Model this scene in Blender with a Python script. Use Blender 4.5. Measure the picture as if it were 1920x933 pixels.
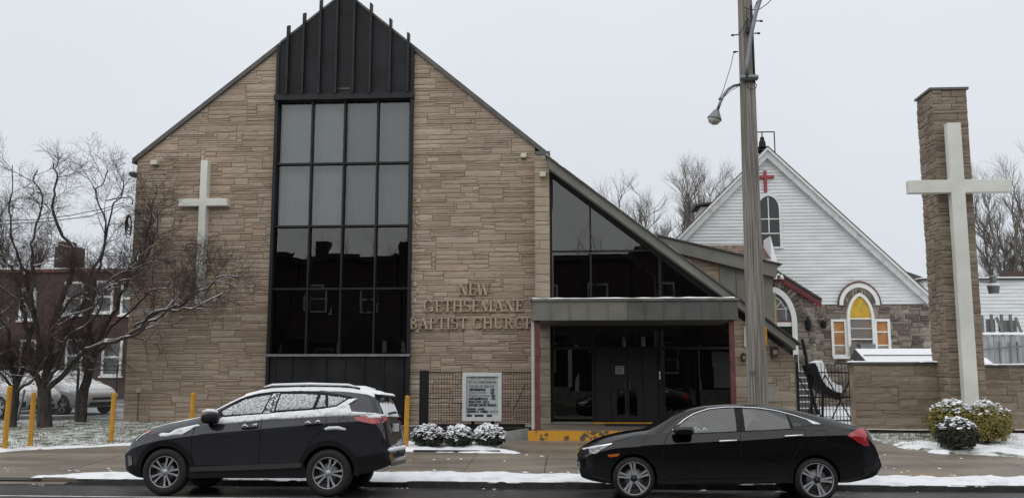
import bpy, bmesh, math, random
from mathutils import Vector, Matrix, noise
from math import sin, cos, pi, radians, atan, atan2, sqrt, hypot

for o in list(bpy.data.objects):
    bpy.data.objects.remove(o, do_unlink=True)
scene = bpy.context.scene
COL = scene.collection

# ------------------------------------------------------------------ camera
F_PX, CAM_H = 1700.0, 1.96
YAW, PITCH = radians(3.75), atan(224 / 1700)
cam_d = bpy.data.cameras.new('camera')
cam = bpy.data.objects.new('camera', cam_d)
COL.objects.link(cam)
cam.location = (0, 0, CAM_H)
cam.rotation_euler = (radians(90) + PITCH, 0, YAW)
cam_d.sensor_width = 36
cam_d.lens = F_PX / 1920 * 36
cam_d.clip_end = 2000
cam_d.clip_start = 0.1
scene.camera = cam

# ------------------------------------------------------------------ world: even overcast sky
world = bpy.data.worlds.new('World')
scene.world = world
world.use_nodes = True
wn, wl = world.node_tree.nodes, world.node_tree.links
wn.clear()
w_out = wn.new('ShaderNodeOutputWorld')
w_bg = wn.new('ShaderNodeBackground')
w_sky = wn.new('ShaderNodeTexSky')
w_sky.sky_type = 'NISHITA'
w_sky.sun_disc = False
w_sky.sun_elevation = radians(42)
w_sky.sun_rotation = radians(205)
w_hsv = wn.new('ShaderNodeHueSaturation')
w_hsv.inputs['Saturation'].default_value = 0.35
w_hsv.inputs['Value'].default_value = 0.1
wl.new(w_sky.outputs[0], w_hsv.inputs['Color'])
w_geo = wn.new('ShaderNodeTexCoord')
w_sep = wn.new('ShaderNodeSeparateXYZ')
wl.new(w_geo.outputs['Generated'], w_sep.inputs[0])
w_ramp = wn.new('ShaderNodeValToRGB')          # overcast luminance: brighter towards the zenith
w_ramp.color_ramp.elements[0].position = 0.0
w_ramp.color_ramp.elements[0].color = (0.655, 0.70, 0.75, 1)
w_ramp.color_ramp.elements[1].position = 1.0
w_ramp.color_ramp.elements[1].color = (1.02, 1.05, 1.08, 1)
wl.new(w_sep.outputs['Z'], w_ramp.inputs[0])
w_nz = wn.new('ShaderNodeTexNoise'); w_nz.inputs['Scale'].default_value = 2.2; w_nz.inputs['Detail'].default_value = 5
w_mr = wn.new('ShaderNodeMapRange'); w_mr.inputs['From Min'].default_value = .3; w_mr.inputs['From Max'].default_value = .7
w_mr.inputs['To Min'].default_value = .972; w_mr.inputs['To Max'].default_value = 1.028
wl.new(w_geo.outputs['Generated'], w_nz.inputs['Vector']); wl.new(w_nz.outputs['Fac'], w_mr.inputs['Value'])
w_mul = wn.new('ShaderNodeVectorMath'); w_mul.operation = 'SCALE'      # faint unevenness of the cloud deck
wl.new(w_ramp.outputs[0], w_mul.inputs[0]); wl.new(w_mr.outputs[0], w_mul.inputs['Scale'])
w_mix = wn.new('ShaderNodeMixRGB')
w_mix.inputs[0].default_value = 0.08
wl.new(w_mul.outputs[0], w_mix.inputs[1])
wl.new(w_hsv.outputs[0], w_mix.inputs[2])
wl.new(w_mix.outputs[0], w_bg.inputs['Color'])
w_bg.inputs['Strength'].default_value = 1.0
wl.new(w_bg.outputs[0], w_out.inputs['Surface'])

# ------------------------------------------------------------------ sun (veiled) and exposure
sun_d = bpy.data.lights.new('sun', 'SUN')
sun_d.energy = 1.15
sun_d.angle = radians(110)
sun_d.color = (1.0, 0.97, 0.93)
sun = bpy.data.objects.new('sun', sun_d)
COL.objects.link(sun)
sun.rotation_euler = (radians(54), 0, radians(-18))
scene.view_settings.view_transform = 'Standard'
scene.view_settings.look = 'None'
scene.view_settings.gamma = 1.0
scene.view_settings.exposure = 0.03
scene.view_settings.use_curve_mapping = False

# ------------------------------------------------------------------ pixel -> point on the plane y = Y
_fw = Vector((-sin(YAW) * cos(PITCH), cos(YAW) * cos(PITCH), sin(PITCH)))
_rt = Vector((cos(YAW), sin(YAW), 0))
_up = _rt.cross(_fw)
def P(u, v, Y):
    d = _rt * ((u - 960) / F_PX) + _up * ((466.5 - v) / F_PX) + _fw
    t = Y / d.y
    return d.x * t, CAM_H + d.z * t
def PX(u, v, Y): return P(u, v, Y)[0]
def PZ(u, v, Y): return P(u, v, Y)[1]
def P3(u, v, Y):
    x, z = P(u, v, Y)
    return Vector((x, Y, z))

KERB_Y, WALK0, SLOPE = 16.15, 16.3, 0.0425
def gz(Y):                                   # height of the ground on the church side
    if Y < 14.1: return 0.0
    if Y < KERB_Y: return -0.10 * (Y - 14.1) / (KERB_Y - 14.1)
    return min(0.425, 0.0 + SLOPE * (Y - WALK0))

# ------------------------------------------------------------------ mesh helpers
def clip_poly(poly, clip):
    """Sutherland-Hodgman: poly by convex counter-clockwise clip (2D tuples)."""
    out = list(poly)
    n = len(clip)
    for i in range(n):
        ax, ay = clip[i]; bx, by = clip[(i + 1) % n]
        def side(p): return (bx - ax) * (p[1] - ay) - (by - ay) * (p[0] - ax)
        inp, out = out, []
        for j in range(len(inp)):
            p, q = inp[j], inp[(j + 1) % len(inp)]
            sp, sq = side(p), side(q)
            if sp >= 0: out.append(p)
            if (sp > 0 and sq < 0) or (sp < 0 and sq > 0):
                t = sp / (sp - sq)
                out.append((p[0] + (q[0] - p[0]) * t, p[1] + (q[1] - p[1]) * t))
        if len(out) < 3: return []
    return out
def area(poly):
    s = 0
    for i in range(len(poly)):
        x0, y0 = poly[i]; x1, y1 = poly[(i + 1) % len(poly)]
        s += x0 * y1 - x1 * y0
    return s / 2
def ccw(poly): return list(poly) if area(poly) > 0 else list(reversed(poly))

class MB:
    def __init__(s): s.v, s.f, s.m, s.t = [], [], [], []
    def face(s, idx, mat=0, tint=0.5): s.f.append(tuple(idx)); s.m.append(mat); s.t.append(tint)
    def add(s, verts, faces, mat=0, tint=0.5):
        b = len(s.v); s.v.extend(Vector(p) for p in verts)
        for f in faces: s.face([b + i for i in f], mat, tint)
        return b
    def box(s, x0, x1, y0, y1, z0, z1, mat=0, tint=0.5):
        s.add([(x0, y0, z0), (x1, y0, z0), (x1, y1, z0), (x0, y1, z0), (x0, y0, z1), (x1, y0, z1), (x1, y1, z1), (x0, y1, z1)],
              [(3, 2, 1, 0), (4, 5, 6, 7), (0, 1, 5, 4), (1, 2, 6, 5), (2, 3, 7, 6), (3, 0, 4, 7)], mat, tint); return s
    def prism(s, poly, y0, y1, mat=0, tint=0.5):            # (x, z) outline, front at y0, back at y1
        poly = ccw(poly); n = len(poly)
        vs = [(x, y0, z) for x, z in poly] + [(x, y1, z) for x, z in poly]
        fs = [tuple(range(n)), tuple(range(2 * n - 1, n - 1, -1))]
        fs += [((i + 1) % n, i, n + i, n + (i + 1) % n) for i in range(n)]
        s.add(vs, fs, mat, tint); return s
    def slab(s, poly, z0, z1, mat=0, tint=0.5):             # (x, y) outline, z0 bottom, z1 top (numbers or functions of x, y)
        poly = ccw(poly); n = len(poly)
        g = lambda z, x, y: z(x, y) if callable(z) else z
        vs = [(x, y, g(z1, x, y)) for x, y in poly] + [(x, y, g(z0, x, y)) for x, y in poly]
        fs = [tuple(range(n)), tuple(range(2 * n - 1, n - 1, -1))]
        fs += [((i + 1) % n, i, n + i, n + (i + 1) % n) for i in range(n)]
        s.add(vs, fs, mat, tint); return s
    def bar(s, a, b, w, h, up=(0, 0, 1), mat=0):            # box beam from a to b, width w (side), height h (along up)
        a, b = Vector(a), Vector(b); d = (b - a).normalized()
        u = Vector(up); sd = d.cross(u)
        if sd.length < 1e-4: sd = d.cross(Vector((0, 1, 0)))
        sd.normalize(); u = sd.cross(d)
        c = [(-1, -1), (1, -1), (1, 1), (-1, 1)]
        vs = [p + sd * (i * w / 2) + u * (j * h / 2) for p in (a, b) for i, j in c]
        s.add(vs, [(3, 2, 1, 0), (4, 5, 6, 7), (0, 1, 5, 4), (1, 2, 6, 5), (2, 3, 7, 6), (3, 0, 4, 7)], mat); return s
    def tube(s, path, rad, n=6, mat=0, cap=True):
        path = [Vector(p) for p in path]; k = len(path)
        if not hasattr(rad, '__len__'): rad = [rad] * k
        base = len(s.v); nrm = None
        for i, p in enumerate(path):
            t = path[min(i + 1, k - 1)] - path[max(i - 1, 0)]
            if t.length < 1e-9: t = Vector((0, 0, 1))
            t.normalize()
            if nrm is None:
                nrm = t.cross(Vector((0.31, 0.95, 0.05)))
                if nrm.length < 1e-3: nrm = t.cross(Vector((1, 0, 0)))
            nrm = (nrm - t * nrm.dot(t))
            if nrm.length < 1e-6: nrm = t.orthogonal()
            nrm.normalize(); bn = t.cross(nrm)
            for j in range(n):
                a = 2 * pi * j / n
                s.v.append(p + (nrm * cos(a) + bn * sin(a)) * rad[i])
        for i in range(k - 1):
            for j in range(n):
                a, b = base + i * n + j, base + i * n + (j + 1) % n
                s.face((a, b, b + n, a + n), mat)
        if cap:
            s.face([base + j for j in range(n)][::-1], mat); s.face([base + (k - 1) * n + j for j in range(n)], mat)
        return s
    def lathe(s, prof, n=24, origin=(0, 0, 0), axis='z', mat=0, closed=False):   # prof: (radius, height)
        o = Vector(origin); b = len(s.v)
        for r, h in prof:
            for j in range(n):
                a = 2 * pi * j / n
                p = {'z': (r * cos(a), r * sin(a), h), 'y': (r * cos(a), h, r * sin(a))}[axis]
                s.v.append(o + Vector(p))
        m = len(prof)
        for i in range(m - 1 + (1 if closed else 0)):
            for j in range(n):
                i2 = (i + 1) % m
                s.face((b + i * n + j, b + i * n + (j + 1) % n, b + i2 * n + (j + 1) % n, b + i2 * n + j), mat)
        if not closed:
            if prof[0][0] > 1e-4: s.face([b + j for j in range(n)][::-1], mat)
            if prof[-1][0] > 1e-4: s.face([b + (m - 1) * n + j for j in range(n)], mat)
        return s
    def mesh(s, name, mats, smooth=False, fix=False, tint=False, offset=None):
        me = bpy.data.meshes.new(name)
        off = Vector(offset) if offset is not None else None
        me.from_pydata([tuple(p - off) if off is not None else tuple(p) for p in s.v], [], s.f)
        for mt in (mats if isinstance(mats, (list, tuple)) else [mats]): me.materials.append(mt)
        me.polygons.foreach_set('material_index', s.m)
        if smooth: me.polygons.foreach_set('use_smooth', [True] * len(s.f))
        if tint:
            at = me.attributes.new('tint', 'FLOAT', 'FACE'); at.data.foreach_set('value', s.t)
        me.update()
        if fix:
            bm = bmesh.new(); bm.from_mesh(me); bmesh.ops.remove_doubles(bm, verts=bm.verts, dist=1e-5)
            bmesh.ops.recalc_face_normals(bm, faces=bm.faces); bm.to_mesh(me); bm.free()
        return me
    def build(s, name, mats, parent=None, smooth=False, fix=False, tint=False, kind=None):
        """vertices in world space; a child keeps its world place under its parent"""
        me = s.mesh(name, mats, smooth, fix, tint)
        return link(name, me, parent, kind)

def link(name, me, parent=None, kind=None):
    o = bpy.data.objects.new(name, me); COL.objects.link(o)
    if parent is not None:
        o.parent = parent; o.matrix_parent_inverse = Matrix.Translation(-wloc(parent))
    if kind: o['kind'] = kind
    return o
def wloc(o):
    v = Vector(o.location)
    return v if o.parent is None else v * 1.0
def child(name, me, parent, loc=(0, 0, 0), rot=(0, 0, 0), kind=None):          # local coordinates
    o = bpy.data.objects.new(name, me); COL.objects.link(o); o.parent = parent
    o.location = loc; o.rotation_euler = rot
    if kind: o['kind'] = kind
    return o
def tag(o, label, cat, group=None):
    o['label'] = label; o['category'] = cat
    if group: o['group'] = group
    return o
def thing(name, label, cat, loc=(0, 0, 0), group=None, rot=(0, 0, 0)):
    o = bpy.data.objects.new(name, None); COL.objects.link(o)
    o.empty_display_size = 0.2; o.location = loc; o.rotation_euler = rot
    return tag(o, label, cat, group)
def struct(name, mb, mats, **k):
    o = mb.build(name, mats, **k); o['kind'] = 'structure'; return o
def dup(root, parent=None):
    c = root.copy(); COL.objects.link(c); c.parent = parent
    for ch in list(root.children): dup(ch, c)
    return c

# ------------------------------------------------------------------ materials
def mat(name, col, rough=0.6, metal=0.0, var=0.0, scale=4.0, bump=0.0, bscale=40.0, stretch=(1, 1, 1),
        spec=0.5, coat=0.0, col2=None, lo=0.35, hi=0.65, rough2=None, detail=6, dist=0.02):
    m = bpy.data.materials.new(name); m.use_nodes = True
    nt = m.node_tree; N, L = nt.nodes, nt.links
    b = N['Principled BSDF']
    b.inputs['Base Color'].default_value = (*col, 1); b.inputs['Roughness'].default_value = rough
    b.inputs['Metallic'].default_value = metal; b.inputs['Specular IOR Level'].default_value = spec
    b.inputs['Coat Weight'].default_value = coat; b.inputs['Coat Roughness'].default_value = 0.04
    tc = N.new('ShaderNodeTexCoord'); mp = N.new('ShaderNodeMapping'); mp.inputs['Scale'].default_value = stretch
    L.new(tc.outputs['Object'], mp.inputs[0])
    if var or col2:
        nz = N.new('ShaderNodeTexNoise'); nz.inputs['Scale'].default_value = scale; nz.inputs['Detail'].default_value = detail
        L.new(mp.outputs[0], nz.inputs['Vector'])
        rp = N.new('ShaderNodeValToRGB'); e = rp.color_ramp.elements
        e[0].position, e[1].position = lo, hi
        c2 = col2 if col2 else tuple(min(1, c * (1 + var)) for c in col)
        c1 = col if col2 else tuple(c * (1 - var) for c in col)
        e[0].color, e[1].color = (*c1, 1), (*c2, 1)
        L.new(nz.outputs['Fac'], rp.inputs[0]); L.new(rp.outputs[0], b.inputs['Base Color'])
        if rough2 is not None:
            mr = N.new('ShaderNodeMapRange'); mr.inputs['From Min'].default_value = lo; mr.inputs['From Max'].default_value = hi
            mr.inputs['To Min'].default_value = rough; mr.inputs['To Max'].default_value = rough2
            L.new(nz.outputs['Fac'], mr.inputs['Value']); L.new(mr.outputs[0], b.inputs['Roughness'])
    if bump:
        n2 = N.new('ShaderNodeTexNoise'); n2.inputs['Scale'].default_value = bscale; n2.inputs['Detail'].default_value = 5
        L.new(mp.outputs[0], n2.inputs['Vector'])
        bp = N.new('ShaderNodeBump'); bp.inputs['Strength'].default_value = bump; bp.inputs['Distance'].default_value = dist
        L.new(n2.outputs['Fac'], bp.inputs['Height']); L.new(bp.outputs[0], b.inputs['Normal'])
    return m

def stone_mat(name, cols, bump=0.6, streak=(3, 3, 14), dirt=0.35):
    """split stone: tint attribute picks the stone's own colour, streaky noise for the grain"""
    m = bpy.data.materials.new(name); m.use_nodes = True
    N, L = m.node_tree.nodes, m.node_tree.links; b = N['Principled BSDF']
    b.inputs['Roughness'].default_value = 0.85; b.inputs['Specular IOR Level'].default_value = 0.25
    at = N.new('ShaderNodeAttribute'); at.attribute_name = 'tint'
    rp = N.new('ShaderNodeValToRGB'); e = rp.color_ramp.elements
    while len(e) < len(cols): e.new(0.5)
    for i, c in enumerate(cols): e[i].position = i / (len(cols) - 1); e[i].color = (*c, 1)
    L.new(at.outputs['Fac'], rp.inputs[0])
    tc = N.new('ShaderNodeTexCoord'); mp = N.new('ShaderNodeMapping'); mp.inputs['Scale'].default_value = streak
    L.new(tc.outputs['Object'], mp.inputs[0])
    nz = N.new('ShaderNodeTexNoise'); nz.inputs['Scale'].default_value = 1.6; nz.inputs['Detail'].default_value = 8; nz.inputs['Roughness'].default_value = 0.65
    L.new(mp.outputs[0], nz.inputs['Vector'])
    mr = N.new('ShaderNodeMapRange'); mr.inputs['From Min'].default_value = 0.3; mr.inputs['From Max'].default_value = 0.7
    mr.inputs['To Min'].default_value = 1 - dirt; mr.inputs['To Max'].default_value = 1 + dirt * 0.5
    L.new(nz.outputs['Fac'], mr.inputs['Value'])
    big = N.new('ShaderNodeTexNoise'); big.inputs['Scale'].default_value = 0.5; big.inputs['Detail'].default_value = 4
    L.new(tc.outputs['Object'], big.inputs['Vector'])
    m2 = N.new('ShaderNodeMapRange'); m2.inputs['From Min'].default_value = 0.3; m2.inputs['From Max'].default_value = 0.7
    m2.inputs['To Min'].default_value = 0.82; m2.inputs['To Max'].default_value = 1.12
    L.new(big.outputs['Fac'], m2.inputs['Value'])
    mu = N.new('ShaderNodeMath'); mu.operation = 'MULTIPLY'; L.new(mr.outputs[0], mu.inputs[0]); L.new(m2.outputs[0], mu.inputs[1])
    hs = N.new('ShaderNodeHueSaturation'); L.new(rp.outputs[0], hs.inputs['Color']); L.new(mu.outputs[0], hs.inputs['Value'])
    L.new(hs.outputs[0], b.inputs['Base Color'])
    bp = N.new('ShaderNodeBump'); bp.inputs['Strength'].default_value = bump; bp.inputs['Distance'].default_value = 0.03
    L.new(nz.outputs['Fac'], bp.inputs['Height']); L.new(bp.outputs[0], b.inputs['Normal'])
    return m

def glass_mat(name, tint=(0.5, 0.55, 0.55), ior=1.5, rough=0.0, base_reflect=0.0):
    """thin pane: fresnel mirror over tinted see-through"""
    m = bpy.data.materials.new(name); m.use_nodes = True
    N, L = m.node_tree.nodes, m.node_tree.links
    N.remove(N['Principled BSDF']); out = N['Material Output']
    g = N.new('ShaderNodeBsdfGlossy'); g.inputs['Roughness'].default_value = rough; g.inputs['Color'].default_value = (1, 1, 1, 1)
    t = N.new('ShaderNodeBsdfTransparent'); t.inputs['Color'].default_value = (*tint, 1)
    fr = N.new('ShaderNodeFresnel'); fr.inputs['IOR'].default_value = ior
    ad = N.new('ShaderNodeMath'); ad.operation = 'ADD'; ad.inputs[1].default_value = base_reflect; L.new(fr.outputs[0], ad.inputs[0])
    mx = N.new('ShaderNodeMixShader'); L.new(ad.outputs[0], mx.inputs[0]); L.new(t.outputs[0], mx.inputs[1]); L.new(g.outputs[0], mx.inputs[2])
    L.new(mx.outputs[0], out.inputs['Surface'])
    return m

M = {}
TAN = [(0.345, 0.262, 0.196), (0.405, 0.316, 0.24), (0.432, 0.341, 0.264), (0.45, 0.36, 0.284), (0.465, 0.378, 0.302)]
M['stone'] = stone_mat('split_stone', TAN, bump=0.6, streak=(2.6, 2.6, 22), dirt=0.27)
M['stone_pale'] = stone_mat('pale_stone', [(0.36, 0.29, 0.22), (0.46, 0.39, 0.305)], dirt=0.25)
M['stone_dark'] = stone_mat('weathered_stone', [(0.235, 0.183, 0.139), (0.295, 0.234, 0.18), (0.335, 0.27, 0.21)], dirt=0.4)
M['rubble'] = stone_mat('rubble_stone', [(0.10, 0.09, 0.078), (0.175, 0.15, 0.125), (0.255, 0.22, 0.18), (0.32, 0.285, 0.24)], streak=(3, 3, 7))
M['mortar'] = mat('mortar', (0.31, 0.24, 0.178), 0.9, var=0.25, scale=3, bump=0.3, bscale=60)
M['mortar_pale'] = mat('rubble_mortar', (0.30, 0.26, 0.215), 0.9, var=0.2, scale=5, bump=0.4, bscale=50)
M['black_metal'] = mat('black_metal', (0.018, 0.018, 0.02), 0.5, var=0.25, scale=3, spec=0.25)
M['black_panel'] = mat('black_panel', (0.016, 0.0165, 0.018), 0.5, var=0.35, scale=1.4, bump=0.05, bscale=25, spec=0.2)
M['frame'] = mat('dark_frame', (0.016, 0.016, 0.017), 0.5, spec=.25)
M['flash'] = mat('grey_flashing', (0.085, 0.083, 0.076), 0.5, metal=0.3, var=0.2, scale=4)
M['fascia'] = mat('olive_fascia', (0.16, 0.155, 0.132), 0.55, var=0.12, scale=2)
M['fascia_dark'] = mat('charcoal_fascia', (0.092, 0.09, 0.086), 0.55, var=0.15, scale=2)
M['white'] = mat('white_paint', (0.74, 0.74, 0.72), 0.5, var=0.05, scale=3, bump=0.05, bscale=20)
M['cross'] = mat('cream_enamel', (0.66, 0.66, 0.60), 0.4, var=0.07, scale=1.5)
M['siding'] = mat('white_siding', (0.66, 0.68, 0.68), 0.6, var=0.08, scale=1.2, stretch=(1, 1, 4))
M['snow'] = mat('snow', (0.86, 0.87, 0.89), 0.75, var=0.03, scale=8, bump=0.35, bscale=14, dist=0.03, spec=0.2)
M['snow_dirty'] = mat('trodden_snow', (0.84, 0.85, 0.87), 0.75, col2=(0.56, 0.565, 0.575), scale=2.6, lo=.52, hi=.78, bump=0.6, bscale=18, dist=0.04, spec=0.2, detail=9)
M['asphalt'] = mat('wet_asphalt', (0.018, 0.0185, 0.02), 0.26, col2=(0.045, 0.045, 0.047), scale=0.9, lo=0.35, hi=0.7, rough2=0.55, bump=0.25, bscale=180, dist=0.004, stretch=(0.35, 1, 1))
M['lot'] = mat('lot_asphalt', (0.07, 0.07, 0.072), 0.5, col2=(0.5, 0.51, 0.53), scale=1.2, lo=0.42, hi=0.62)
M['concrete'] = mat('wet_concrete', (0.125, 0.10, 0.077), 0.30, col2=(0.26, 0.225, 0.18), scale=0.9, lo=0.28, hi=0.72, rough2=0.65, detail=11, bump=0.15, bscale=120, dist=0.004, stretch=(0.5, 1.3, 1))
M['kerb'] = mat('kerb_stone', (0.035, 0.033, 0.035), 0.5, var=0.4, scale=6, bump=0.3, bscale=40)
M['soil'] = mat('snowy_turf', (0.10, 0.105, 0.06), 0.9, col2=(0.70, 0.72, 0.72), scale=3.2, lo=0.36, hi=0.62, detail=9)
M['grass'] = mat('winter_grass', (0.11, 0.125, 0.05), 0.8, col2=(0.22, 0.22, 0.12), scale=5)
M['ground'] = mat('snowy_ground', (0.30, 0.30, 0.28), 0.9, col2=(0.70, 0.72, 0.74), scale=0.25)
M['yellow'] = mat('yellow_paint', (0.52, 0.26, 0.018), 0.55, var=0.12, scale=6, bump=0.1, bscale=30)
M['yellow_worn'] = mat('worn_yellow_paint', (0.62, 0.30, 0.02), 0.55, col2=(0.10, 0.08, 0.055), scale=7, lo=0.56, hi=0.60, bump=0.2, bscale=12)
M['maroon'] = mat('maroon_paint', (0.12, 0.042, 0.037), 0.5, var=0.25, scale=5)
M['red'] = mat('red_paint', (0.30, 0.03, 0.045), 0.5, var=0.15, scale=6)
M['wood'] = mat('grey_wood', (0.13, 0.115, 0.10), 0.85, col2=(0.33, 0.30, 0.265), scale=5, lo=.38, hi=.6, stretch=(11, 11, 0.16), bump=0.7, bscale=9, dist=0.02)
M['ply'] = mat('weathered_plywood', (0.20, 0.125, 0.075), 0.8, col2=(0.35, 0.28, 0.21), scale=2.5, stretch=(0.6, 1, 5))
M['ply_orange'] = mat('orange_board', (0.36, 0.165, 0.055), 0.6, var=0.25, scale=2)
M['bark'] = mat('dark_bark', (0.030, 0.024, 0.021), 0.9, col2=(0.075, 0.063, 0.054), scale=12, stretch=(1, 1, 0.4), bump=0.6, bscale=25)
M['twig'] = mat('twig_bark', (0.062, 0.041, 0.036), 0.85)
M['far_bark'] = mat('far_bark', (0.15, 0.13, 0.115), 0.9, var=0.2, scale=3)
M['brick'] = None
M['interior'] = mat('dark_interior', (0.022, 0.02, 0.019), 0.9)
M['curtain'] = mat('grey_curtain', (0.40, 0.43, 0.43), 0.9, var=0.04, scale=2)
M['glass_win'] = glass_mat('tinted_window_glass', (0.78, 0.82, 0.84), 1.6, 0.0, .02)
M['glass_dark'] = glass_mat('dark_window_glass', (0.45, 0.47, 0.49), 1.5, 0.0, .035)
M['concrete_grey'] = mat('grey_concrete', (0.25, 0.25, 0.235), 0.7, var=0.2, scale=3, bump=0.2, bscale=50)
M['steel'] = mat('galvanised_steel', (0.22, 0.225, 0.23), 0.45, metal=0.6, var=0.15, scale=5)
M['iron'] = mat('black_iron', (0.010, 0.010, 0.011), 0.55, spec=.25)
M['rubber'] = mat('rubber', (0.013, 0.013, 0.014), 0.75, var=0.2, scale=20)
M['cable'] = mat('black_cable', (0.012, 0.012, 0.013), 0.6)
M['beige'] = mat('beige_plastic', (0.50, 0.46, 0.36), 0.5)
M['roof'] = mat('dark_roof', (0.06, 0.055, 0.052), 0.8, var=0.2, scale=4)

def brick_mat(name, c1, c2, mortar, bw=0.21, bh=0.07, axis='xz'):
    m = bpy.data.materials.new(name); m.use_nodes = True
    N, L = m.node_tree.nodes, m.node_tree.links; b = N['Principled BSDF']; b.inputs['Roughness'].default_value = 0.85
    tc = N.new('ShaderNodeTexCoord'); sp = N.new('ShaderNodeSeparateXYZ'); cb = N.new('ShaderNodeCombineXYZ')
    L.new(tc.outputs['Object'], sp.inputs[0]); L.new(sp.outputs['X' if axis == 'xz' else 'Y'], cb.inputs[0]); L.new(sp.outputs['Z'], cb.inputs[1])
    br = N.new('ShaderNodeTexBrick'); br.inputs['Scale'].default_value = 1; br.inputs['Brick Width'].default_value = bw; br.inputs['Row Height'].default_value = bh
    br.inputs['Mortar Size'].default_value = 0.008; br.inputs['Color1'].default_value = (*c1, 1); br.inputs['Color2'].default_value = (*c2, 1); br.inputs['Mortar'].default_value = (*mortar, 1)
    L.new(cb.outputs[0], br.inputs['Vector']); L.new(br.outputs['Color'], b.inputs['Base Color'])
    return m
M['brick'] = brick_mat('red_brick', (0.075, 0.037, 0.031), (0.05, 0.028, 0.025), (0.07, 0.055, 0.05))

# ------------------------------------------------------------------ stone laying
def lay_stones(x0, x1, z0, z1, clip, rng, unit=0.068, hs=((1, 0.46), (2, 0.38), (3, 0.16)), lens=(0.4, 1.3), step=0.06, holes=()):
    """random coursed ashlar: returns convex (s, z) outlines with joints already taken off"""
    nx, nz_ = int((x1 - x0) / step) + 1, int((z1 - z0) / unit) + 1
    used = [[False] * nx for _ in range(nz_)]; out = []
    clip = ccw(clip)
    for r in range(nz_):
        c = 0
        while c < nx:
            if used[r][c]: c += 1; continue
            q, h = rng.random(), 1
            for hh, pr in hs:
                if q < pr: h = hh; break
                q -= pr
            want = max(2, int(rng.uniform(*lens) / step * (1.0 if h > 1 else 1.15)))
            n = 0
            while c + n < nx and n < want and not used[r][c + n]: n += 1
            if c + n < nx and 0 < nx - (c + n) < 4: 
                while c + n < nx and not used[r][c + n]: n += 1
            while h > 1 and (r + h > nz_ or any(used[r + k][c + i] for k in range(h) for i in range(n) if r + k < nz_)): h -= 1
            for k in range(h):
                for i in range(n): used[r + k][c + i] = True
            j = 0.0032
            a, b2 = x0 + c * step + j, x0 + (c + n) * step - j
            e, f = z0 + r * unit + j, z0 + (r + h) * unit - j
            poly = clip_poly([(a, e), (b2, e), (b2, f), (a, f)], clip)
            if len(poly) >= 3 and abs(area(poly)) > 0.004:
                cx, cz = sum(p[0] for p in poly) / len(poly), sum(p[1] for p in poly) / len(poly)
                if not any(hx0 < cx < hx1 and hz0 < cz < hz1 for hx0, hx1, hz0, hz1 in holes): out.append(poly)
            c += n
    return out

def stone_into(mb, poly, f, rng, proud=(0.010, 0.027), bev=0.007, rough=0.007, tint=None):
    """one split-faced stone on the wall frame f(s, z, d)"""
    poly = ccw(poly); n = len(poly)
    cx, cz = sum(p[0] for p in poly) / n, sum(p[1] for p in poly) / n
    d = rng.uniform(*proud); tint = rng.random() if tint is None else tint
    rect = n == 4 and all(abs(poly[i][0] - poly[(i + 1) % 4][0]) < 1e-6 or abs(poly[i][1] - poly[(i + 1) % 4][1]) < 1e-6 for i in range(4))
    b = len(mb.v)
    if rect:
        xs = [p[0] for p in poly]; zs = [p[1] for p in poly]; xa, xb, za, zb = min(xs), max(xs), min(zs), max(zs)
        k = max(1, min(4, int((xb - xa) / 0.24)))
        bx = min(bev, (xb - xa) * 0.2); bz = min(bev, (zb - za) * 0.25)
        cols = [xa + bx + (xb - xa - 2 * bx) * i / k for i in range(k + 1)]
        rows = [za + bz, (za + zb) / 2 + rng.uniform(-.1, .1) * (zb - za), zb - bz]
        back = [(xa, za), (xb, za), (xb, zb), (xa, zb)]
        for x, z in back: mb.v.append(Vector(f(x, z, -0.015)))
        g = {}
        for j, z in enumerate(rows):
            for i, x in enumerate(cols):
                g[i, j] = len(mb.v); mb.v.append(Vector(f(x, z + rng.uniform(-.004, .004), d + rng.uniform(-rough, rough) + (rough * 0.8 if j == 1 else 0))))
        for j in range(2):
            for i in range(k): mb.face((g[i, j], g[i + 1, j], g[i + 1, j + 1], g[i, j + 1]), 0, tint)
        mb.face([b, b + 1] + [g[i, 0] for i in range(k, -1, -1)], 0, tint)
        mb.face([b + 1, b + 2] + [g[k, j] for j in (2, 1, 0)], 0, tint)
        mb.face([b + 2, b + 3] + [g[i, 2] for i in range(0, k + 1)], 0, tint)
        mb.face([b + 3, b] + [g[0, j] for j in (0, 1, 2)], 0, tint)
    else:
        for x, z in poly: mb.v.append(Vector(f(x, z, -0.015)))
        for x, z in poly:
            L = max(0.02, hypot(x - cx, z - cz)); s = max(0.5, 1 - bev * 1.3 / L)
            mb.v.append(Vector(f(cx + (x - cx) * s, cz + (z - cz) * s, d + rng.uniform(-rough, rough))))
        mb.v.append(Vector(f(cx, cz, d + rough * 1.2)))
        for i in range(n):
            j = (i + 1) % n
            mb.face((b + i, b + j, b + n + j, b + n + i), 0, tint); mb.face((b + n + i, b + n + j, b + 2 * n), 0, tint)

def stone_wall(parent, polys, f, material, rng, limit=300, name='stone', flip=False, **k):
    polys = sorted(polys, key=lambda p: -abs(area(p)))
    rest = MB()
    for i, p in enumerate(polys):
        m = MB() if i < limit else rest
        stone_into(m, p, f, rng, **k)
        if i < limit:
            if flip: m.f = [tuple(reversed(q)) for q in m.f]
            m.build(name, material, parent, tint=True)
    if rest.f:
        if flip: rest.f = [tuple(reversed(q)) for q in rest.f]
        rest.build('small_' + name + 's', material, parent, tint=True, kind='stuff')
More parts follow.
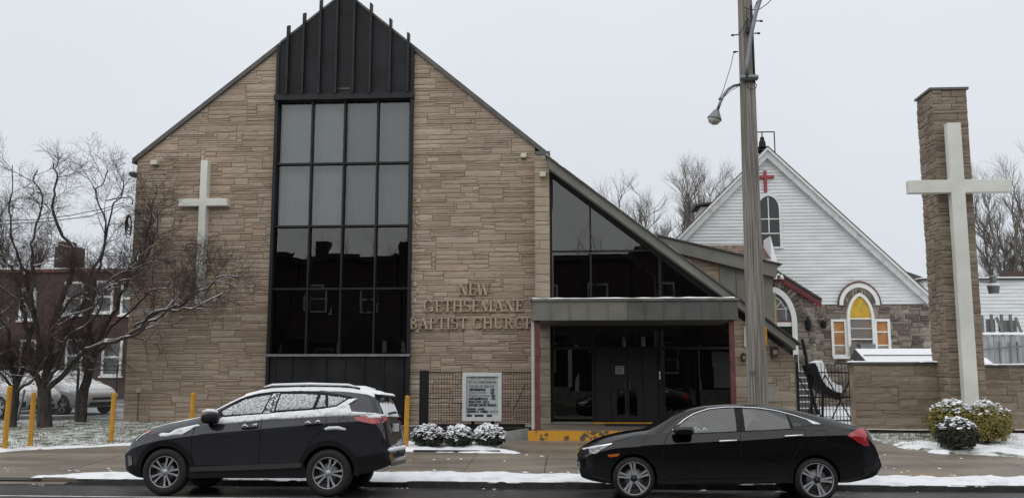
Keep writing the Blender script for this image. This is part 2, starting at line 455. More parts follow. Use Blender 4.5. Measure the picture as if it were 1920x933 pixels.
# ================================================================== GROUND
rng = random.Random(7)
XA, XB = -150, 150
def strip(prof, x0=XA, x1=XB):
    mb = MB()
    for i in range(len(prof) - 1):
        (ya, za), (yb, zb) = prof[i], prof[i + 1]
        mb.add([(x0, ya, za), (x1, ya, za), (x1, yb, zb), (x0, yb, zb)], [(0, 1, 2, 3)])
    return mb
struct('ground', strip([(-400, -0.05), (1.6, -0.05), (1.7, -0.2), (16.2, -0.25), (16.4, -0.06), (26.2, 0.36), (27, 0.39), (900, 0.39)], -900, 900), M['ground'])
struct('road', strip([(1.75, -0.09), (4, 0.0), (14.1, 0.0), (KERB_Y + 0.02, -0.10)]), M['asphalt'])
ln = MB(); ln.add([(-60, 13.90, 0.004), (60, 13.90, 0.004), (60, 13.985, 0.004), (-60, 13.985, 0.004)], [(0, 1, 2, 3)])
struct('lane_line', ln, mat('worn_line_paint', (0.62, 0.62, 0.6), 0.6, col2=(0.25, 0.25, 0.25), scale=3, lo=0.5, hi=0.7))
struct('opposite_pavement', MB().box(-150, 150, -12, 1.75, -0.2, 0.04), M['concrete'])

# kerb of separate stones; it sinks to the road at the drive on the left
kerb = struct('kerb', MB().box(-150, 150, 16.2, 16.29, -0.25, -0.115), M['kerb'])
kx0 = PX(235, 905, KERB_Y)
x = kx0
drop = [(PX(120, 908, KERB_Y), -0.095), (PX(175, 905, KERB_Y), -0.03), (kx0, 0.0)]
for (xa, za), (xb, zb) in zip(drop[:-1], drop[1:]):
    m = MB(); m.add([(xa, 16.15, -0.2), (xb, 16.15, -0.2), (xb, 16.30, -0.2), (xa, 16.30, -0.2), (xa, 16.16, za), (xb, 16.16, zb), (xb, 16.30, zb), (xa, 16.30, za)],
                    [(0, 1, 5, 4), (1, 2, 6, 5), (2, 3, 7, 6), (3, 0, 4, 7), (4, 5, 6, 7)])
    m.build('kerb_stone', M['kerb'], kerb)
while x < 20:
    w = rng.uniform(2.2, 2.9); j = rng.uniform(-0.006, 0.006)
    m = MB(); zt = 0.0 + j
    m.add([(x + .004, 16.15 + j, -0.2), (x + w - .004, 16.15 + j, -0.2), (x + w - .004, 16.30, -0.2), (x + .004, 16.30, -0.2),
           (x + .004, 16.165 + j, zt), (x + w - .004, 16.165 + j, zt), (x + w - .004, 16.30, zt), (x + .004, 16.30, zt)],
          [(0, 1, 5, 4), (1, 2, 6, 5), (2, 3, 7, 6), (3, 0, 4, 7), (4, 5, 6, 7)])
    m.build('kerb_stone', M['kerb'], kerb); x += w
for xa, xb in ((-150, drop[0][0]),):
    strip([(16.14, -0.094), (17.15, gz(17.15) - 0.004)], xa, xb).build('drive_apron', M['concrete'], kerb)
for xa, xb in ((20, 150),):
    MB().box(xa, xb, 16.15, 16.3, -0.2, 0.0).build('kerb_run', M['kerb'], kerb)

# pavement of concrete slabs
pave = struct('pavement', strip([(16.30, -0.05), (25.6, gz(25.6) - 0.03)]), mat('joint_fill', (0.05, 0.045, 0.04), 0.9))
def slab_piece(xa, xb, ya, yb, dz=0.0, g=0.007):
    m = MB(); m.slab([(xa + g, ya + g), (xb - g, ya + g), (xb - g, yb - g), (xa + g, yb - g)], lambda x, y: gz(y) - 0.08, lambda x, y: gz(y) + dz)
    m.build('slab', M['concrete'], pave)
jx = [PX(893, 850, 19.65) + 1.52 * k for k in range(-14, 11)]
for xa, xb in zip(jx[:-1], jx[1:]):
    slab_piece(xa, xb, 17.15, 19.65, rng.uniform(-.003, .003))
    if xb > drop[0][0]: slab_piece(xa, xb, 16.30, 17.15, rng.uniform(-.003, .003))
for xa, xb in zip(jx[:-1:2], jx[2::2]):
    slab_piece(xa, xb, 19.65, 22.3, rng.uniform(-.003, .003))
    if xa > -2: slab_piece(xa, xb, 22.3, 25.2, rng.uniform(-.003, .003))
yl = MB(); yl.add([(*P3(1695, 870, 17.6).xy, gz(17.6) + .005), (*P3(1790, 884, 17.2).xy, gz(17.2) + .005), (*P3(1790, 884, 17.2).xy + Vector((0, .05)), gz(17.25) + .006), (*P3(1695, 870, 17.6).xy + Vector((0, .05)), gz(17.65) + .006)], [(0, 1, 2, 3)])
yl.build('worn_yellow_line', M['yellow'], pave)

# lawn on the left, front edge drawn back towards the church
lx0, lx1 = PX(0, 850, 19.7), PX(245, 834, 21.0)
lawn_poly = [(-30, 19.5), (lx0, 19.75), (lx1, 21.0), (PX(520, 834, 21.0), 21.05), (PX(600, 834, 21.0), 26.3), (-13.2, 26.3), (-30, 26.3)]
def in_poly(x, y, poly):
    c = False; n = len(poly)
    for i in range(n):
        x0, y0 = poly[i]; x1, y1 = poly[(i + 1) % n]
        if (y0 > y) != (y1 > y) and x < (x1 - x0) * (y - y0) / (y1 - y0) + x0: c = not c
    return c
def edge_dist(x, y, poly):
    best = 1e9; n = len(poly)
    for i in range(n):
        x0, y0 = poly[i]; x1, y1 = poly[(i + 1) % n]
        dx, dy = x1 - x0, y1 - y0
        t = max(0, min(1, ((x - x0) * dx + (y - y0) * dy) / (dx * dx + dy * dy + 1e-9)))
        best = min(best, hypot(x - x0 - dx * t, y - y0 - dy * t))
    return best if in_poly(x, y, poly) else -best
def sheet(poly, res, hfun, edge=0.0, freq=2.0):
    """grid sheet over an outline; hfun(x, y, d) gives z, the outline wobbles by edge"""
    mb = MB(); xs = [p[0] for p in poly]; ys = [p[1] for p in poly]
    nx, ny = int((max(xs) - min(xs)) / res) + 3, int((max(ys) - min(ys)) / res) + 3
    x0, y0 = min(xs) - res, min(ys) - res; dd = {}; idx = {}
    for i in range(nx):
        for j in range(ny):
            x, y = x0 + i * res, y0 + j * res
            dd[i, j] = edge_dist(x, y, poly) + edge * (noise.noise((x * freq, y * freq, 3.3)) + 0.5 * noise.noise((x * freq * 3, y * freq * 3, 7.7)))
    def vid(i, j):
        if (i, j) not in idx:
            x, y = x0 + i * res, y0 + j * res
            idx[i, j] = len(mb.v); mb.v.append(Vector((x, y, hfun(x, y, dd[i, j]))))
        return idx[i, j]
    for i in range(nx - 1):
        for j in range(ny - 1):
            if max(dd[i, j], dd[i + 1, j], dd[i, j + 1], dd[i + 1, j + 1]) > 0:
                mb.face((vid(i, j), vid(i + 1, j), vid(i + 1, j + 1), vid(i, j + 1)))
    return mb
lawn = struct('lawn', sheet(lawn_poly, 0.22, lambda x, y, d: gz(y) + (0.03 + 0.02 * noise.noise((x * 1.3, y * 1.3, 0)) if d > 0 else -0.02)), M['soil'], smooth=True)
def snow_patch(name, poly, thick, res=0.1, edge=0.12, label='', freq=2.0, base=gz, lump=0.5, dirty=True):
    def h(x, y, d):
        if d <= 0: return base(y) - 0.012
        return base(y) + 0.004 + min(thick, d * 0.35) * (0.75 + lump * noise.noise((x * 2.2, y * 2.2, 5)) + 0.25 * noise.noise((x * 7, y * 7, 1)))
    o = sheet(poly, res, h, edge, freq).build(name, M['snow'], smooth=True, kind='stuff')
    if dirty: o.data.materials[0] = M['snow_dirty']
    return tag(o, label, 'snow')
xr = lambda u, v, y: PX(u, v, y)
snow_patch('snow_verge', [(xr(70, 900, 16.5) , 16.42), (xr(160, 898, 16.4), 16.24), (24, 16.2), (24, 17.12), (xr(700, 880, 17.2), 17.2), (xr(300, 889, 16.9), 16.95), (xr(150, 892, 16.7), 16.72)], 0.05, 0.05, 0.11,
           'strip of white snow along the kerb in front of the pavement', base=lambda y: gz(max(y, 16.32)), lump=.8)
snow_patch('snow_edge', [(-26, 19.45), (lx0, 19.62), (lx1, 20.85), (PX(500, 834, 20.9), 20.95), (PX(500, 834, 20.9), 21.35), (lx1, 21.25), (lx0, 20.15), (-26, 20.0)], 0.035, 0.075, 0.12,
           'band of snow along the front edge of the lawn')
snow_patch('snow_bank', [(PX(740, 842, 20.3), 20.1), (PX(985, 846, 19.9), 19.9), (PX(940, 838, 20.4), 20.6), (PX(920, 830, 21), 21.6), (PX(740, 826, 21.4), 21.6)], 0.07, 0.06, 0.10,
           'snow around the three small round shrubs and the bed edging', lump=0.9)
bed_poly = [(PX(1640, 817, 22.6), 22.7), (PX(1705, 833, 21), 21.0), (PX(1790, 843, 20.2), 20.25), (PX(1925, 850, 19.8), 19.75), (16, 19.7), (16, 24.0), (7.2, 24.0), (7.3, 23.4)]
struct('bed_turf', sheet(bed_poly, 0.12, lambda x, y, d: gz(y) + (0.03 + 0.02 * noise.noise((x * 2, y * 2, 0)) if d > 0 else -0.02), .1), M['soil'], smooth=True)
snow_patch('snow_bed', [(PX(1665, 822, 22), 22.0), (PX(1705, 833, 21), 21.0), (PX(1790, 843, 20.2), 20.25), (PX(1925, 850, 19.8), 19.75), (16, 19.7), (16, 24.0), (9.9, 23.9), (9.0, 22.6), (8.0, 22.4)], 0.065, 0.06, 0.34,
           'snow covering the bed below the brown stone wall', lump=0.9)
# short turf showing through the snow
gr = MB(); rg = random.Random(11)
cnt = 0
while cnt < 11000:
    x, y = rg.uniform(-19, -5), rg.uniform(19.8, 26.2)
    if cnt % 6 == 0: x, y = rg.uniform(7.2, 10.5), rg.uniform(21.2, 23.9)
    if cnt % 6 == 0 and edge_dist(x, y, bed_poly) < .1: continue
    if cnt % 6 and edge_dist(x, y, lawn_poly) < 0.1: continue
    if noise.noise((x * 0.9, y * 0.9, 2)) + rg.uniform(-.5, .5) < -0.15: continue
    cnt += 1; z = gz(y) + 0.02; a = rg.uniform(0, pi); h = rg.uniform(.03, .085); w = rg.uniform(.006, .012)
    lx, ly = rg.uniform(-.04, .04), rg.uniform(-.04, .04)
    gr.add([(x - cos(a) * w, y - sin(a) * w, z), (x + cos(a) * w, y + sin(a) * w, z), (x + lx, y + ly, z + h)], [(0, 1, 2)])
tag(gr.build('grass', M['grass'], kind='stuff'), 'short winter grass poking through thin snow on the lawn', 'grass')
for name, poly in (('parking_lot', [(-60, 26.35), (-13.2, 26.35), (-13.2, 60), (-60, 60)]),):
    struct(name, MB().slab(poly, 0.38, 0.428), M['lot'])
struct('courtyard', sheet([(6.15, 24.3), (30, 24.3), (30, 40), (6.15, 40)], 0.5, lambda x, y, d: 0.44 + 0.02 * noise.noise((x, y, 0))), M['snow'], smooth=True)

# crumbs of snow left on the pavement and in the gutter
cl = MB(); rc = random.Random(19)
for k in range(260):
    q = rc.random()
    if q < .45: x, y = rc.uniform(-12, 14), 17.1 + abs(rc.gauss(0, .22)); z = gz(y)
    elif q < .56: x, y = rc.uniform(-10, 14), 16.12 - abs(rc.gauss(0, .25)); z = gz(y)
    else: x, y = rc.uniform(-6, 12), rc.uniform(17.2, 20.2); z = gz(y)
    if q >= .56 and noise.noise((x * .8, y * 1.5, 9)) < .1: continue
    r = rc.uniform(.010, .034) * (1 if rc.random() < .85 else 2.0); h = r * rc.uniform(.25, .5); n = 6; a0 = rc.random() * 6
    ring = [(x + cos(a0 + 2 * pi * i / n) * r * rc.uniform(.7, 1.4) * 1.4, y + sin(a0 + 2 * pi * i / n) * r * rc.uniform(.7, 1.3), z - .002) for i in range(n)]
    cl.add(ring + [(x, y, z + h)], [(i, (i + 1) % n, n) for i in range(n)])
tag(cl.build('snow_crumbs', M['snow_dirty'], smooth=True, kind='stuff'), 'crumbs of snow scattered over pavement and gutter', 'snow')
# ================================================================== MAIN CHURCH
rng = random.Random(3)
FY = 26.2
XL, WL, WR, XR = -13.14, -8.81, -4.735, -1.03
ZB = 0.36
AP = (-6.82, 13.28)
def roof_z(x):
    return 8.25 + (x + 13.12) * (AP[1] - 8.25) / (AP[0] + 13.12) if x < AP[0] else 8.22 + (-0.75 - x) * (AP[1] - 8.22) / (-0.75 - AP[0])
church = thing('church', 'tan split-stone church with tall dark window bay and steep gable', 'church', (-6.8, FY, ZB))
left = [(XL, ZB), (WL - .06, ZB), (WL - .06, roof_z(WL - .06)), (XL, roof_z(XL))]
right = [(WR + .06, ZB), (XR, ZB), (XR, roof_z(XR)), (WR + .06, roof_z(WR + .06))]
w = MB(); w.prism(left, FY, FY + 0.35); w.build('wall', M['mortar'], church)
w = MB(); w.prism(right, FY, FY + 0.35); w.build('wall', M['mortar'], church)
m = MB()
m.box(XL, XL + .35, FY + .35, 40, ZB, 8.2); m.box(-1.03, -0.7, FY + .35, 40, ZB, 8.2)
m.prism([(XL, ZB), (-.7, ZB), (-.7, 8.2), AP, (XL, 8.2)], 39.7, 40.0); m.build('side_wall', M['mortar'], church)
m = MB(); m.box(XL + .36, -1.05, FY + .36, 39.6, 0.3, 0.4); m.prism([(XL + .36, .4), (-1.05, .4), (-1.05, 8.0), (AP[0], 12.9), (XL + .36, 8.0)], 32, 32.1); m.build('room_shell', M['interior'], church)
front = lambda s, z, d: (s, FY - d, z)
polys = lay_stones(XL, WL - .06, ZB, 12.2, left, rng) + lay_stones(WR + .06, XR, ZB, 12.2, right, rng)
stone_wall(church, polys, front, M['stone'], rng, 300)
# roof slabs with a thin metal rake edge
th = 0.13
rl = [(XL - .12, roof_z(XL) - .10), (AP[0], AP[1] + .0), (AP[0], AP[1] + th), (XL - .12, roof_z(XL) - .10 + th)]
rr = [(AP[0], AP[1]), (-0.66, 8.14), (-0.66, 8.14 + th), (AP[0], AP[1] + th)]
for pl in (rl, rr):
    m = MB(); m.prism(pl, FY - .05, 40.2); r_ = m.build('roof', M['roof'], church)
    m = MB(); q = [(a, b - (0.02 if i < 2 else -0.012)) for i, (a, b) in enumerate(pl)]
    m.prism(q, FY - .10, FY - .052); m.build('rake_edge', M['flash'], r_)
# centre bay ------------------------------------------------------
rows = [9.93, 8.03, 6.14, 4.28, 2.40]
cols = [PX(527, 190, FY) , PX(588, 190, FY), PX(648.5, 190, FY), PX(710, 190, FY), PX(771, 190, FY)]
cols[0], cols[4] = WL + .05, WR - .05
BY = FY - .06
bay = MB(); bay.box(WL - .07, WL + .02, BY - .10, FY + .3, ZB, roof_z(WL) + .02); bay.box(WR - .02, WR + .07, BY - .10, FY + .3, ZB, roof_z(WR) + .02)
win = bay.build('window_frame', M['frame'], church)
MB().box(WL - .09, WR + .09, BY - .17, FY + .2, 9.97, 10.14).build('head_band', M['black_metal'], church)
MB().box(WL - .09, WR + .09, BY - .14, FY + .2, 2.31, 2.38).build('sill', M['steel'], church)
ribs_px = [536.5, 566, 597, 628.5, 661, 692.6, 730, 764]
ribs = [PX(u, 186, BY - .15) for u in ribs_px]
edges = [WL + .02] + ribs + [WR - .02]
for xa, xb in zip(edges[:-1], edges[1:]):
    pts = [(xa, 10.14), (xb, 10.14), (xb, roof_z(xb) + .05)]
    if xa < AP[0] < xb: pts.append((AP[0], AP[1] + .05))
    pts.append((xa, roof_z(xa) + .05))
    m = MB(); j = rng.uniform(0, .008); m.prism(pts, BY - .06 - j, BY + .05); pn = m.build('panel', M['black_panel'], church)
for x in ribs:
    m = MB(); t = roof_z(x) + 0.34; s = 0.16 * (1 if x > AP[0] else -1) * 0.5
    m.add([(x - .035, BY - .21, 10.14), (x + .035, BY - .21, 10.14), (x + .035, BY - .03, 10.14), (x - .035, BY - .03, 10.14),
           (x - .035, BY - .21, t + max(s, 0) * .4), (x + .035, BY - .21, t - s * .4), (x + .035, BY - .03, t - s * .4 + .06), (x - .035, BY - .03, t + max(s, 0) * .4 + .06)],
          [(0, 1, 5, 4), (1, 2, 6, 5), (2, 3, 7, 6), (3, 0, 4, 7), (4, 5, 6, 7), (3, 2, 1, 0)])
    m.build('rib', M['black_metal'], church)
for xa, xb in ((WL + .03, AP[0]), (AP[0], WR - .03)):      # bright cap flashing above the dark panels
    m = MB(); m.prism([(xa, roof_z(xa) + .05), (xb, roof_z(xb) + .05), (xb, roof_z(xb) + .13), (xa, roof_z(xa) + .13)], BY - .09, FY + .2); m.build('cap_flashing', M['flash'], church)
MB().box(PX(629, 168, BY), PX(657, 168, BY), BY - .085, BY - .05, PZ(640, 169, BY), PZ(640, 166.5, BY)).build('ledge', M['flash'], church)
for r in range(4):
    for c in range(4):
        j = rng.uniform(-.004, .004)
        m = MB(); a, b, z1, z0 = cols[c] + .03, cols[c + 1] - .03, rows[r] - .03, rows[r + 1] + .03
        m.add([(a, FY + .03 + j, z0), (b, FY + .03 - j, z0), (b, FY + .03 + j * .5, z1), (a, FY + .03, z1)], [(0, 1, 2, 3)])
        m.build('pane', M['glass_win'], church)
for c in cols[1:4]: MB().box(c - .024, c + .024, BY - .04, FY + .09, 2.38, 9.97).build('mullion', M['frame'], church)
for z in rows[1:4]: MB().box(WL + .021, WR - .021, BY - .03, FY + .085, z - .028, z + .028).build('transom', M['frame'], church)
cur = MB()
for (xa, xb, amp, n) in ((cols[0], cols[2] - .05, .006, 40), (cols[2] + .05, cols[4], .035, 92)):
    for i in range(n):
        x0, x1 = xa + (xb - xa) * i / n, xa + (xb - xa) * (i + 1) / n
        y0, y1 = (0, amp) if i % 2 == 0 else (amp, 0)
        cur.add([(x0, FY + .28 + y0, 6.2), (x1, FY + .28 + y1, 6.2), (x1, FY + .28 + y1, 9.95), (x0, FY + .28 + y0, 9.95)], [(0, 1, 2, 3)])
cur.build('curtain', M['curtain'], church)
lp = [WL + .02] + [PX(u, 690, BY) for u in (517, 548, 581, 612, 647, 683, 720, 756)] + [WR - .02]
for i, (xa, xb) in enumerate(zip(lp[:-1], lp[1:])):
    MB().box(xa + .012, xb - .012, BY - .02 - .015 * (i % 2), BY + .05, ZB, 2.31).build('panel', M['black_panel'], church)
for x in lp[1:-1]: MB().box(x - .012, x + .012, BY - .07, BY + .02, ZB, 2.305).build('rib', M['black_metal'], church)

# light stone pilaster between the gable and the glazed wing -------
PY = 25.55
pxa, pxb = PX(1003, 500, PY), PX(1031, 500, PY)
m = MB(); m.box(pxa, pxb, PY, 26.9, ZB, 8.06); pil = m.build('pilaster', M['mortar'], church)
pp = []; z = ZB
while z < 8.0:
    h = rng.choice([.12, .17, .22, .26, .30]); h = min(h, 8.06 - z)
    if h < .05: break
    if rng.random() < .2: c = pxa + (pxb - pxa) * rng.choice([.35, .65]); pp += [[(pxa, z + .005), (c - .005, z + .005), (c - .005, z + h - .005), (pxa, z + h - .005)], [(c + .005, z + .005), (pxb, z + .005), (pxb, z + h - .005), (c + .005, z + h - .005)]]
    else: pp.append([(pxa, z + .005), (pxb, z + .005), (pxb, z + h - .005), (pxa, z + h - .005)])
    z += h
for q in pp:
    mm = MB(); stone_into(mm, q, lambda s, z, d: (s, PY - d, z), rng, proud=(.01, .02), rough=.005); mm.build('stone', M['stone_pale'], pil, tint=True)
MB().box(pxa + .03, pxb + .02, PY - .04, 26.6, 8.06, 8.16).build('pilaster_cap', M['fascia_dark'], church)

# efflorescence streak beside the bay
ef = MB(); re_ = random.Random(5)
z = 3.0
while z < 7.4:
    h = re_.uniform(.03, .16); x = WR + .09 + re_.uniform(0, .16)
    ef.box(x, x + re_.uniform(.03, .13), FY - .046 - re_.uniform(0, .004), FY - .03, z, z + h); z += h + re_.uniform(.0, .12)
ef.build('lime_streak', mat('lime_bloom', (0.46, 0.42, 0.37), 0.95, col2=(0.29, 0.23, 0.175), scale=14, lo=.42, hi=.56), church, kind='stuff')

# ------------------------------------------------------------------ glazed wing with lean-to roof
GY = 25.75
wing = church
t0, t1 = P(1024, 293, 25.2), P(1492, 641.5, 25.2)
b0, b1 = P(1031, 317, 25.2), P(1490, 655.5, 25.2)
m = MB(); m.prism([b0, (t1[0], b1[1]), t1, t0], 25.2, 25.55); fasc = m.build('wing_fascia', M['fascia'], wing)
m = MB(); dz = .05; m.prism([(t0[0] - .02, t0[1]), (t1[0] + .12, t1[1] - .07), (t1[0] + .12, t1[1] + dz - .07), (t0[0] - .02, t0[1] + dz)], 25.12, 33); wr_ = m.build('wing_roof', M['roof'], wing)
m = MB(); 
ks = 14
for i in range(ks):                                   # thin line of snow left along the wing roof edge
    a, b = i / ks, (i + rng.uniform(.3, .95)) / ks
    pa = (t0[0] + (t1[0] - t0[0]) * a, t0[1] + (t1[1] - t0[1]) * a + dz); pb = (t0[0] + (t1[0] - t0[0]) * b, t0[1] + (t1[1] - t0[1]) * b + dz)
    m.prism([pa, pb, (pb[0], pb[1] + .015), (pa[0], pa[1] + .015)], 25.14, 25.5)
m.build('roof_snow', M['snow'], wing, kind='stuff')
sl = (t1[1] - t0[1]) / (t1[0] - t0[0])
soff = lambda x: b0[1] + (x - b0[0]) * sl - 0.05       # underside line of the lean-to
gx0, gx1 = pxb + .02, PX(1372, 700, GY)
sx1 = PX(1492, 700, GY)
CZ0, CZ1 = 3.14, 3.67                                   # canopy bottom and top
# right-hand stone wall of the wing
wp = [(gx1 + .06, ZB), (sx1, ZB), (sx1, soff(sx1)), (gx1 + .06, soff(gx1 + .06))]
m = MB(); m.prism(wp, GY, GY + .35); m.build('wall', M['mortar'], wing)
stone_wall(wing, lay_stones(gx1 + .06, sx1, ZB, 4.4, wp, rng, unit=.10, lens=(.3, .8)), lambda s, z, d: (s, GY - d, z), M['stone_pale'], rng, proud=(.01, .03))
m = MB(); m.box(sx1 - .02, sx1 + .07, GY - .05, GY + .06, ZB, soff(sx1) + .1); m.build('corner_trim', M['fascia_dark'], wing)
m = MB(); m.box(sx1 - .35, sx1 - .01, GY + .36, 33, ZB, soff(sx1) - .1); m.prism([(gx0, ZB), (sx1, ZB), (sx1, soff(sx1) - .1), (gx0, soff(gx0) - .1)], 32.7, 32.95); m.box(gx0, sx1, GY + .4, 33, .30, .46); m.prism([(gx0, .46), (sx1 - .4, .46), (sx1 - .4, soff(sx1 - .4) - .1), (gx0, soff(gx0) - .1)], 29.4, 29.5); m.build('wing_shell', M['interior'], wing)
# glass of the lean-to triangle and of the entrance
def pane(poly, y, parent, mt, name='pane'):
    if len(poly) < 3 or abs(area(poly)) < .01: return
    j = rng.uniform(-.004, .004)
    m = MB(); pl = ccw(poly); m.add([(a, y + j * (i % 2), b) for i, (a, b) in enumerate(pl)], [tuple(range(len(pl)))]); m.build(name, mt, parent)
mx = [gx0 + .05, PX(1110, 700, GY), PX(1238, 560, GY), gx1 - .02]
tz = [CZ1 - .3, PZ(1150, 470, GY), 8.0]
tri = [(gx0 + .04, CZ1 - .4), (gx1 + .5, CZ1 - .4), (gx1 + .5, soff(gx1 + .5)), (gx0 + .04, soff(gx0 + .04))]
tri = [(gx0 + .04, CZ1 - .4), (b0[0] + (CZ1 - .4 - b0[1] + .05) / sl, CZ1 - .4), (gx0 + .04, soff(gx0 + .04))]
for i in range(3):
    for k in range(2):
        cell = [(mx[i] + .02, tz[k] + .02), (mx[i + 1] - .02, tz[k] + .02), (mx[i + 1] - .02, tz[k + 1] - .02), (mx[i] + .02, tz[k + 1] - .02)]
        pane(clip_poly(cell, ccw(tri)), GY + .05, wing, M['glass_dark'])
m = MB(); m.box(gx0 - .02, gx0 + .05, GY - .02, GY + .12, ZB, soff(gx0) - .02); m.build('mullion', M['frame'], wing)
for x in mx[1:3]: 
    zt = soff(x); m = MB(); m.box(x - .025, x + .025, GY + .0, GY + .09, CZ1 - .3, zt); m.build('mullion', M['frame'], wing)
xe = b0[0] + (tz[1] - b0[1] + .05) / sl
MB().box(gx0 + .05, xe, GY + .0, GY + .085, tz[1] - .025, tz[1] + .025).build('transom', M['frame'], wing)
m = MB(); m.prism([(gx0, soff(gx0) - .05), (gx1 + .4, soff(gx1 + .4) - .05), (gx1 + .4, soff(gx1 + .4) + .12), (gx0, soff(gx0) + .12)], GY - .04, GY + .14); m.build('head_rail', M['frame'], wing)
# entrance screen under the canopy
dz0, dzt = PZ(1150, 789, GY), PZ(1150, 652, GY)
ex = [gx0 + .03, PX(1112, 700, GY), PX(1238, 700, GY), gx1]
for a, b in ((ex[0], ex[1]), (ex[2], ex[3])):
    pane([(a + .03, dz0 + .05), (b - .03, dz0 + .05), (b - .03, dzt - .03), (a + .03, dzt - .03)], GY + .05, wing, M['glass_dark'])
for a, b in zip(ex[:-1], ex[1:]): pane([(a + .03, dzt + .03), (b - .03, dzt + .03), (b - .03, CZ1 - .35), (a + .03, CZ1 - .35)], GY + .05, wing, M['glass_dark'])
for x in ex: MB().box(x - .035, x + .035, GY - .01, GY + .10, dz0 - .02, CZ1 - .3).build('mullion', M['frame'], wing)
for xa, xb in zip(ex[:-1], ex[1:]): MB().box(xa + .036, xb - .036, GY + .0, GY + .095, dzt - .04, dzt + .04).build('transom', M['frame'], wing)
M['bronze_d'] = mat('dark_bronze', (.05, .045, .04), .45)
dm = mat('dark_bronze_door', (0.020, 0.0185, 0.018), 0.45, spec=.3, var=.15, scale=5)
dxs = [ex[1] + .036, PX(1146, 720, GY), PX(1176.5, 720, GY), PX(1206, 720, GY), ex[2] - .036]
for i, (a, b) in enumerate(zip(dxs[:-1], dxs[1:])):
    leaf = i in (1, 2)
    m = MB()
    if leaf:
        la, lb = (PX(1157, 740, GY), PX(1172, 740, GY)) if i == 1 else (PX(1180, 740, GY), PX(1195, 740, GY))
        l0, l1 = PZ(1160, 779, GY), PZ(1160, 728, GY)
        for q in ((a + .006, la, dz0, dzt - .05), (lb, b - .006, dz0, dzt - .05), (la, lb, dz0, l0), (la, lb, l1, dzt - .05)): m.box(q[0], q[1], GY + .04, GY + .09, q[2], q[3])
        d_ = m.build('door', dm, wing)
        pane([(la, l0), (lb, l0), (lb, l1), (la, l1)], GY + .065, d_, M['glass_dark'], 'door_glass')
        hx = b - .06 if i == 1 else a + .06
        mm = MB(); mm.tube([(hx, GY + .04, 1.35), (hx, GY - .02, 1.37), (hx, GY - .02, 1.62), (hx, GY + .04, 1.64)], .013, 6); mm.build('door_handle', M['bronze_d'], d_)
    else:
        m.box(a + .004, b - .004, GY + .045, GY + .085, dz0, dzt - .045); m.build('panel', dm, wing)
nx, nz2 = P(1162, 693, GY)
sg = MB(); sg.box(nx - .12, nx + .12, GY + .025, GY + .037, nz2 - .11, nz2 + .11)
for k in range(4): sg.box(nx - .09, nx + .09 - .03 * (k % 2), GY + .0215, GY + .0245, nz2 + .07 - k * .047, nz2 + .085 - k * .047, mat=1)
sg.build('door_notice', [mat('paper_notice', (.30, .30, .31), .7), M['frame']], wing)
for k, (u, v) in enumerate(((1237, 699), (1237, 707))):
    hx, hz = P(u, v, GY); MB().box(hx - .02, hx + .02, GY - .022, GY - .011, hz - .05, hz + .05).build('push_sticker', M['white'], wing)
# threshold, platform, worn yellow step
MB().box(gx0 - .1, gx1 + .1, GY - .16, GY + .3, ZB, dz0 - .022).build('threshold', M['concrete_grey'], wing)
ya, yb = PX(1112, 792, GY - .2), PX(1240, 792, GY - .2)
MB().box(ya, yb, GY - .30, GY - .163, ZB, dz0 - .012).build('threshold_edge', M['yellow'], wing)
SY = 22.2
plat = thing('entrance_step', 'low concrete entrance step with worn yellow painted front edge', 'step', (1.5, SY, gz(SY)))
sxa, sxb = PX(990, 815, SY), PX(1400, 815, SY)
MB().box(sxa + .06, sxb, SY + .12, GY - .31, 0.1, .465).build('platform', M['concrete'], plat)
m = MB(); n = 40
tops = []
m.box(sxa, sxb, SY, SY + .118, .12, .475); m.build('step_edge', M['yellow_worn'], plat)
m = MB(); m.prism([(sxa - 1.0, .18), (sxa - .01, .18), (sxa - .01, .50), (sxa - .35, .46), (sxa - 1.0, .34)], SY + .4, SY + .55); m.build('ramp_cheek', M['concrete_grey'], plat)
MB().box(PX(1135, 800, 24.6), PX(1235, 800, 24.6), 24.3, 25.1, .466, .485).build('door_mat', M['rubber'], plat)

# canopy -----------------------------------------------------------
cxa, cxb = PX(996, 575, 22.4), PX(1384, 575, 22.4)
can = thing('canopy', 'flat grey panelled canopy on maroon posts over the glass entrance', 'canopy', (1.5, 22.4, .47))
MB().box(cxa + .03, cxb - .03, 22.44, 25.7, CZ0 + .01, CZ1 - .06).build('canopy_slab', M['fascia_dark'], can)
MB().box(cxa - .03, cxb + .03, 22.36, 25.9, CZ1 - .06, CZ1).build('canopy_edge', M['fascia'], can)
s = sheet([(cxa - .01, 22.39), (cxb + .01, 22.39), (cxb + .01, 25.1), (cxa - .01, 25.1)], .06, lambda x, y, d: CZ1 + (.022 + .018 * noise.noise((x * 3, y * 3, 0)) if d > .03 else -.01), .03)
s.build('canopy_snow', M['snow'], can, smooth=True, kind='stuff')
bat = [PX(996 + 35.6 * k, 575, 22.4) for k in range(1, 11)]
ce = [cxa + .0] + bat + [cxb]
for i, (a, b) in enumerate(zip(ce[:-1], ce[1:])):
    MB().box(a + .018, b - .018, 22.405 + rng.uniform(0, .006), 22.436, CZ0, CZ1 - .062).build('fascia_panel', M['fascia'] if i < 5 else M['fascia_dark'], can)
for i, x in enumerate(bat): MB().box(x - .016, x + .016, 22.385, 22.43, CZ0 + .004, CZ1 - .062).build('batten', M['fascia'] if i < 5 else M['fascia_dark'], can)
for xx in (cxa, cxb - .03): MB().box(xx, xx + .03, 22.44, 25.6, CZ0, CZ1 - .062).build('side_panel', M['fascia'], can)
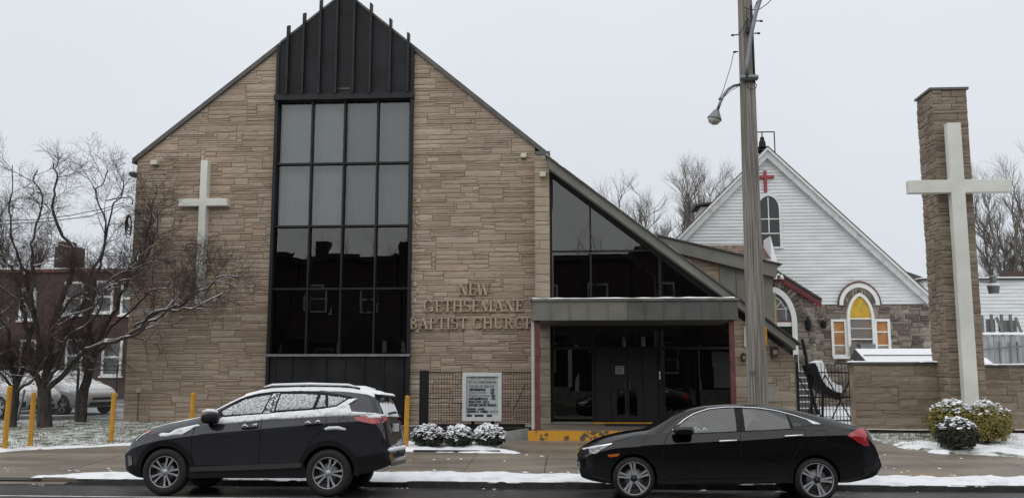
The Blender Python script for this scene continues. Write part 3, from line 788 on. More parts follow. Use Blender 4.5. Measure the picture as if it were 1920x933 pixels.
for u, nm in ((1008, 0), (1374, 1)):
    x = PX(u, 700, 22.6); m = MB(); m.box(x - .06, x + .06, 22.55, 22.67, .47, CZ0 + .01); p_ = m.build('post', M['maroon'], can)
    MB().box(x - .10, x + .10, 22.51, 22.71, .465, .50).build('base_plate', M['maroon'], p_)
x = PX(999, 700, 22.75); MB().box(x - .035, x + .035, 22.78, 22.85, .45, CZ0 + .01).build('downspout', M['cross'], can)

# crosses, lamps on the wall ---------------------------------------
def cross(name, label, v, h, y0, y1, material):
    (va, vb, z0, z1), (ha, hb, h0, h1) = v, h
    o = MB(); o.prism([(va, z0), (vb, z0), (vb, h0), (hb, h0), (hb, h1), (vb, h1), (vb, z1), (va, z1), (va, h1), (ha, h1), (ha, h0), (va, h0)], y0, y1)
    ob = o.build(name, material)
    bv = ob.modifiers.new('edge', 'BEVEL'); bv.width = .012; bv.segments = 2
    return tag(ob, label, 'cross')
xa, xb = PX(378.5, 301, 26), PX(391.5, 301, 26)
cross('wall_cross', 'tall cream cross fixed to the stone gable wall', (xa, xb, PZ(373, 571, 26), PZ(385, 301, 26)), (PX(336, 380, 26), PX(427.5, 380, 26), PZ(380, 386.5, 26), PZ(380, 373, 26)), 25.93, 26.19, M['cross'])
def flood(u, v, w_, h_, Y, label):
    x, z = P(u, v, Y); a, b = w_ / 2 * Y / F_PX, h_ / 2 * Y / F_PX
    t = thing('wall_light', label, 'light', (x, Y, z - b))
    m = MB(); m.add([(x - a, Y - .16, z - b), (x + a, Y - .16, z - b), (x + a, Y + .06, z - b), (x - a, Y + .06, z - b), (x - a * .9, Y - .12, z + b), (x + a * .9, Y - .12, z + b), (x + a * .9, Y + .06, z + b), (x - a * .9, Y + .06, z + b)],
          [(3, 2, 1, 0), (4, 5, 6, 7), (0, 1, 5, 4), (1, 2, 6, 5), (2, 3, 7, 6), (3, 0, 4, 7)]); m.build('housing', M['beige'], t)
    MB().box(x - a * .8, x + a * .8, Y - .155, Y - .02, z - b - .012, z - b - .001).build('lens', mat('lamp_lens', (.4, .4, .38), .2), t)
flood(292, 305.5, 14, 9, 26.14, 'beige wall light near the gable cross')
flood(982, 292.5, 11, 8, 26.14, 'beige wall light beside the top of the pale pilaster')
flood(1018, 327.5, 12, 9, 25.5, 'beige wall light on the face of the pale pilaster')
def lantern(u, v, w_, h_, label, box=False):
    Y = GY - .02; x, z = P(u, v, Y); a, b = w_ / 2 * Y / F_PX, h_ / 2 * Y / F_PX
    t = thing('wall_lantern', label, 'lantern', (x, Y, z - b))
    dk = M['bronze'] if 'bronze' in M else M.setdefault('bronze', mat('bronze', (.035, .028, .022), .5))
    m = MB()
    if box: m.box(x - a, x + a, Y - .2, Y + .02, z - b, z + b * .8); m.box(x - a * 1.1, x + a * 1.1, Y - .23, Y + .02, z + b * .8, z + b)
    else:
        m.lathe([(.02, z - b), (a, z - b * .8), (a * 1.2, z + b * .4), (a * 1.4, z + b * .45), (.01, z + b)], 6, (x, Y - .12, 0)); m.box(x - .03, x + .03, Y - .1, Y + .02, z - .02, z + .03)
    m.build('housing', dk, t)
    MB().box(x - a * .6, x + a * .6, Y - .235 if box else Y - .20, Y - .202 if box else Y - .18, z - b * .5, z + b * .3).build('lens', mat('amber_lens', (.3, .25, .18), .3), t)
lantern(1392.5, 669, 8, 17, 'small dark lantern on the stone beside the entrance')
lantern(1450, 659, 11, 19, 'square bronze wall light on the low end of the wing', True)
x, z0 = P(1398, 650, 25.68); z1 = PZ(1398, 611, 25.68)
tag(MB().box(x - .035, x + .035, 25.66, 25.72, z0, z1).build('number_plate', M['white']), 'narrow white vertical plate on the stone by the canopy end', 'plate')
x, z = P(1449, 738, GY); MB().box(x - .16, x + .16, GY - .05, GY - .01, PZ(1449, 752, GY), PZ(1449, 724, GY)).build('cornerstone', mat('pale_cornerstone', (.33, .31, .27), .8, var=.1, scale=9), wing)
# power outlet and pipe on the left wall
x, z = P(261, 731, 26.14); pt = thing('outlet_pipe', 'thin conduit with small beige outlet box low on the stone wall', 'conduit', (x, 26.12, ZB))
MB().tube([(x, 26.12, .38), (x, 26.12, z)], .014, 6).build('pipe', M['flash'], pt); MB().box(x - .05, x + .05, 26.06, 26.18, z - .06, z + .07).build('box', M['beige'], pt)

# raised serif lettering --------------------------------------------
T_, t_ = .145, .06
def glyph(ch):
    """list of convex outlines in a unit-high box, and the advance width"""
    q = []
    def bar(x0, y0, x1, y1, w): q.append([(x0 - w / 2, y0), (x0 + w / 2, y0), (x1 + w / 2, y1), (x1 - w / 2, y1)])
    def hor(x0, x1, y, w): q.append([(x0, y - w / 2), (x1, y - w / 2), (x1, y + w / 2), (x0, y + w / 2)])
    def ser(x, y, w=.36): hor(x - w / 2, x + w / 2, .03 if y == 0 else .97, .06)
    def stem(x, w=T_): bar(x, 0, x, 1, w); ser(x, 0); ser(x, 1)
    def arc(cx, cy, rx, ry, a0, a1, n=10, thick=T_, thin=t_):
        for i in range(n):
            s, e = radians(a0 + (a1 - a0) * i / n), radians(a0 + (a1 - a0) * (i + 1) / n); p = []
            for a, o in ((s, 1), (e, 1), (e, 0), (s, 0)):
                w = thin + (thick - thin) * abs(cos(a)) ** 1.5
                p.append((cx + (rx - (0 if o else w)) * cos(a), cy + (ry - (0 if o else w * .8)) * sin(a)))
            q.append(p)
    if ch == 'I': stem(.2); return q, .40
    if ch == 'T': bar(.38, 0, .38, 1, T_); ser(.38, 0); hor(.03, .73, .965, .07); bar(.06, .78, .06, .97, .05); bar(.70, .78, .70, .97, .05); return q, .76
    if ch == 'E': stem(.2); hor(.1, .62, .965, .07); hor(.2, .5, .52, .065); hor(.1, .66, .035, .07); bar(.60, .76, .60, .97, .05); bar(.49, .42, .49, .62, .05); bar(.64, .03, .64, .26, .05); return q, .72
    if ch == 'H': stem(.2); stem(.72); hor(.2, .72, .52, .07); return q, .92
    if ch == 'N': bar(.17, 0, .17, 1, t_); bar(.74, 0, .74, 1, t_); bar(.20, 1, .72, 0, .2); ser(.17, 0, .3); ser(.74, 1, .3); ser(.14, 1, .26); return q, .90
    if ch == 'M': bar(.17, 0, .17, 1, t_); bar(.92, 0, .92, 1, T_); bar(.20, 1, .54, .05, .19); bar(.88, 1, .54, .05, t_); ser(.17, 0, .3); ser(.92, 0); ser(.92, 1); ser(.14, 1, .26); return q, 1.12
    if ch == 'W': bar(.12, 1, .36, 0, .18); bar(.58, 1, .36, 0, t_); bar(.54, 1, .80, 0, .18); bar(1.04, 1, .80, 0, t_); ser(.12, 1, .32); ser(.56, 1, .3); ser(1.04, 1, .28); return q, 1.16
    if ch == 'A': bar(.46, 1, .76, 0, .19); bar(.44, 1, .14, 0, t_); hor(.24, .66, .34, .06); ser(.14, 0, .28); ser(.76, 0, .34); return q, .92
    if ch == 'U': bar(.2, .3, .2, 1, T_); bar(.74, .3, .74, 1, t_); ser(.2, 1); ser(.74, 1, .28); arc(.455, .33, .33, .33, 180, 360, thick=.13); return q, .92
    if ch == 'P': stem(.2); arc(.28, .735, .38, .265, -90, 90); hor(.2, .3, .965, .065); hor(.2, .3, .50, .06); return q, .72
    if ch == 'R': stem(.2); arc(.28, .74, .36, .26, -90, 90); hor(.2, .3, .965, .065); hor(.2, .35, .51, .06); bar(.38, .5, .72, .02, .17); hor(.62, .86, .03, .06); return q, .86
    if ch == 'B': stem(.2); arc(.28, .755, .34, .245, -90, 90); arc(.28, .27, .40, .27, -90, 90); hor(.2, .3, .965, .065); hor(.2, .32, .52, .06); hor(.2, .3, .035, .065); return q, .76
    if ch == 'C': arc(.46, .5, .42, .5, 48, 312, 16); bar(.76, .68, .76, .98, .05); bar(.76, .06, .76, .28, .04); return q, .88
    if ch == 'G': arc(.46, .5, .42, .5, 48, 318, 16); bar(.76, .68, .76, .98, .05); bar(.78, .06, .78, .42, T_ * .9); hor(.6, .94, .42, .06); return q, .96
    if ch == 'S': arc(.34, .735, .27, .265, 40, 270, 10, .12); arc(.34, .27, .30, .27, -140, 90, 10, .13); bar(.56, .74, .56, .98, .05); bar(.08, .03, .08, .28, .05); return q, .68
    return q, .40
letter_m = mat('bronze_letters', (0.42, 0.33, 0.25), 0.7, var=.15, scale=8)
lett = thing('wall_lettering', 'raised serif letters naming the church on the stone wall', 'lettering', (-2.9, 26.1, 3.0))
for text, u0, u1, v0, v1 in (('NEW', 858, 919, 553, 530), ('GETHSEMANE', 793, 982, 584.5, 561.5), ('BAPTIST CHURCH', 767, 1004, 616.5, 594.5)):
    Y = 26.1; x0, z0 = P(u0, v0, Y); x1, z1 = P(u1, v1, Y); h = z1 - z0
    gl = [glyph(c) for c in text]; tot = sum(g[1] for g in gl); k = (x1 - x0) / (tot * h); x = x0
    for c, (q, adv) in zip(text, gl):
        if q:
            m = MB()
            for i, p in enumerate(q): m.prism([(x + a * h * k, z0 + b * h) for a, b in p], Y + .0 - .0007 * i, Y + .07)
            m.build('letter', letter_m, lett)
        x += adv * h * k
# ================================================================== TOWER, WALLS, OLD CHURCH, HOUSES
rng = random.Random(21)
# stone tower with cross
TY0, TY1 = 23.3, 24.25
tx0, tx1 = 9.30, 10.17
tz1 = 9.06
tower = thing('stone_tower', 'tall slim brown stone pillar behind the large cream cross', 'tower', ((tx0 + tx1) / 2, TY0, gz(TY0)))
MB().box(tx0, tx1, TY0, TY1, .2, tz1).build('core', M['mortar'], tower)
fp = lay_stones(tx0, tx1, .25, tz1, [(tx0 - .0, .25), (tx1, .25), (tx1, tz1), (tx0, tz1)], rng, unit=.088, hs=((1, .25), (2, .6), (3, .15)), lens=(.25, .7))
stone_wall(tower, fp, lambda s, z, d: (s, TY0 - d, z), M['stone_dark'], rng, proud=(.01, .03))
sp_ = lay_stones(TY0 - .02, TY1, .25, tz1, [(TY0 - .02, .25), (TY1, .25), (TY1, tz1), (TY0 - .02, tz1)], rng, unit=.088, hs=((1, .25), (2, .6), (3, .15)), lens=(.25, .6))
stone_wall(tower, sp_, lambda s, z, d: (tx0 - d, s, z), M['stone_dark'], rng, proud=(.01, .03), flip=True)
MB().box(tx0 - .06, tx1 + .05, TY0 - .06, TY1 + .05, tz1, tz1 + .06).build('cap', M['fascia_dark'], tower)
CY = 22.95
xa, xb = PX(1790, 300, CY) - .17, PX(1790, 300, CY) + .17
cross('standing_cross', 'large cream cross standing in front of the stone pillar', (xa, xb, .3, PZ(1790, 232, CY)), (PX(1701.5, 350, CY), PX(1894, 349, CY), PZ(1800, 362, CY), PZ(1800, 338, CY)), 22.85, 23.06, M['cross'])
# retaining wall, two lengths either side of the tower
for (ua, ub, wy, top, lab) in ((1603, 1760, 24.0, 2.13, 'brown stone garden wall between the iron gate and the pillar'), (1838, 2080, 24.15, 2.06, 'brown stone garden wall on the far side of the pillar from the gate')):
    xa, xb = PX(ua, 740, wy), PX(ub, 740, wy)
    t = thing('garden_wall', lab, 'wall', ((xa + xb) / 2, wy, gz(wy)))
    MB().box(xa, xb, wy, wy + .4, .1, top - .06).build('core', M['mortar'], t)
    stone_wall(t, lay_stones(xa, xb, .15, top - .06, [(xa, .15), (xb, .15), (xb, top - .06), (xa, top - .06)], rng, unit=.095, hs=((1, .3), (2, .6), (3, .1)), lens=(.4, 1.2)), lambda s, z, d, wy=wy: (s, wy - d, z), M['stone_dark'], rng, proud=(.005, .025))
    MB().box(xa - .06, xb + .03, wy - .07, wy + .47, top - .06, top).build('coping', M['fascia_dark'], t)
    s = sheet([(xa - .05, wy - .06), (xb, wy - .06), (xb, wy + .46), (xa - .05, wy + .46)], .06, lambda x, y, d, top=top: top + (.025 + .012 * noise.noise((x * 3, y * 3, 0)) if d > .01 else -.01), .02)
    s.build('wall_snow', M['snow'], t, smooth=True, kind='stuff')

# iron gate between church wing and garden wall
GTY = 24.6
ga, gb = PX(1497, 740, GTY), PX(1606, 740, GTY)
gate = thing('iron_gate', 'black iron bar gate with crossed braces beside the church wing', 'gate', ((ga + gb) / 2, GTY, .37))
n = 17; gtop = 2.02
for i in range(n + 1):
    x = ga + (gb - ga) * i / n; r = .009
    if i in (0, n): r = .032
    m = MB(); m.tube([(x, GTY, .36), (x, GTY, gtop + (.08 if i % 2 else 0) + (.1 if i in (0, n) else 0))], r, 5)
    m.build('bar' if r < .02 else 'gate_post', M['iron'], gate)
for z in (.62, 1.22, 1.86): MB().bar((ga, GTY - .02, z), (gb, GTY - .02, z), .02, .035).build('rail', M['iron'], gate)
for z in (.42, .72, .90): MB().bar((ga, GTY - .02, z), (gb, GTY - .02, z), .008, .012).build('rail', M['iron'], gate)
mx_ = (ga + gb) / 2 - .05
for a, b, c, d in ((ga, 1.75, mx_, .45), (ga + .05, .45, mx_, 1.8), (mx_, 1.8, gb - .1, .5), (mx_, .4, gb - .1, 1.8)): MB().bar((a, GTY - .035, b), (c, GTY - .035, d), .014, .03).build('brace', M['iron'], gate)

# courtyard: steps and snow-covered slide
st = thing('courtyard_steps', 'dark steps with snow on their treads behind the iron gate', 'steps', (PX(1510, 740, 32), 32, .42))
xa, xb = PX(1497, 740, 31), PX(1537, 740, 31)
for k in range(7):
    z = .45 + k * .20; y = 31 + k * .3
    MB().box(xa, xb, y, 34.5, z, z + .19).build('step', M['fascia_dark'], st)
    MB().box(xa + .02, xb - .02, y + .03, y + .31, z + .19, z + .22).build('tread_snow', M['snow'], st)
sl_ = thing('playground_slide', 'snow-filled curved dark slide behind the iron gate', 'slide', (PX(1545, 740, 29.5), 29.5, .43))
ctr = [(1521, 680), (1526, 692), (1534, 712), (1543, 724), (1556, 733), (1570, 736)]
ctr = [P3(u, v, 29.5) for u, v in ctr]
def chute(off, wid, lift):
    m = MB(); k = len(ctr)
    for i, p in enumerate(ctr):
        t = (ctr[min(i + 1, k - 1)] - ctr[max(i - 1, 0)]).normalized(); nrm = Vector((-t.z, 0, t.x))
        if nrm.z < 0: nrm = -nrm
        q = p + nrm * lift
        m.v += [q + Vector((0, -wid, 0)) , q + Vector((0, wid, 0)), q + Vector((0, wid, 0)) - nrm * off, q + Vector((0, -wid, 0)) - nrm * off]
    for i in range(k - 1):
        for j in range(4): a, b = i * 4 + j, i * 4 + (j + 1) % 4; m.face((a, b, b + 4, a + 4))
    m.face((0, 1, 2, 3)); m.face(((k - 1) * 4 + 3, (k - 1) * 4 + 2, (k - 1) * 4 + 1, (k - 1) * 4))
    return m
chute(.22, .42, 0).build('chute', M['iron'], sl_, fix=True)
chute(.22, .45, .24).build('snow_fill', M['snow'], sl_, fix=True)
for a, b in ((0, .9), (3, .4)):
    p = ctr[a]; MB().tube([p + Vector((-.1, -.35, -.1)), (p.x - .15, p.y - .35, .42)], .04, 6).build('leg', M['iron'], sl_)
MB().tube([ctr[0] + Vector((-.25, 0, .75)), ctr[0] + Vector((-.15, 0, .2)), ctr[1] + Vector((-.2, 0, -.2)), ctr[3] + Vector((-.3, 0, -.5)), ctr[3] + Vector((-.2, 0, -.85))], .05, 6).build('rail', M['iron'], sl_)

# annex behind the wing: sloping fascia, grey panels and a sheet of plywood
AY = 31.0
annex = thing('annex', 'grey panelled annex with sloping fascia and plywood patch behind the wing', 'annex', (PX(1400, 600, AY), AY, .42))
fa, fb = P(1215, 438, AY - .2), P(1459, 496, AY - .2)
m = MB(); th_ = .42; m.prism([(fa[0], fa[1] - th_), (fb[0] - .1, fb[1] - th_), fb, fa], AY - .25, AY + .0); m.build('fascia', M['fascia'], annex)
m = MB(); m.prism([(fa[0] - 1, fa[1] + .24), (fb[0] + .1, fb[1] - .02), (fb[0] + .1, fb[1] + .03), (fa[0] - 1, fa[1] + .29)], AY - .32, AY + 4); m.build('roof', M['roof'], annex)
m = MB(); m.prism([(fa[0], fa[1] + .03), (fb[0], fb[1] + .03), (fb[0], fb[1] + .05), (fa[0], fa[1] + .05)], AY - .30, AY - .1); m.build('roof_snow', M['snow'], annex, kind='stuff')
pe = [PX(u, 520, AY) for u in (1215, 1289, 1349, 1380, 1416, 1449)]
for i, (a, b) in enumerate(zip(pe[:-1], pe[1:])):
    zt = lambda x: fa[1] + (fb[1] - fa[1]) * (x - fa[0]) / (fb[0] - fa[0]) - th_ + .05
    m = MB(); m.prism([(a + .012, .42), (b - .012, .42), (b - .012, zt(b)), (a + .012, zt(a))], AY + .02 + .01 * (i % 2), AY + .1)
    m.build('plywood_sheet' if i == 1 else 'panel', M['ply'] if i == 1 else M['fascia'], annex)
MB().box(pe[0], pe[-1], AY + .1, AY + 4, .42, 4.0).build('core', M['fascia_dark'], annex)
x = pe[-1]
for k in range(24): MB().box(x, x + .09, AY + .03, AY + .5, 2.4 + k * .088, 2.4 + k * .088 + .078).build('brick', mat('buff_brick', (.33, .28, .15), .8, var=.2, scale=3) if k == 0 else bpy.data.materials['buff_brick'], annex)

# old church ---------------------------------------------------------
OY = 38.0
old = thing('old_church', 'white clapboard gable over rubble stone walls with pointed windows', 'church', (PX(1436, 600, OY), OY, .42))
ap = P(1436, 289, OY); ev = P(1745, 571, OY)
half = ev[0] - ap[0]
axL = ap[0] - half
gable = [(axL, ev[1]), (ev[0], ev[1]), ap]
ow = MB(); ow.prism([(axL + .3, .4), (ev[0] - .08, .4), (ev[0] - .08, ev[1]), (ap[0], ap[1] - .15), (axL + .3, ev[1])], OY, OY + .4); ow.build('wall', M['mortar_pale'], old)
sgab = clip_poly([(axL, PZ(1600, 570, OY)), (ev[0], PZ(1600, 570, OY)), (ev[0], 20), (axL, 20)], ccw(gable))
z = PZ(1600, 570, OY); bh = .142
while z < ap[1]:
    p = clip_poly([(axL, z), (ev[0], z), (ev[0], z + bh), (axL, z + bh)], ccw(gable))
    if len(p) >= 3 and abs(area(p)) > .003:
        m = MB(); p = ccw(p); k = len(p)
        m.v = [Vector((a, OY - .015 - .035 * (1 - (b - z) / bh), b)) for a, b in p] + [Vector((a, OY + .01, b)) for a, b in p]
        m.face(range(k)); 
        for i in range(k): m.face(((i + 1) % k, i, k + i, k + (i + 1) % k))
        m.build('clapboard', M['siding'], old)
    z += bh
trim = mat('weathered_white_trim', (0.60, 0.62, 0.62), .6, col2=(.36, .36, .35), scale=3, lo=.55, hi=.75)
for sx in (1, -1):
    e = (ap[0] + sx * (half + .25), ev[1] - .23)
    for (o0, o1, y0, y1, mt, nm) in ((.02, .34, OY - .28, OY + .02, trim, 'bargeboard'), (-.10, .02, OY - .40, OY + .3, M['white'], 'rake_moulding'), (-.15, -.10, OY - .42, OY + 14, M['roof'], 'roof')):
        m = MB(); m.prism([(ap[0], ap[1] + .12 - o0), (e[0], e[1] + .12 - o0), (e[0], e[1] + .12 - o1), (ap[0], ap[1] + .12 - o1)], y0, y1); m.build(nm, mt, old)
MB().box(axL + .3, ev[0] - .4, OY + .4, OY + 14, .4, ev[1]).build('nave', M['siding'], old)
# rubble wall
zt = PZ(1600, 570, OY); ra, rb = PX(1440, 620, OY), ev[0] - .10
hw = [(PX(1566, 640, OY) - .05, PX(1669, 640, OY) + .05, PZ(1600, 672, OY), PZ(1600, 597, OY)), (PX(1590, 600, OY), PX(1640, 600, OY), PZ(1600, 600, OY), PZ(1600, 545, OY))]
rb_p = []
for p in lay_stones(ra, rb, .4, zt, [(ra, .4), (rb, .4), (rb, zt), (ra, zt)], rng, unit=.115, hs=((1, .62), (2, .38)), lens=(.26, .7), step=.05, holes=hw):
    rb_p.append([(a + rng.uniform(-.02, .02), b + rng.uniform(-.022, .022)) for a, b in p])
stone_wall(old, rb_p, lambda s, z, d: (s, OY - d, z), M['rubble'], rng, proud=(.01, .06), rough=.02, bev=.025)
# three-light window with yellow lancet
def arch_pts(cx, z0, w_, h_, n=8):
    """pointed arch outline from spring line z0, half width w_, rise h_"""
    r = (w_ * w_ + h_ * h_) / (2 * w_); out = []
    a1 = math.asin(min(1, h_ / r))
    for i in range(n + 1):
        a = a1 * i / n; xr_, zr_ = w_ - r + r * cos(a), r * sin(a); t = pi / 2 * i / n
        out.append((cx + .42 * xr_ + .58 * w_ * cos(t), z0 + .42 * zr_ + .58 * h_ * sin(t)))
    return out + [(2 * cx - a, b) for a, b in reversed(out[:-1])]
def arch_band(cx, z0, w0, h0, w1, h1, zb, y0, y1, n=8):
    o, i = arch_pts(cx, z0, w1, h1, n), arch_pts(cx, z0, w0, h0, n)
    o = [(cx + w1, zb)] + o + [(cx - w1, zb)]; i = [(cx + w0, zb)] + i + [(cx - w0, zb)]
    m = MB(); k = len(o)
    for y in (y0, y1):
        m.v += [Vector((a, y, b)) for a, b in o] + [Vector((a, y, b)) for a, b in i]
    for j in range(k - 1):
        m.face((j + 1, j, k + j, k + j + 1)); m.face((j, j + 1, 2 * k + j + 1, 2 * k + j)); m.face((k + j + 1, k + j, 3 * k + j, 3 * k + j + 1))
    return m
w1 = MB
cxw = PX(1614, 620, OY - .1)
zs_, zb_ = PZ(1614, 597, OY - .1), PZ(1614, 668, OY - .1)
hwid = PX(1637, 600, OY) - cxw
rise = PZ(1614, 549, OY) - zs_
pw = thing('church_window', 'three-light white window with yellow pointed top and boarded sides', 'window', (cxw, OY, zb_))
arch_band(cxw, zs_, hwid - .11, rise - .14, hwid, rise, zb_, OY - .19, OY + .02).build('arch_frame', M['white'], pw, fix=True)
m = MB(); m.add([(a, OY - .10, b) for a, b in [(cxw - hwid + .1, zs_ + .02)] + list(reversed(arch_pts(cxw, zs_ + .02, hwid - .11, rise - .15))) + []], [tuple(range(18))]); m.build('yellow_pane', mat('yellow_pane', (.56, .36, .035), .3, var=.16, scale=3), pw, fix=True)
MB().box(cxw - hwid + .1, cxw + hwid - .1, OY - .105, OY - .01, zb_ + .72, zs_ + .015).build('lower_pane', mat('grey_pane', (.16, .17, .165), .25, col2=(.23, .17, .13), scale=1.5, stretch=(.4, 1, 3)), pw)
MB().box(cxw - hwid + .1, cxw + hwid - .1, OY - .14, OY - .106, zs_ - .03, zs_ + .03).build('glazing_bar', M['white'], pw)
MB().box(cxw - hwid + .1, cxw + hwid - .1, OY - .14, OY - .08, zb_ + .68, zb_ + .73).build('glazing_bar', M['white'], pw)
MB().box(cxw - hwid + .1, cxw + hwid - .1, OY - .14, OY - .106, zb_ + 1.12, zb_ + 1.15).build('glazing_bar', M['white'], pw)
for s in (-1, 1):
    xo, xi = cxw + s * (PX(1669, 640, OY) - cxw), cxw + s * (hwid + .002); a, b = min(xo, xi), max(xo, xi); zt_ = PZ(1600, 598, OY)
    m = MB(); m.box(a, a + .1, OY - .11, OY + .02, zb_, zt_); m.box(b - .1, b, OY - .11, OY + .02, zb_, zt_); m.box(a + .1, b - .1, OY - .11, OY + .02, zt_ - .1, zt_); m.box(a + .1, b - .1, OY - .11, OY + .02, zb_, zb_ + .09); m.build('side_frame', M['white'], pw)
    zz = [zb_ + .09, zb_ + .46, zb_ + 1.0, zt_ - .1]
    for i in range(3): MB().box(a + .1, b - .1, OY - .04, OY - .01, zz[i] + .02, zz[i + 1] - .02).build('board', M['ply_orange'] if i else M['ply'], pw)
    for zq in zz[1:3]: MB().box(a + .1, b - .1, OY - .07, OY - .041, zq - .025, zq + .025).build('glazing_bar', M['white'], pw)
MB().box(cxw - hwid - .62, cxw + hwid + .62, OY - .16, OY + .02, zb_ - .08, zb_ - .002).build('sill', M['white'], pw)
t = thing('window_air_conditioner', 'small boxed air conditioner at the foot of the church window', 'air conditioner', (cxw + .1, OY - .3, zb_))
MB().box(cxw - .15, cxw + .45, OY - .45, OY - .03, zb_ + .02, zb_ + .50).build('case', M['steel'], t); MB().box(cxw - .5, cxw - .17, OY - .3, OY - .05, zb_ + .02, zb_ + .42).build('cage', M['fascia'], t)
# hood mould with voussoirs
zh = PZ(1614, 571, OY); hw0 = PX(1642, 560, OY) - cxw; hr = PZ(1614, 536, OY) - zh
arch_band(cxw, zh, hw0 - .04, hr - .06, hw0 + .13, hr + .13, zh - .02, OY - .13, OY + .0).build('hood_mould', M['white'], old, fix=True)
arch_band(cxw, zh, hw0 + .13, hr + .13, hw0 + .17, hr + .20, zh + .1, OY - .16, OY + .0).build('hood_edge', M['maroon'], old, fix=True)
m = MB(); m.add([(a, OY - .055, b) for a, b in reversed(arch_pts(cxw, zh - .05, hw0 - .04, hr))], [tuple(range(17))]); m.build('tympanum', M['mortar_pale'], old, fix=True)
for k in range(15):
    ang = radians(12 + 156 * k / 14); c0, c1 = hwid + .03, hw0 - .05
    px_, pz_ = cos(ang), sin(ang); m = MB()
    a0 = Vector((cxw + px_ * c0, OY - .08, zh - .12 + pz_ * (hr - .34))); a1 = Vector((cxw + px_ * c1, OY - .08, zh - .1 + pz_ * (hr - .05)))
    m.bar(a0, a1, .085, .085, (0, 1, 0)); m.t = [rng.random()] * len(m.t); m.build('voussoir', M['rubble'], old, tint=True)
# red cross, attic window, bell
cross('gable_cross', 'small red cross on the white clapboard gable', (PX(1432.5, 340, OY - .1), PX(1437.5, 340, OY - .1), PZ(1435, 361, OY - .1), PZ(1435, 320, OY - .1)), (PX(1421, 332, OY - .1), PX(1451, 332, OY - .1), PZ(1435, 334.5, OY - .1), PZ(1435, 329, OY - .1)), OY - .16, OY - .03, M['red'])
cxa_ = PX(1441, 420, OY); aw = thing('attic_window', 'white pointed attic window with dark panes in the clapboard gable', 'window', (cxa_, OY, PZ(1441, 463, OY)))
zb2, zs2 = PZ(1441, 463, OY), PZ(1441, 392, OY); hw2 = PX(1465, 420, OY) - cxa_
arch_band(cxa_, zs2, hw2 - .1, .55, hw2, PZ(1441, 361, OY) - zs2, zb2, OY - .12, OY + .0).build('arch_frame', M['siding'], aw, fix=True)
m = MB(); ar = arch_pts(cxa_, zs2 - .02, hw2 - .1, .58); m.add([(cxa_ - hw2 + .1, OY - .055, zb2), (cxa_ + hw2 - .1, OY - .055, zb2)] + [(a, OY - .055, b) for a, b in ar], [tuple(range(19))]); m.build('pane', mat('black_pane', (.012, .012, .014), .15), aw, fix=True)
m = MB(); o_ = arch_pts(cxa_, zs2, hw2 - .05, PZ(1441, 363, OY) - zs2); i_ = arch_pts(cxa_, zs2, hw2 - .11, .56)
m.add([(a, OY - .08, b) for a, b in o_] + [(a, OY - .08, b) for a, b in i_], [(j, j + 1, 17 + j + 1, 17 + j) for j in range(16)]); m.build('arch_panel', mat('pale_blue_panel', (.5, .53, .56), .6), aw)
MB().box(cxa_ - .02, cxa_ + .02, OY - .08, OY - .057, zb2 + .6, zs2 + .5).build('glazing_bar', M['white'], aw)
for v in (411, 438): zz = PZ(1441, v, OY); MB().box(cxa_ - hw2 + .1, cxa_ + hw2 - .1, OY - .09, OY - .057, zz - .02, zz + .02).build('glazing_bar', M['white'], aw)
MB().box(cxa_ - hw2 - .02, cxa_ + hw2 + .02, OY - .14, OY, zb2 - .07, zb2 - .002).build('sill', M['siding'], aw)
bx, bz = P(1432, 284, OY + .4); bell = thing('roof_bell', 'small dark bell in an iron frame on the white gable ridge', 'bell', (bx, OY + .4, bz - .2))
MB().lathe([(.30, bz - .03), (.32, bz), (.30, bz + .05), (.12, bz + .08), (.28, bz + .12), (.29, bz + .16), (.16, bz + .2), (.14, bz + .4), (.09, bz + .5), (.09, bz + .6), (.02, bz + .66)], 14, (bx - .05, OY + .4, 0)).build('bell', M['iron'], bell, smooth=False)
bw = .04; xl_, xr_ = bx - .55, bx + .47
m = MB(); m.bar((xl_, OY + .4, bz - .6), (xl_, OY + .4, bz + .85), bw, bw); m.bar((xr_, OY + .4, bz - .6), (xr_, OY + .4, bz + .85), bw, bw); m.bar((xl_, OY + .4, bz + .85), (xr_, OY + .4, bz + .85), bw, bw); m.bar((bx - .05, OY + .4, bz + .6), (bx - .05, OY + .4, bz + .85), bw, bw); m.build('frame', M['iron'], bell)
# porch with arched doorway
PYY = 36.3
pcx = PX(1453, 600, PYY); pap = P(1453, 508, PYY); pev = P(1541, 563, PYY)
ph = pev[0] - pap[0]
por = thing('stone_porch', 'stone porch with maroon gable trim and white pointed doorway', 'porch', (pcx, PYY, .42))
pr = PX(1528, 600, PYY) - pcx
m = MB(); m.prism([(pcx - pr, .4), (pcx + pr, .4), (pcx + pr, pev[1] + .05), (pcx, pap[1] - .1), (pcx - pr, pev[1] + .05)], PYY, OY); m.build('wall', M['mortar_pale'], por)
dw, dsp, dri = PX(1493, 600, PYY) - pcx, PZ(1490, 605, PYY), PZ(1453, 538, PYY) - PZ(1490, 605, PYY)
pol = []
for p in lay_stones(pcx - pr, pcx + pr, .4, pap[1], [(pcx - pr, .4), (pcx + pr, .4), (pcx + pr, pev[1]), (pcx, pap[1] - .15), (pcx - pr, pev[1])], rng, unit=.115, hs=((1, .5), (2, .5)), lens=(.25, .5), step=.05, holes=[(pcx - dw, pcx + dw, 0, dsp + dri * .8)]):
    pol.append([(a + rng.uniform(-.02, .02), b + rng.uniform(-.02, .02)) for a, b in p])
stone_wall(por, pol, lambda s, z, d: (s, PYY - d, z), M['rubble'], rng, proud=(.01, .05), rough=.02, bev=.025)
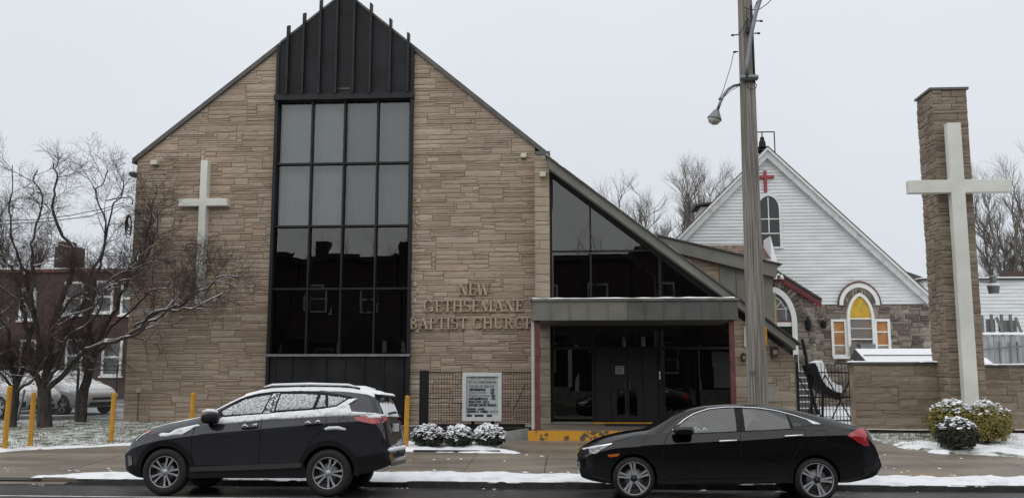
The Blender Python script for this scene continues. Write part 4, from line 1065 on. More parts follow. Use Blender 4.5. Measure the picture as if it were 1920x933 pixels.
for k in range(11):
    ang = radians(5 + 80 * k / 10); a0 = Vector((pcx + cos(ang) * (dw + .02), PYY - .05, dsp + sin(ang) * dri * 1.0)); a1 = Vector((pcx + cos(ang) * (dw + .32), PYY - .05, dsp + sin(ang) * (dri + .28)))
    m = MB(); m.bar(a0, a1, .12, .10, (0, 1, 0)); m.t = [rng.random()] * len(m.t); m.build('voussoir', M['rubble'], por, tint=True)
arch_band(pcx, dsp, dw - .20, dri - .24, dw, dri, .4, PYY - .14, PYY).build('door_arch', M['white'], por, fix=True)
m = MB(); ar = arch_pts(pcx, dsp, dw - .2, dri - .26); m.add([(pcx - dw + .2, PYY - .02, .42), (pcx + dw - .2, PYY - .02, .42)] + [(a, PYY - .02, b) for a, b in ar], [tuple(range(19))]); m.build('doorway', M['interior'], por, fix=True)
zl = PZ(1470, 603, PYY)
MB().box(pcx - dw + .2, pcx + dw - .2, PYY - .10, PYY - .03, zl - .18, zl - .02).build('lintel', M['white'], por)
MB().box(pcx - dw + .2, pcx + dw - .2, PYY - .09, PYY - .03, zl - .018, zl + .05).build('lintel_edge', M['maroon'], por)
m = MB(); ar = arch_pts(pcx, zl + .05, dw - .21, dri + dsp - zl - .36); m.add([(a, PYY - .035, b) for a, b in ar], [tuple(range(17))]); m.build('fanlight', mat('grey_fanlight', (.13, .13, .14), .3, var=.2, scale=4), por, fix=True)
m = MB()
for q in ([(pcx, zl + .05), (pcx, zl + .5), (pcx + .25, zl + .8)], [(pcx + .42, zl + .05), (pcx + .42, zl + .5), (pcx + .2, zl + .85), (pcx, zl + 1.0)], [(pcx + .42, zl + .5), (pcx + .62, zl + .75)], [(pcx - .42, zl + .05), (pcx - .42, zl + .5), (pcx - .2, zl + .85), (pcx, zl + 1.0)], [(pcx, zl + .5), (pcx - .25, zl + .8)], [(pcx - .75, zl + .5), (pcx + .75, zl + .5)]): m.tube([(a, PYY - .05, b) for a, b in q], .018, 4)
m.build('tracery', M['white'], por)
for sx in (1, -1):
    e = (pcx + sx * ph, pev[1]); q0 = (pcx, pap[1])
    for o0, o1, y0, y1, mt, nm in ((.02, .2, PYY - .22, PYY + .0, M['maroon'], 'bargeboard'), (.2, .27, PYY - .18, PYY + .0, M['red'], 'trim'), (-.07, .02, PYY - .30, OY, M['roof'], 'roof')):
        m = MB(); m.prism([(q0[0], q0[1] - o1), (e[0], e[1] - o1), (e[0], e[1] - o0), (q0[0], q0[1] - o0)], y0, y1); m.build(nm, mt, por)
x = PX(1530, 640, PYY - .1); tag(MB().tube([(x, OY - .1, .42), (x, OY - .1, PZ(1530, 573, OY))], .045, 8).build('rain_pipe', M['white']), 'white rain pipe between the stone porch and church wall', 'pipe')
lx, lz = P(1459, 518, PYY - .3); fl = thing('flood_light', 'white twin flood light under the porch gable', 'light', (lx, PYY - .3, lz - .1))
m = MB()
for s in (-1, 1): m.lathe([(.02, lz - .12), (.10, lz - .10), (.05, lz + .05), (.01, lz + .08)], 10, (lx + s * .12, PYY - .35, 0))
m.build('lamps', M['white'], fl, smooth=True); MB().box(lx - .05, lx + .05, PYY - .36, PYY - .02, lz + .03, lz + .12).build('bracket', M['white'], fl)
for u, v, h_, lab in ((1514, 607, 28, 'dark iron lantern on the porch stone beside the doorway'), (1543, 608, 16, 'dark spot lamp on the rubble church wall by the rain pipe')):
    lx, lz = P(u, v, PYY if u < 1530 else OY); yy = (PYY if u < 1530 else OY) - .12; hh = h_ / 2 * 36 / F_PX
    t = thing('iron_lantern', lab, 'lantern', (lx, yy, lz - hh))
    MB().lathe([(.03, lz - hh), (.11, lz - hh * .6), (.13, lz + hh * .4), (.06, lz + hh * .7), (.04, lz + hh)], 8, (lx, yy, 0)).build('housing', M['iron'], t); MB().box(lx - .03, lx + .03, yy, yy + .14, lz, lz + .06).build('bracket', M['iron'], t)
# brown shingled low roof behind the annex
SYY = 35.0
sh = thing('shingled_roof', 'low brown shingled roof behind the grey annex', 'roof', (PX(1330, 470, SYY), SYY, .42))
sa, sb = PX(1268, 470, SYY), PX(1445, 470, SYY); z0_, z1_ = PZ(1330, 487, SYY), PZ(1330, 449, SYY)
MB().box(sa, sb - .1, SYY + .2, OY - .05, .42, z0_).build('wall', M['fascia_dark'], sh)
shm = mat('brown_shingle', (.12, .085, .065), .9, col2=(.22, .16, .12), scale=6, lo=.4, hi=.6)
nrow = 7
for k in range(nrow):
    za, zc = z0_ + (z1_ - z0_) * k / nrow, z0_ + (z1_ - z0_) * (k + 1) / nrow; y0, y1 = SYY + 1.6 * k / nrow, SYY + 1.6 * (k + 1) / nrow
    x = sa + (k % 2) * -.2
    while x < sb:
        wd = rng.uniform(.25, .42); m = MB(); l_ = rng.uniform(.008, .02)
        m.add([(x, y0 - .03, za + l_), (x + wd - .01, y0 - .03, za + l_), (x + wd - .01, y1 + .02, zc + .004), (x, y1 + .02, zc + .004), (x, y0 - .03, za - .03), (x + wd - .01, y0 - .03, za - .03)], [(0, 1, 2, 3), (4, 5, 1, 0)])
        m.build('shingle', shm, sh); x += wd
MB().box(PX(1365, 487, SYY), sb + .05, SYY - .06, SYY + .0, z0_ - .12, z0_ - .01).build('gutter', M['white'], sh)
MB().prism([(sb, z0_ - .2), (sb + .22, z0_ - .1), (sb, z1_ + .12)], SYY - .05, SYY + 1.2).build('roof_snow', M['snow'], sh, kind='stuff')
# dormer stub on the left slope of the old church
dx, dz_ = P(1322, 395, OY + 3); dm_ = thing('dormer', 'small white dormer stub behind the old church roof slope', 'dormer', (dx, OY + 3, dz_ - 1))
MB().box(dx - .25, dx + 1.2, OY + 2.6, OY + 4, dz_ - .9, dz_ + .12).build('wall', M['siding'], dm_); MB().prism([(dx - .5, dz_ + .12), (dx + 1.2, dz_ + .35), (dx + 1.2, dz_ + .45), (dx - .5, dz_ + .2)], OY + 2.4, OY + 4.2).build('roof', M['roof'], dm_)

# white clapboard house far right, timber deck, shed -----------------
WYY = 52.0
wh = thing('clapboard_house', 'white clapboard building beyond the garden wall', 'house', (PX(1850, 600, WYY), WYY, .42))
xa, xb, zt = PX(1735, 600, WYY), PX(2000, 600, WYY), PZ(1850, 525, WYY)
MB().box(xa, xb, WYY, WYY + 8, .4, zt).build('wall', M['siding'], wh)
z = .6
while z < zt - .05:
    m = MB(); m.add([(xa, WYY - .05, z), (xb, WYY - .05, z), (xb, WYY - .01, z + .2), (xa, WYY - .01, z + .2), (xa, WYY, z), (xb, WYY, z)], [(0, 1, 2, 3), (4, 5, 1, 0)]); m.build('clapboard', M['siding'], wh); z += .205
MB().box(xa - .2, xb, WYY - .2, WYY + 8, zt, zt + .10).build('roof_edge', M['roof'], wh); MB().box(xa - .2, xb, WYY - .21, WYY + 8, zt + .10, zt + .16).build('roof_snow', M['snow'], wh, kind='stuff')
MB().box(PX(1893, 515, WYY + 3), PX(1925, 515, WYY + 3), WYY + 3, WYY + 4, zt, PZ(1900, 508, WYY + 3)).build('chimney', M['brick'], wh)
rx, rz = P(1700, 505, 55); rh = thing('grey_roof_house', 'dark slate roof end showing behind the white gable', 'house', (rx, 55, .42))
MB().prism([(rx - .6, rz + .1), (PX(1742, 523, 55), PZ(1742, 523, 55)), (PX(1742, 523, 55), PZ(1742, 523, 55) - .2), (rx - .6, rz - .3)], 55, 60).build('roof', M['roof'], rh); MB().box(rx - 3, PX(1742, 523, 55), 55.2, 60, .4, PZ(1742, 526, 55)).build('wall', M['siding'], rh)
DY = 40.0
dk = thing('timber_deck', 'grey weathered timber deck and posts beyond the garden wall', 'deck', (PX(1880, 650, DY), DY, .42))
gw = mat('grey_timber', (.16, .16, .155), .85, var=.2, scale=3, stretch=(4, 4, .4))
bd0 = PX(1843, 650, DY); k = 0
x = bd0
while x < PX(1940, 650, DY):
    MB().box(x + .01, x + .22, DY, DY + .04, .42, PZ(1880, 628, DY) + rng.uniform(-.03, .03)).build('board', mat('pale_timber', (.34, .35, .35), .85, var=.25, scale=2, stretch=(2, 2, .5)) if k == 0 else bpy.data.materials['pale_timber'], dk); x += .23; k += 1
MB().box(bd0, PX(1940, 625, DY), DY - .1, DY + 2.5, PZ(1880, 627, DY), PZ(1880, 623, DY)).build('platform', M['snow'], dk)
for u in (1849, 1867, 1886, 1903): x = PX(u, 610, DY); MB().box(x - .05, x + .05, DY + .3, DY + .40, .42, PZ(u, 588 if u != 1849 else 590, DY)).build('post', gw, dk)
for u0, u1 in ((1868, 1882), (1904, 1916)): MB().bar(P3(u0, 594, DY + .2), P3(u1, 626, DY + .2), .07, .10).build('brace', gw, dk)
for u0, u1, v0, v1 in ((1849, 1866, 598, 622), (1872, 1902, 600, 622)):
    x = PX(u0, 610, DY + .5)
    while x < PX(u1, 610, DY + .5): MB().box(x, x + .12, DY + .5, DY + .53, PZ(u0, v1, DY + .5), PZ(u0, v0, DY + .5)).build('board', gw, dk); x += .13
MB().bar(P3(1840, 655, DY - .2), P3(1925, 648, DY - .2), .05, .07).build('rail', gw, dk)
for u in (1873, 1893, 1907): MB().bar(P3(u, 640, DY - .1), P3(u + 4, 690, DY - .1), .06, .04, (0, 1, 0)).build('prop', gw, dk)
for (u0, u1, v0, v1, vy, lab) in ((1627, 1800, 652, 678, 26.5, 'small shed with snow-covered roof behind the garden wall by the gate'), (1838, 1862, 656, 680, 27.5, 'snow-covered shed roof corner behind the far garden wall')):
    sd = thing('shed', lab, 'shed', (PX(u0 + 30, v1, vy), vy, .42)); xa, xb = PX(u0, v1, vy), PX(u1, v1, vy); z0, z1 = PZ(u0, v1, vy), PZ(u0, v0, vy)
    MB().box(xa + .1, xb - .1, vy + .1, vy + 1.6, .42, z0).build('wall', M['fascia_dark'], sd)
    m = MB(); m.add([(xa, vy, z0 - .02), (xb, vy, z0 - .02), (xb - .1, vy + .7, z1), (xa - .12, vy + .7, z1), (xa, vy + 1.6, z0 - .02), (xb, vy + 1.6, z0 - .02)], [(0, 1, 2, 3), (3, 2, 5, 4), (0, 3, 4), (1, 5, 2)]); m.build('roof', M['snow'], sd)
    m = MB(); m.add([(xa - .30, vy + .02, z0 + .02), (xa - .01, vy + .0, z0 - .03), (xa - .13, vy + .71, z1 - .02), (xa - .40, vy + .3, z0 + .1)], [(0, 1, 2), (0, 2, 3)]); m.build('gable_end', M['iron'], sd)
    m = MB(); m.bar((xa, vy + .34, (z0 + z1) / 2 + .004), (xb, vy + .34, (z0 + z1) / 2 + .004), .03, .02); m.build('seam', M['steel'], sd)

# brick house on the left --------------------------------------------
HY = 45.0
hs_ = thing('brick_house', 'dark red brick house with white-framed windows behind the lot', 'house', (PX(120, 700, HY), HY, .42))
hx0, hx1, hz1 = PX(-220, 600, HY), PX(300, 600, HY), PZ(120, 510, HY)
MB().box(hx0, hx1, HY, HY + 9, .4, hz1).build('wall', M['brick'], hs_)
MB().box(hx0 - .1, hx1 + .1, HY - .12, HY + 9, hz1, hz1 + .16).build('cornice', M['maroon'], hs_); MB().box(hx0, hx1, HY - .10, HY + 9, hz1 + .16, hz1 + .22).build('roof_snow', M['snow'], hs_, kind='stuff')
for (u0, u1, v0, v1) in ((122, 154, 635, 697), (190, 228, 634, 704), (120, 156, 528, 590), (178, 212, 526, 586), (226, 250, 528, 590), (36, 66, 540, 600), (36, 66, 636, 700), (-60, -28, 530, 592), (-60, -28, 636, 700)):
    xa, xb, z0, z1 = PX(u0, v1, HY), PX(u1, v1, HY), PZ(u0, v1, HY), PZ(u0, v0, HY); zm = (z0 + z1) / 2
    m = MB(); f_ = .12
    m.box(xa, xa + f_, HY - .10, HY, z0, z1); m.box(xb - f_, xb, HY - .10, HY, z0, z1); m.box(xa + f_, xb - f_, HY - .10, HY, z1 - f_, z1); m.box(xa + f_, xb - f_, HY - .10, HY, z0, z0 + .09); m.box(xa + f_, xb - f_, HY - .07, HY, zm - .05, zm + .05)
    fr = m.build('window', M['white'], hs_)
    for a, b in ((z0 + .09, zm - .05), (zm + .05, z1 - f_)): MB().box(xa + f_, xb - f_, HY - .03, HY - .005, a, b).build('pane', bpy.data.materials.get('house_pane') or mat('house_pane', (.10, .115, .115), .12), fr)
    MB().box(xa - .08, xb + .08, HY - .16, HY, z0 - .09, z0 - .003).build('sill', M['white'], fr)
ca, cb = PX(102, 480, HY + 3), PX(141, 480, HY + 3)
m = MB(); m.box(ca, cb, HY + 3, HY + 4, hz1, PZ(120, 462, HY + 3)); m.box(ca + .1, cb - .4, HY + 3.1, HY + 3.8, PZ(120, 462, HY + 3), PZ(120, 452, HY + 3)); m.build('chimney', M['brick'], hs_)
x = PX(232, 490, HY + 1); MB().tube([(x, HY + 1, hz1), (x, HY + 1, PZ(232, 474, HY + 1))], .06, 8).build('vent_pipe', M['steel'], hs_)
# ================================================================== STREET THINGS
rng = random.Random(33)
# bollards
def bollard_mesh(h):
    m = MB(); m.lathe([(.001, -.1), (.056, -.1), (.056, h - .03), (.05, h - .008), (.03, h), (.001, h + .004)], 14)
    return m
by = lambda v: next(y / 100 for y in range(1640, 2620) if 690 + 1700 * (CAM_H - gz(y / 100)) / (y / 100) <= v)
for i, (u, v0, v1, lean, lab) in enumerate(((8, 843, 723, .02, 'yellow bollard in the lawn edge, farthest from the church'), (56, 838, 735, .008, 'yellow bollard in the lawn edge in front of the thick tree trunk'),
      (208, 829, 735, .012, 'yellow bollard in the lawn near the church corner'), (357, 826, 735, .02, 'yellow bollard on the lawn behind the hood of the snowy car'), (761, 838, 740, .014, 'yellow bollard between the snowy car and the first small shrub'))):
    Y = by(v0); x = PX(u, v0, Y); h = (v0 - v1) * Y / F_PX * 1.0
    t = thing('bollard', lab, 'bollard', (x, Y, gz(Y)), 'yellow bollards along the pavement', (0, lean, 0))
    child('post', bollard_mesh(h).mesh('post', M['yellow'], smooth=False), t)
    if i in (2, 3, 4): child('cap', MB().lathe([(.056, h - .06), (.0585, h - .06), (.0585, h - .02), (.056, h - .02)], 14).mesh('cap', M['yellow_worn'], smooth=False), t)
# utility pole
PYp = 16.75
pole_x0, pole_x1 = PX(1421, 755, PYp), PX(1396.5, 0, PYp)
pole = thing('utility_pole', 'weathered grey wooden utility pole with a street lamp arm', 'utility pole', (pole_x0, PYp, gz(PYp)))
def pole_pt(z): 
    t = z / 11.0; za = PZ(1421, 755, PYp); zb = PZ(1396, 0, PYp)
    return Vector((pole_x0 + (pole_x1 - pole_x0) * (z - za) / (zb - za), PYp, z))
m = MB(); zs = [-.05 + .25 * k for k in range(47)]
m.tube([pole_pt(z) + Vector((.006 * noise.noise((0, 0, z)), 0, 0)) for z in zs], [.190 - .0063 * z for z in zs], 18); m.build('post', M['wood'], pole, smooth=True)
zc = PZ(1404, 152, PYp)
pp = pole_pt(zc)
m = MB(); m.tube([pp + Vector((-.16, -.19, .0)), pp + Vector((.14, -.20, .0))], .06, 8); m.box(pp.x - .17, pp.x + .16, pp.y - .24, pp.y - .12, zc - .03, zc + .03); m.build('insulator_bracket', M['steel'], pole)
Yf = PYp - .22
m = MB(); m.tube([P3(1400, 150, Yf), P3(1401, 120, Yf), P3(1407, 70, Yf), P3(1417, 25, Yf), P3(1425, 0, Yf), P3(1432, -30, Yf)], .04, 8); m.build('guy_arm', M['steel'], pole, smooth=True)
m = MB(); m.tube([P3(1414, 155, PYp - .1), P3(1412, 100, PYp - .1), P3(1409.5, 40, PYp - .1), P3(1408, 10, PYp - .1)], .026, 8); m.build('conduit', M['cable'], pole, smooth=True)
for q in ([(1395, 14), (1402, 17), (1412, 19), (1424, 18), (1437, 9), (1450, -4)], [(1384, 66), (1392, 55), (1399, 40), (1402, 34)], [(1400, 20), (1399, 33), (1406, 40), (1409, 48), (1404, 53), (1399, 44), (1402, 34)], [(1402, 34), (1401, 60), (1405, 70)], [(1401, 157), (1402, 164), (1408, 168), (1416, 167), (1419, 160), (1415, 155)], [(1420, 2), (1412, 20)]):
    m = MB(); m.tube([P3(u, v, Yf + .02) for u, v in q], .008, 5); m.build('wire', M['cable'], pole, smooth=True)
for u0, u1, v in ((1371, 1384, 66.5), (1412, 1425, 63), (1417, 1430, 40), (1375, 1384, 98)):
    m = MB(); m.tube([P3(u0, v, PYp), P3(u1, v - 1, PYp)], .012, 5); m.tube([P3(u0 if u0 < 1400 else u1 - 5, v, PYp), P3(u0 + 5 if u0 < 1400 else u1, v - .3, PYp)], .02, 6); m.build('step_bolt', M['iron'], pole)
x, z = P(1401, 57, Yf); MB().box(x - .03, x + .03, Yf - .02, Yf + .03, z - .05, z + .05).build('splice_box', M['cable'], pole)
x, z = P(1409, 696, PYp - .19); MB().lathe([(.001, 0), (.05, .005), (.05, .02), (.001, .03)], 10, (x, PYp - .2, z), 'y').build('tag', M['steel'], pole)
x, z = P(1433, 630, PYp); MB().box(x - .03, x + .03, PYp - .1, PYp + .02, z - .17, z + .17).build('reflector', M['yellow'], pole)
lamp = thing('street_lamp', 'grey street lamp with curved arm on the wooden pole', 'street lamp', tuple(P3(1385, 160, PYp)))
LY = PYp - .05
m = MB(); m.tube([P3(1387, 159, PYp), P3(1376, 161, LY), P3(1366, 167, LY), P3(1357, 178, LY), P3(1350, 193, LY), P3(1345, 208, LY)], .028, 10); m.build('arm', M['steel'], lamp, smooth=True)
m = MB(); m.tube([P3(1376, 98, LY), P3(1370, 125, LY), P3(1356, 170, LY), P3(1351, 181, LY)], .006, 4); m.tube([P3(1384, 163, LY), P3(1370, 170, LY), P3(1354, 185, LY)], .006, 4); m.build('stay_wire', M['cable'], lamp)
m = MB(); m.tube([P3(1349, 183, LY), P3(1354, 186, LY)], .045, 8); m.build('clamp', M['steel'], lamp)
hc = P3(1340.5, 220, LY); ax = (P3(1345, 206, LY) - P3(1337, 236, LY)).normalized()
def along(d): return hc + ax * d
k = 1 / (F_PX / LY)
m = MB(); m.tube([along(15 * k), along(13 * k), along(8 * k), along(-2 * k), along(-4 * k)], [4 * k, 5.5 * k, 8 * k, 13.5 * k, 14 * k], 14); m.build('housing', M['steel'], lamp, smooth=True)
m = MB(); m.tube([along(-4 * k), along(-8 * k), along(-12 * k), along(-14.5 * k)], [12.5 * k, 11.5 * k, 8.5 * k, 3 * k], 14); m.build('lens', mat('prismatic_lens', (.45, .43, .38), .25, var=.15, scale=30), lamp, smooth=True)

# side lamp on the tower
tl = thing('yard_light', 'grey yard light with snow cap on a thin arm beside the stone pillar', 'light', tuple(P3(1862, 550, 23.9)))
m = MB(); m.tube([P3(1838, 527, 23.9), P3(1860, 529, 23.9)], .025, 6); m.build('arm', M['steel'], tl)
q = lambda v: PZ(1863, v, 23.9); x = PX(1863, 540, 23.9)
MB().lathe([(.08, q(531)), (.085, q(518)), (.05, q(516))], 12, (x, 23.9, 0)).build('ballast', M['steel'], tl, smooth=False)
MB().lathe([(.12, q(550)), (.15, q(537)), (.16, q(536))], 14, (x, 23.9, 0)).build('shade', M['steel'], tl); MB().lathe([(.16, q(536)), (.13, q(532.5)), (.08, q(531)), (.001, q(530.5))], 14, (x, 23.9, 0)).build('snow_cap', M['snow'], tl, smooth=True)

# welded mesh fence panel with the church notice board
FYm = 24.6
fe = thing('mesh_fence', 'dark welded wire fence with black end post behind the small shrubs', 'fence', (PX(890, 790, FYm), FYm, gz(FYm)))
xa, xb, zt, zb = PX(803, 790, FYm), PX(997, 790, FYm), PZ(890, 698, FYm), .30
m = MB(); m.box(PX(786, 790, FYm), xa, FYm - .05, FYm + .05, .25, PZ(795, 694, FYm)); m.build('end_post', M['iron'], fe)
m = MB(); x = xa + .05; k = 0
while x < xb: m.tube([(x, FYm, zb), (x, FYm, zt)], .0065, 4, cap=False); x += .075
z = zb
while z < zt: m.tube([(xa, FYm - .006, z), (xb, FYm - .006, z)], .006, 4, cap=False); z += .125
m.build('wire_mesh', mat('dark_wire', (.02, .018, .016), .6), fe)
for z in (zb + .05, zt): MB().bar((xa, FYm, z), (xb, FYm, z), .025, .025).build('rail', M['iron'], fe)
MB().bar(P3(803, 797, FYm - .1), P3(985, 797, FYm - .1), .06, .09).build('base_log', M['iron'], fe)
MB().bar(P3(962, 770, FYm + .03), P3(985, 720, FYm + .03), .02, .02).build('brace', M['iron'], fe)
NY = 24.5
nb = thing('notice_board', 'white framed church notice board with black lettering on the wire fence', 'sign', (PX(904, 788, NY), NY, gz(NY)))
xa, xb, z0, z1 = PX(868, 740, NY), PX(941, 740, NY), PZ(904, 788, NY), PZ(904, 697.5, NY)
wf = mat('pale_frame', (.62, .64, .62), .45, var=.05, scale=3); f_ = .095
m = MB(); m.box(xa, xa + f_, NY - .12, NY + .1, z0, z1); m.box(xb - f_, xb, NY - .12, NY + .1, z0, z1); m.box(xa + f_, xb - f_, NY - .12, NY + .1, z1 - f_ * 1.1, z1); m.box(xa + f_, xb - f_, NY - .12, NY + .1, z0, z0 + f_ * 1.1); m.build('frame', wf, nb)
MB().box(xa + f_, xb - f_, NY - .04, NY + .05, z0 + .1, z1 - .1).build('board', mat('board_face', (.47, .52, .52), .35, var=.04, scale=4), nb)
MB().box(xa + f_, xb - f_, NY - .05, NY - .041, z1 - .23, z1 - .105).build('header', mat('header_face', (.60, .64, .63), .4), nb)
for x in (xa + .25, xb - .25): MB().box(x - .04, x + .04, NY + .11, NY + .17, .2, z1 - .1).build('leg', M['iron'], nb)
inkm = mat('black_ink', (.012, .013, .016), .5)
def text_mesh(s, x, z, h, width, y, parent, material, name='lettering', ext=.002, rz=0):
    cu = bpy.data.curves.new('t', 'FONT'); cu.body = s; cu.extrude = 0.0; cu.resolution_u = 2
    ob = bpy.data.objects.new('t', cu); COL.objects.link(ob)
    bpy.context.view_layer.update(); dg = bpy.context.evaluated_depsgraph_get()
    me = bpy.data.meshes.new_from_object(ob.evaluated_get(dg)); bpy.data.objects.remove(ob, do_unlink=True)
    if not len(me.vertices): return
    xs = [v.co.x for v in me.vertices]; ys = [v.co.y for v in me.vertices]
    kx = width / (max(xs) - min(xs)); kz = h / (max(ys) - min(ys)); ax_, ay_ = min(xs), min(ys)
    for v in me.vertices: v.co = ((v.co.x - ax_) * kx + x, y, (v.co.y - ay_) * kz + z)
    me.materials.append(material); me.update()
    return link(name, me, parent)
W = xb - xa; Hh = z1 - z0
def row(s, fx0, fx1, fy0, fy1, bold=True):
    o = text_mesh(s, xa + W * fx0, z1 - Hh * fy1, Hh * (fy1 - fy0), W * (fx1 - fx0), NY - .055, nb, inkm)
rows_ = [('NEW  GETHSEMANE', .18, .83, .085, .118), ('BAPTIST  CHURCH', .20, .82, .128, .158), ('517 E CHELTENAVE', .17, .85, .178, .228), ('ORDER OF SERVICE', .17, .80, .262, .316), ('SUNDAY SCHOOL', .17, .61, .402, .440), ('MORNING WORSHIP', .17, .69, .464, .503)]
for a in rows_: row(*a)
# the smaller rows cannot be read in the photograph: rows of separate black marks at their places
rg2 = random.Random(8)
for fx0, fx1, fy0, fy1 in ((.17, .58, .338, .378), (.72, .82, .338, .378), (.72, .82, .402, .440), (.74, .83, .464, .503), (.16, .63, .526, .566), (.74, .84, .526, .566), (.16, .31, .592, .632), (.35, .48, .592, .632), (.52, .66, .592, .632), (.16, .37, .656, .696), (.40, .60, .656, .696), (.64, .84, .656, .696), (.12, .35, .742, .766), (.40, .44, .742, .766), (.47, .56, .742, .766), (.13, .33, .79, .828), (.38, .41, .79, .828), (.46, .66, .79, .828)):
    m = MB(); x = fx0
    while x < fx1 - .008:
        wd = rg2.uniform(.016, .024); h0, h1 = z1 - Hh * fy1, z1 - Hh * fy0; xx = xa + W * x; ww = W * wd; zm_ = (h0 + h1) / 2; s = .0058
        segs = [(0, 0, 0, 1), (1, 0, 1, 1), (0, 1, 1, 1), (0, .5, 1, .5), (0, 0, 1, 0)]
        for sgm in rg2.sample(segs, rg2.choice([3, 3, 4])):
            xa2, za2, xb2, zb2 = xx + sgm[0] * ww, h0 + sgm[1] * (h1 - h0), xx + sgm[2] * ww, h0 + sgm[3] * (h1 - h0)
            m.box(min(xa2, xb2) - s, max(xa2, xb2) + s, NY - .050, NY - .0415 - rg2.uniform(0, .001), min(za2, zb2) - s, max(za2, zb2) + s)
        x += wd + .012
    m.build('lettering', inkm, nb)
text_mesh('PASTOR', xa + W * .71, z1 - Hh * .83, Hh * .04, W * .20, NY - .055, nb, inkm)
for fx0, fx1 in ((.11, .24), (.31, .53), (.62, .75)): MB().box(xa + W * fx0, xa + W * fx1, NY - .05, NY - .042, z1 - Hh * .93, z1 - Hh * .872).build('name_block', inkm, nb)

# chain-link fence on the left --------------------------------------
CYf = 26.35
cf = thing('chain_link_fence', 'grey chain-link fence between lawn and car park', 'fence', (-17, CYf, .42))
fx0, fx1, fz0, fz1 = -24.0, PX(236, 740, CYf), .50, PZ(120, 684, CYf)
m = MB(); sp = .085; hgt = fz1 - fz0; x = fx0 - hgt
while x < fx1:
    for a, b in (((x, fz0), (x + hgt, fz1)), ((x + hgt, fz0), (x, fz1))):
        (xa, za), (xb, zb) = a, b
        def cl(t): return (xa + (xb - xa) * t, za + (zb - za) * t)
        t0, t1 = 0.0, 1.0
        for lim, sgn in ((fx0, 1), (fx1, -1)):
            da, db = sgn * (xa - lim), sgn * (xb - lim)
            if da < 0 and db < 0: t0, t1 = 1, 0
            elif da < 0: t0 = max(t0, da / (da - db))
            elif db < 0: t1 = min(t1, da / (da - db))
        if t1 - t0 > .02:
            p, q = cl(t0), cl(t1); m.tube([(p[0], CYf + .005, p[1]), (q[0], CYf + .005, q[1])], .0026, 3, cap=False)
    x += sp
m.build('wire_mesh', M['steel'], cf)
gm = mat('green_grey_post', (.07, .08, .075), .5, metal=.3)
for u, r, top in ((142, .04, 690), (26, .04, 690), (-90, .04, 690), (238.5, .055, 672), (215, .02, 684)):
    x = PX(u, 780, CYf); MB().tube([(x, CYf, .38), (x, CYf, PZ(u, top, CYf))], r, 10).build('post', gm, cf, smooth=False)
for z in (fz1, fz1 - .14, fz0 - .02): MB().tube([(fx0, CYf - .02, z), (fx1, CYf - .02, z)], .02 if z == fz1 else .012, 6).build('rail', gm, cf)
MB().bar(P3(28, 805, CYf - .3), P3(46, 730, CYf - .1), .05, .05).build('brace', M['steel'], cf)
for u0, u1, v0, v1, lab in ((28, 67, 793, 787, 'snowy concrete wheel stop behind the thick tree trunk'), (95, 138, 783, 778, 'snowy concrete wheel stop beneath the silver sedan')):
    a, b = P3(u0, v0, 27.0), P3(u1, v1, 27.0); a.z = b.z = .47; b.y += .4
    t = thing('wheel_stop', lab, 'wheel stop', (a.x, a.y, .42)); MB().bar(a, b, .16, .12).build('block', M['concrete_grey'], t); MB().bar(a + Vector((0, 0, .07)), b + Vector((0, 0, .07)), .14, .03).build('snow_cap', M['snow'], t)

# service cables from the gable corner
for i, (q, lab) in enumerate((([(-40, 414), (60, 412), (130, 404), (195, 391), (232, 380)], 'black service cable sagging to the church corner'), ([(200, 376), (222, 371), (246, 369.5), (249, 376), (248, 384)], 'thick black cable hooked at the church corner'), ([(-40, 424), (100, 414), (170, 405), (225, 386), (247, 388)], 'lower black service cable reaching the church corner'), ([(232, 410), (238, 403), (249, 401)], 'short black cable stub at the church corner'))):
    Yc = 25.9; o = MB().tube([P3(u, v, Yc) for u, v in q], .018 if i == 1 else .012, 6).build('service_cable', M['cable'], smooth=True); tag(o, lab, 'cable')
co = thing('cable_coil', 'hanging coil of black cable at the church corner', 'cable', tuple(P3(242, 425, 25.9)))
for k in range(4):
    cx, cy = 240.5 + k * .8, 425 - k * 3; pts = []
    for j in range(17): a = 2 * pi * j / 16; pts.append(P3(cx + cos(a) * (6 - k * .9), cy + sin(a) * (21 - k * 3), 25.88 + .03 * k))
    MB().tube(pts, .016, 5, cap=False).build('loop', M['cable'], co, smooth=True)
x, z = P(253, 327, 26.1); tag(MB().box(x - .14, x + .02, 26.0, 26.4, z - .05, z + .06).build('gutter_end', M['flash']), 'short dark gutter end on the church corner', 'gutter')
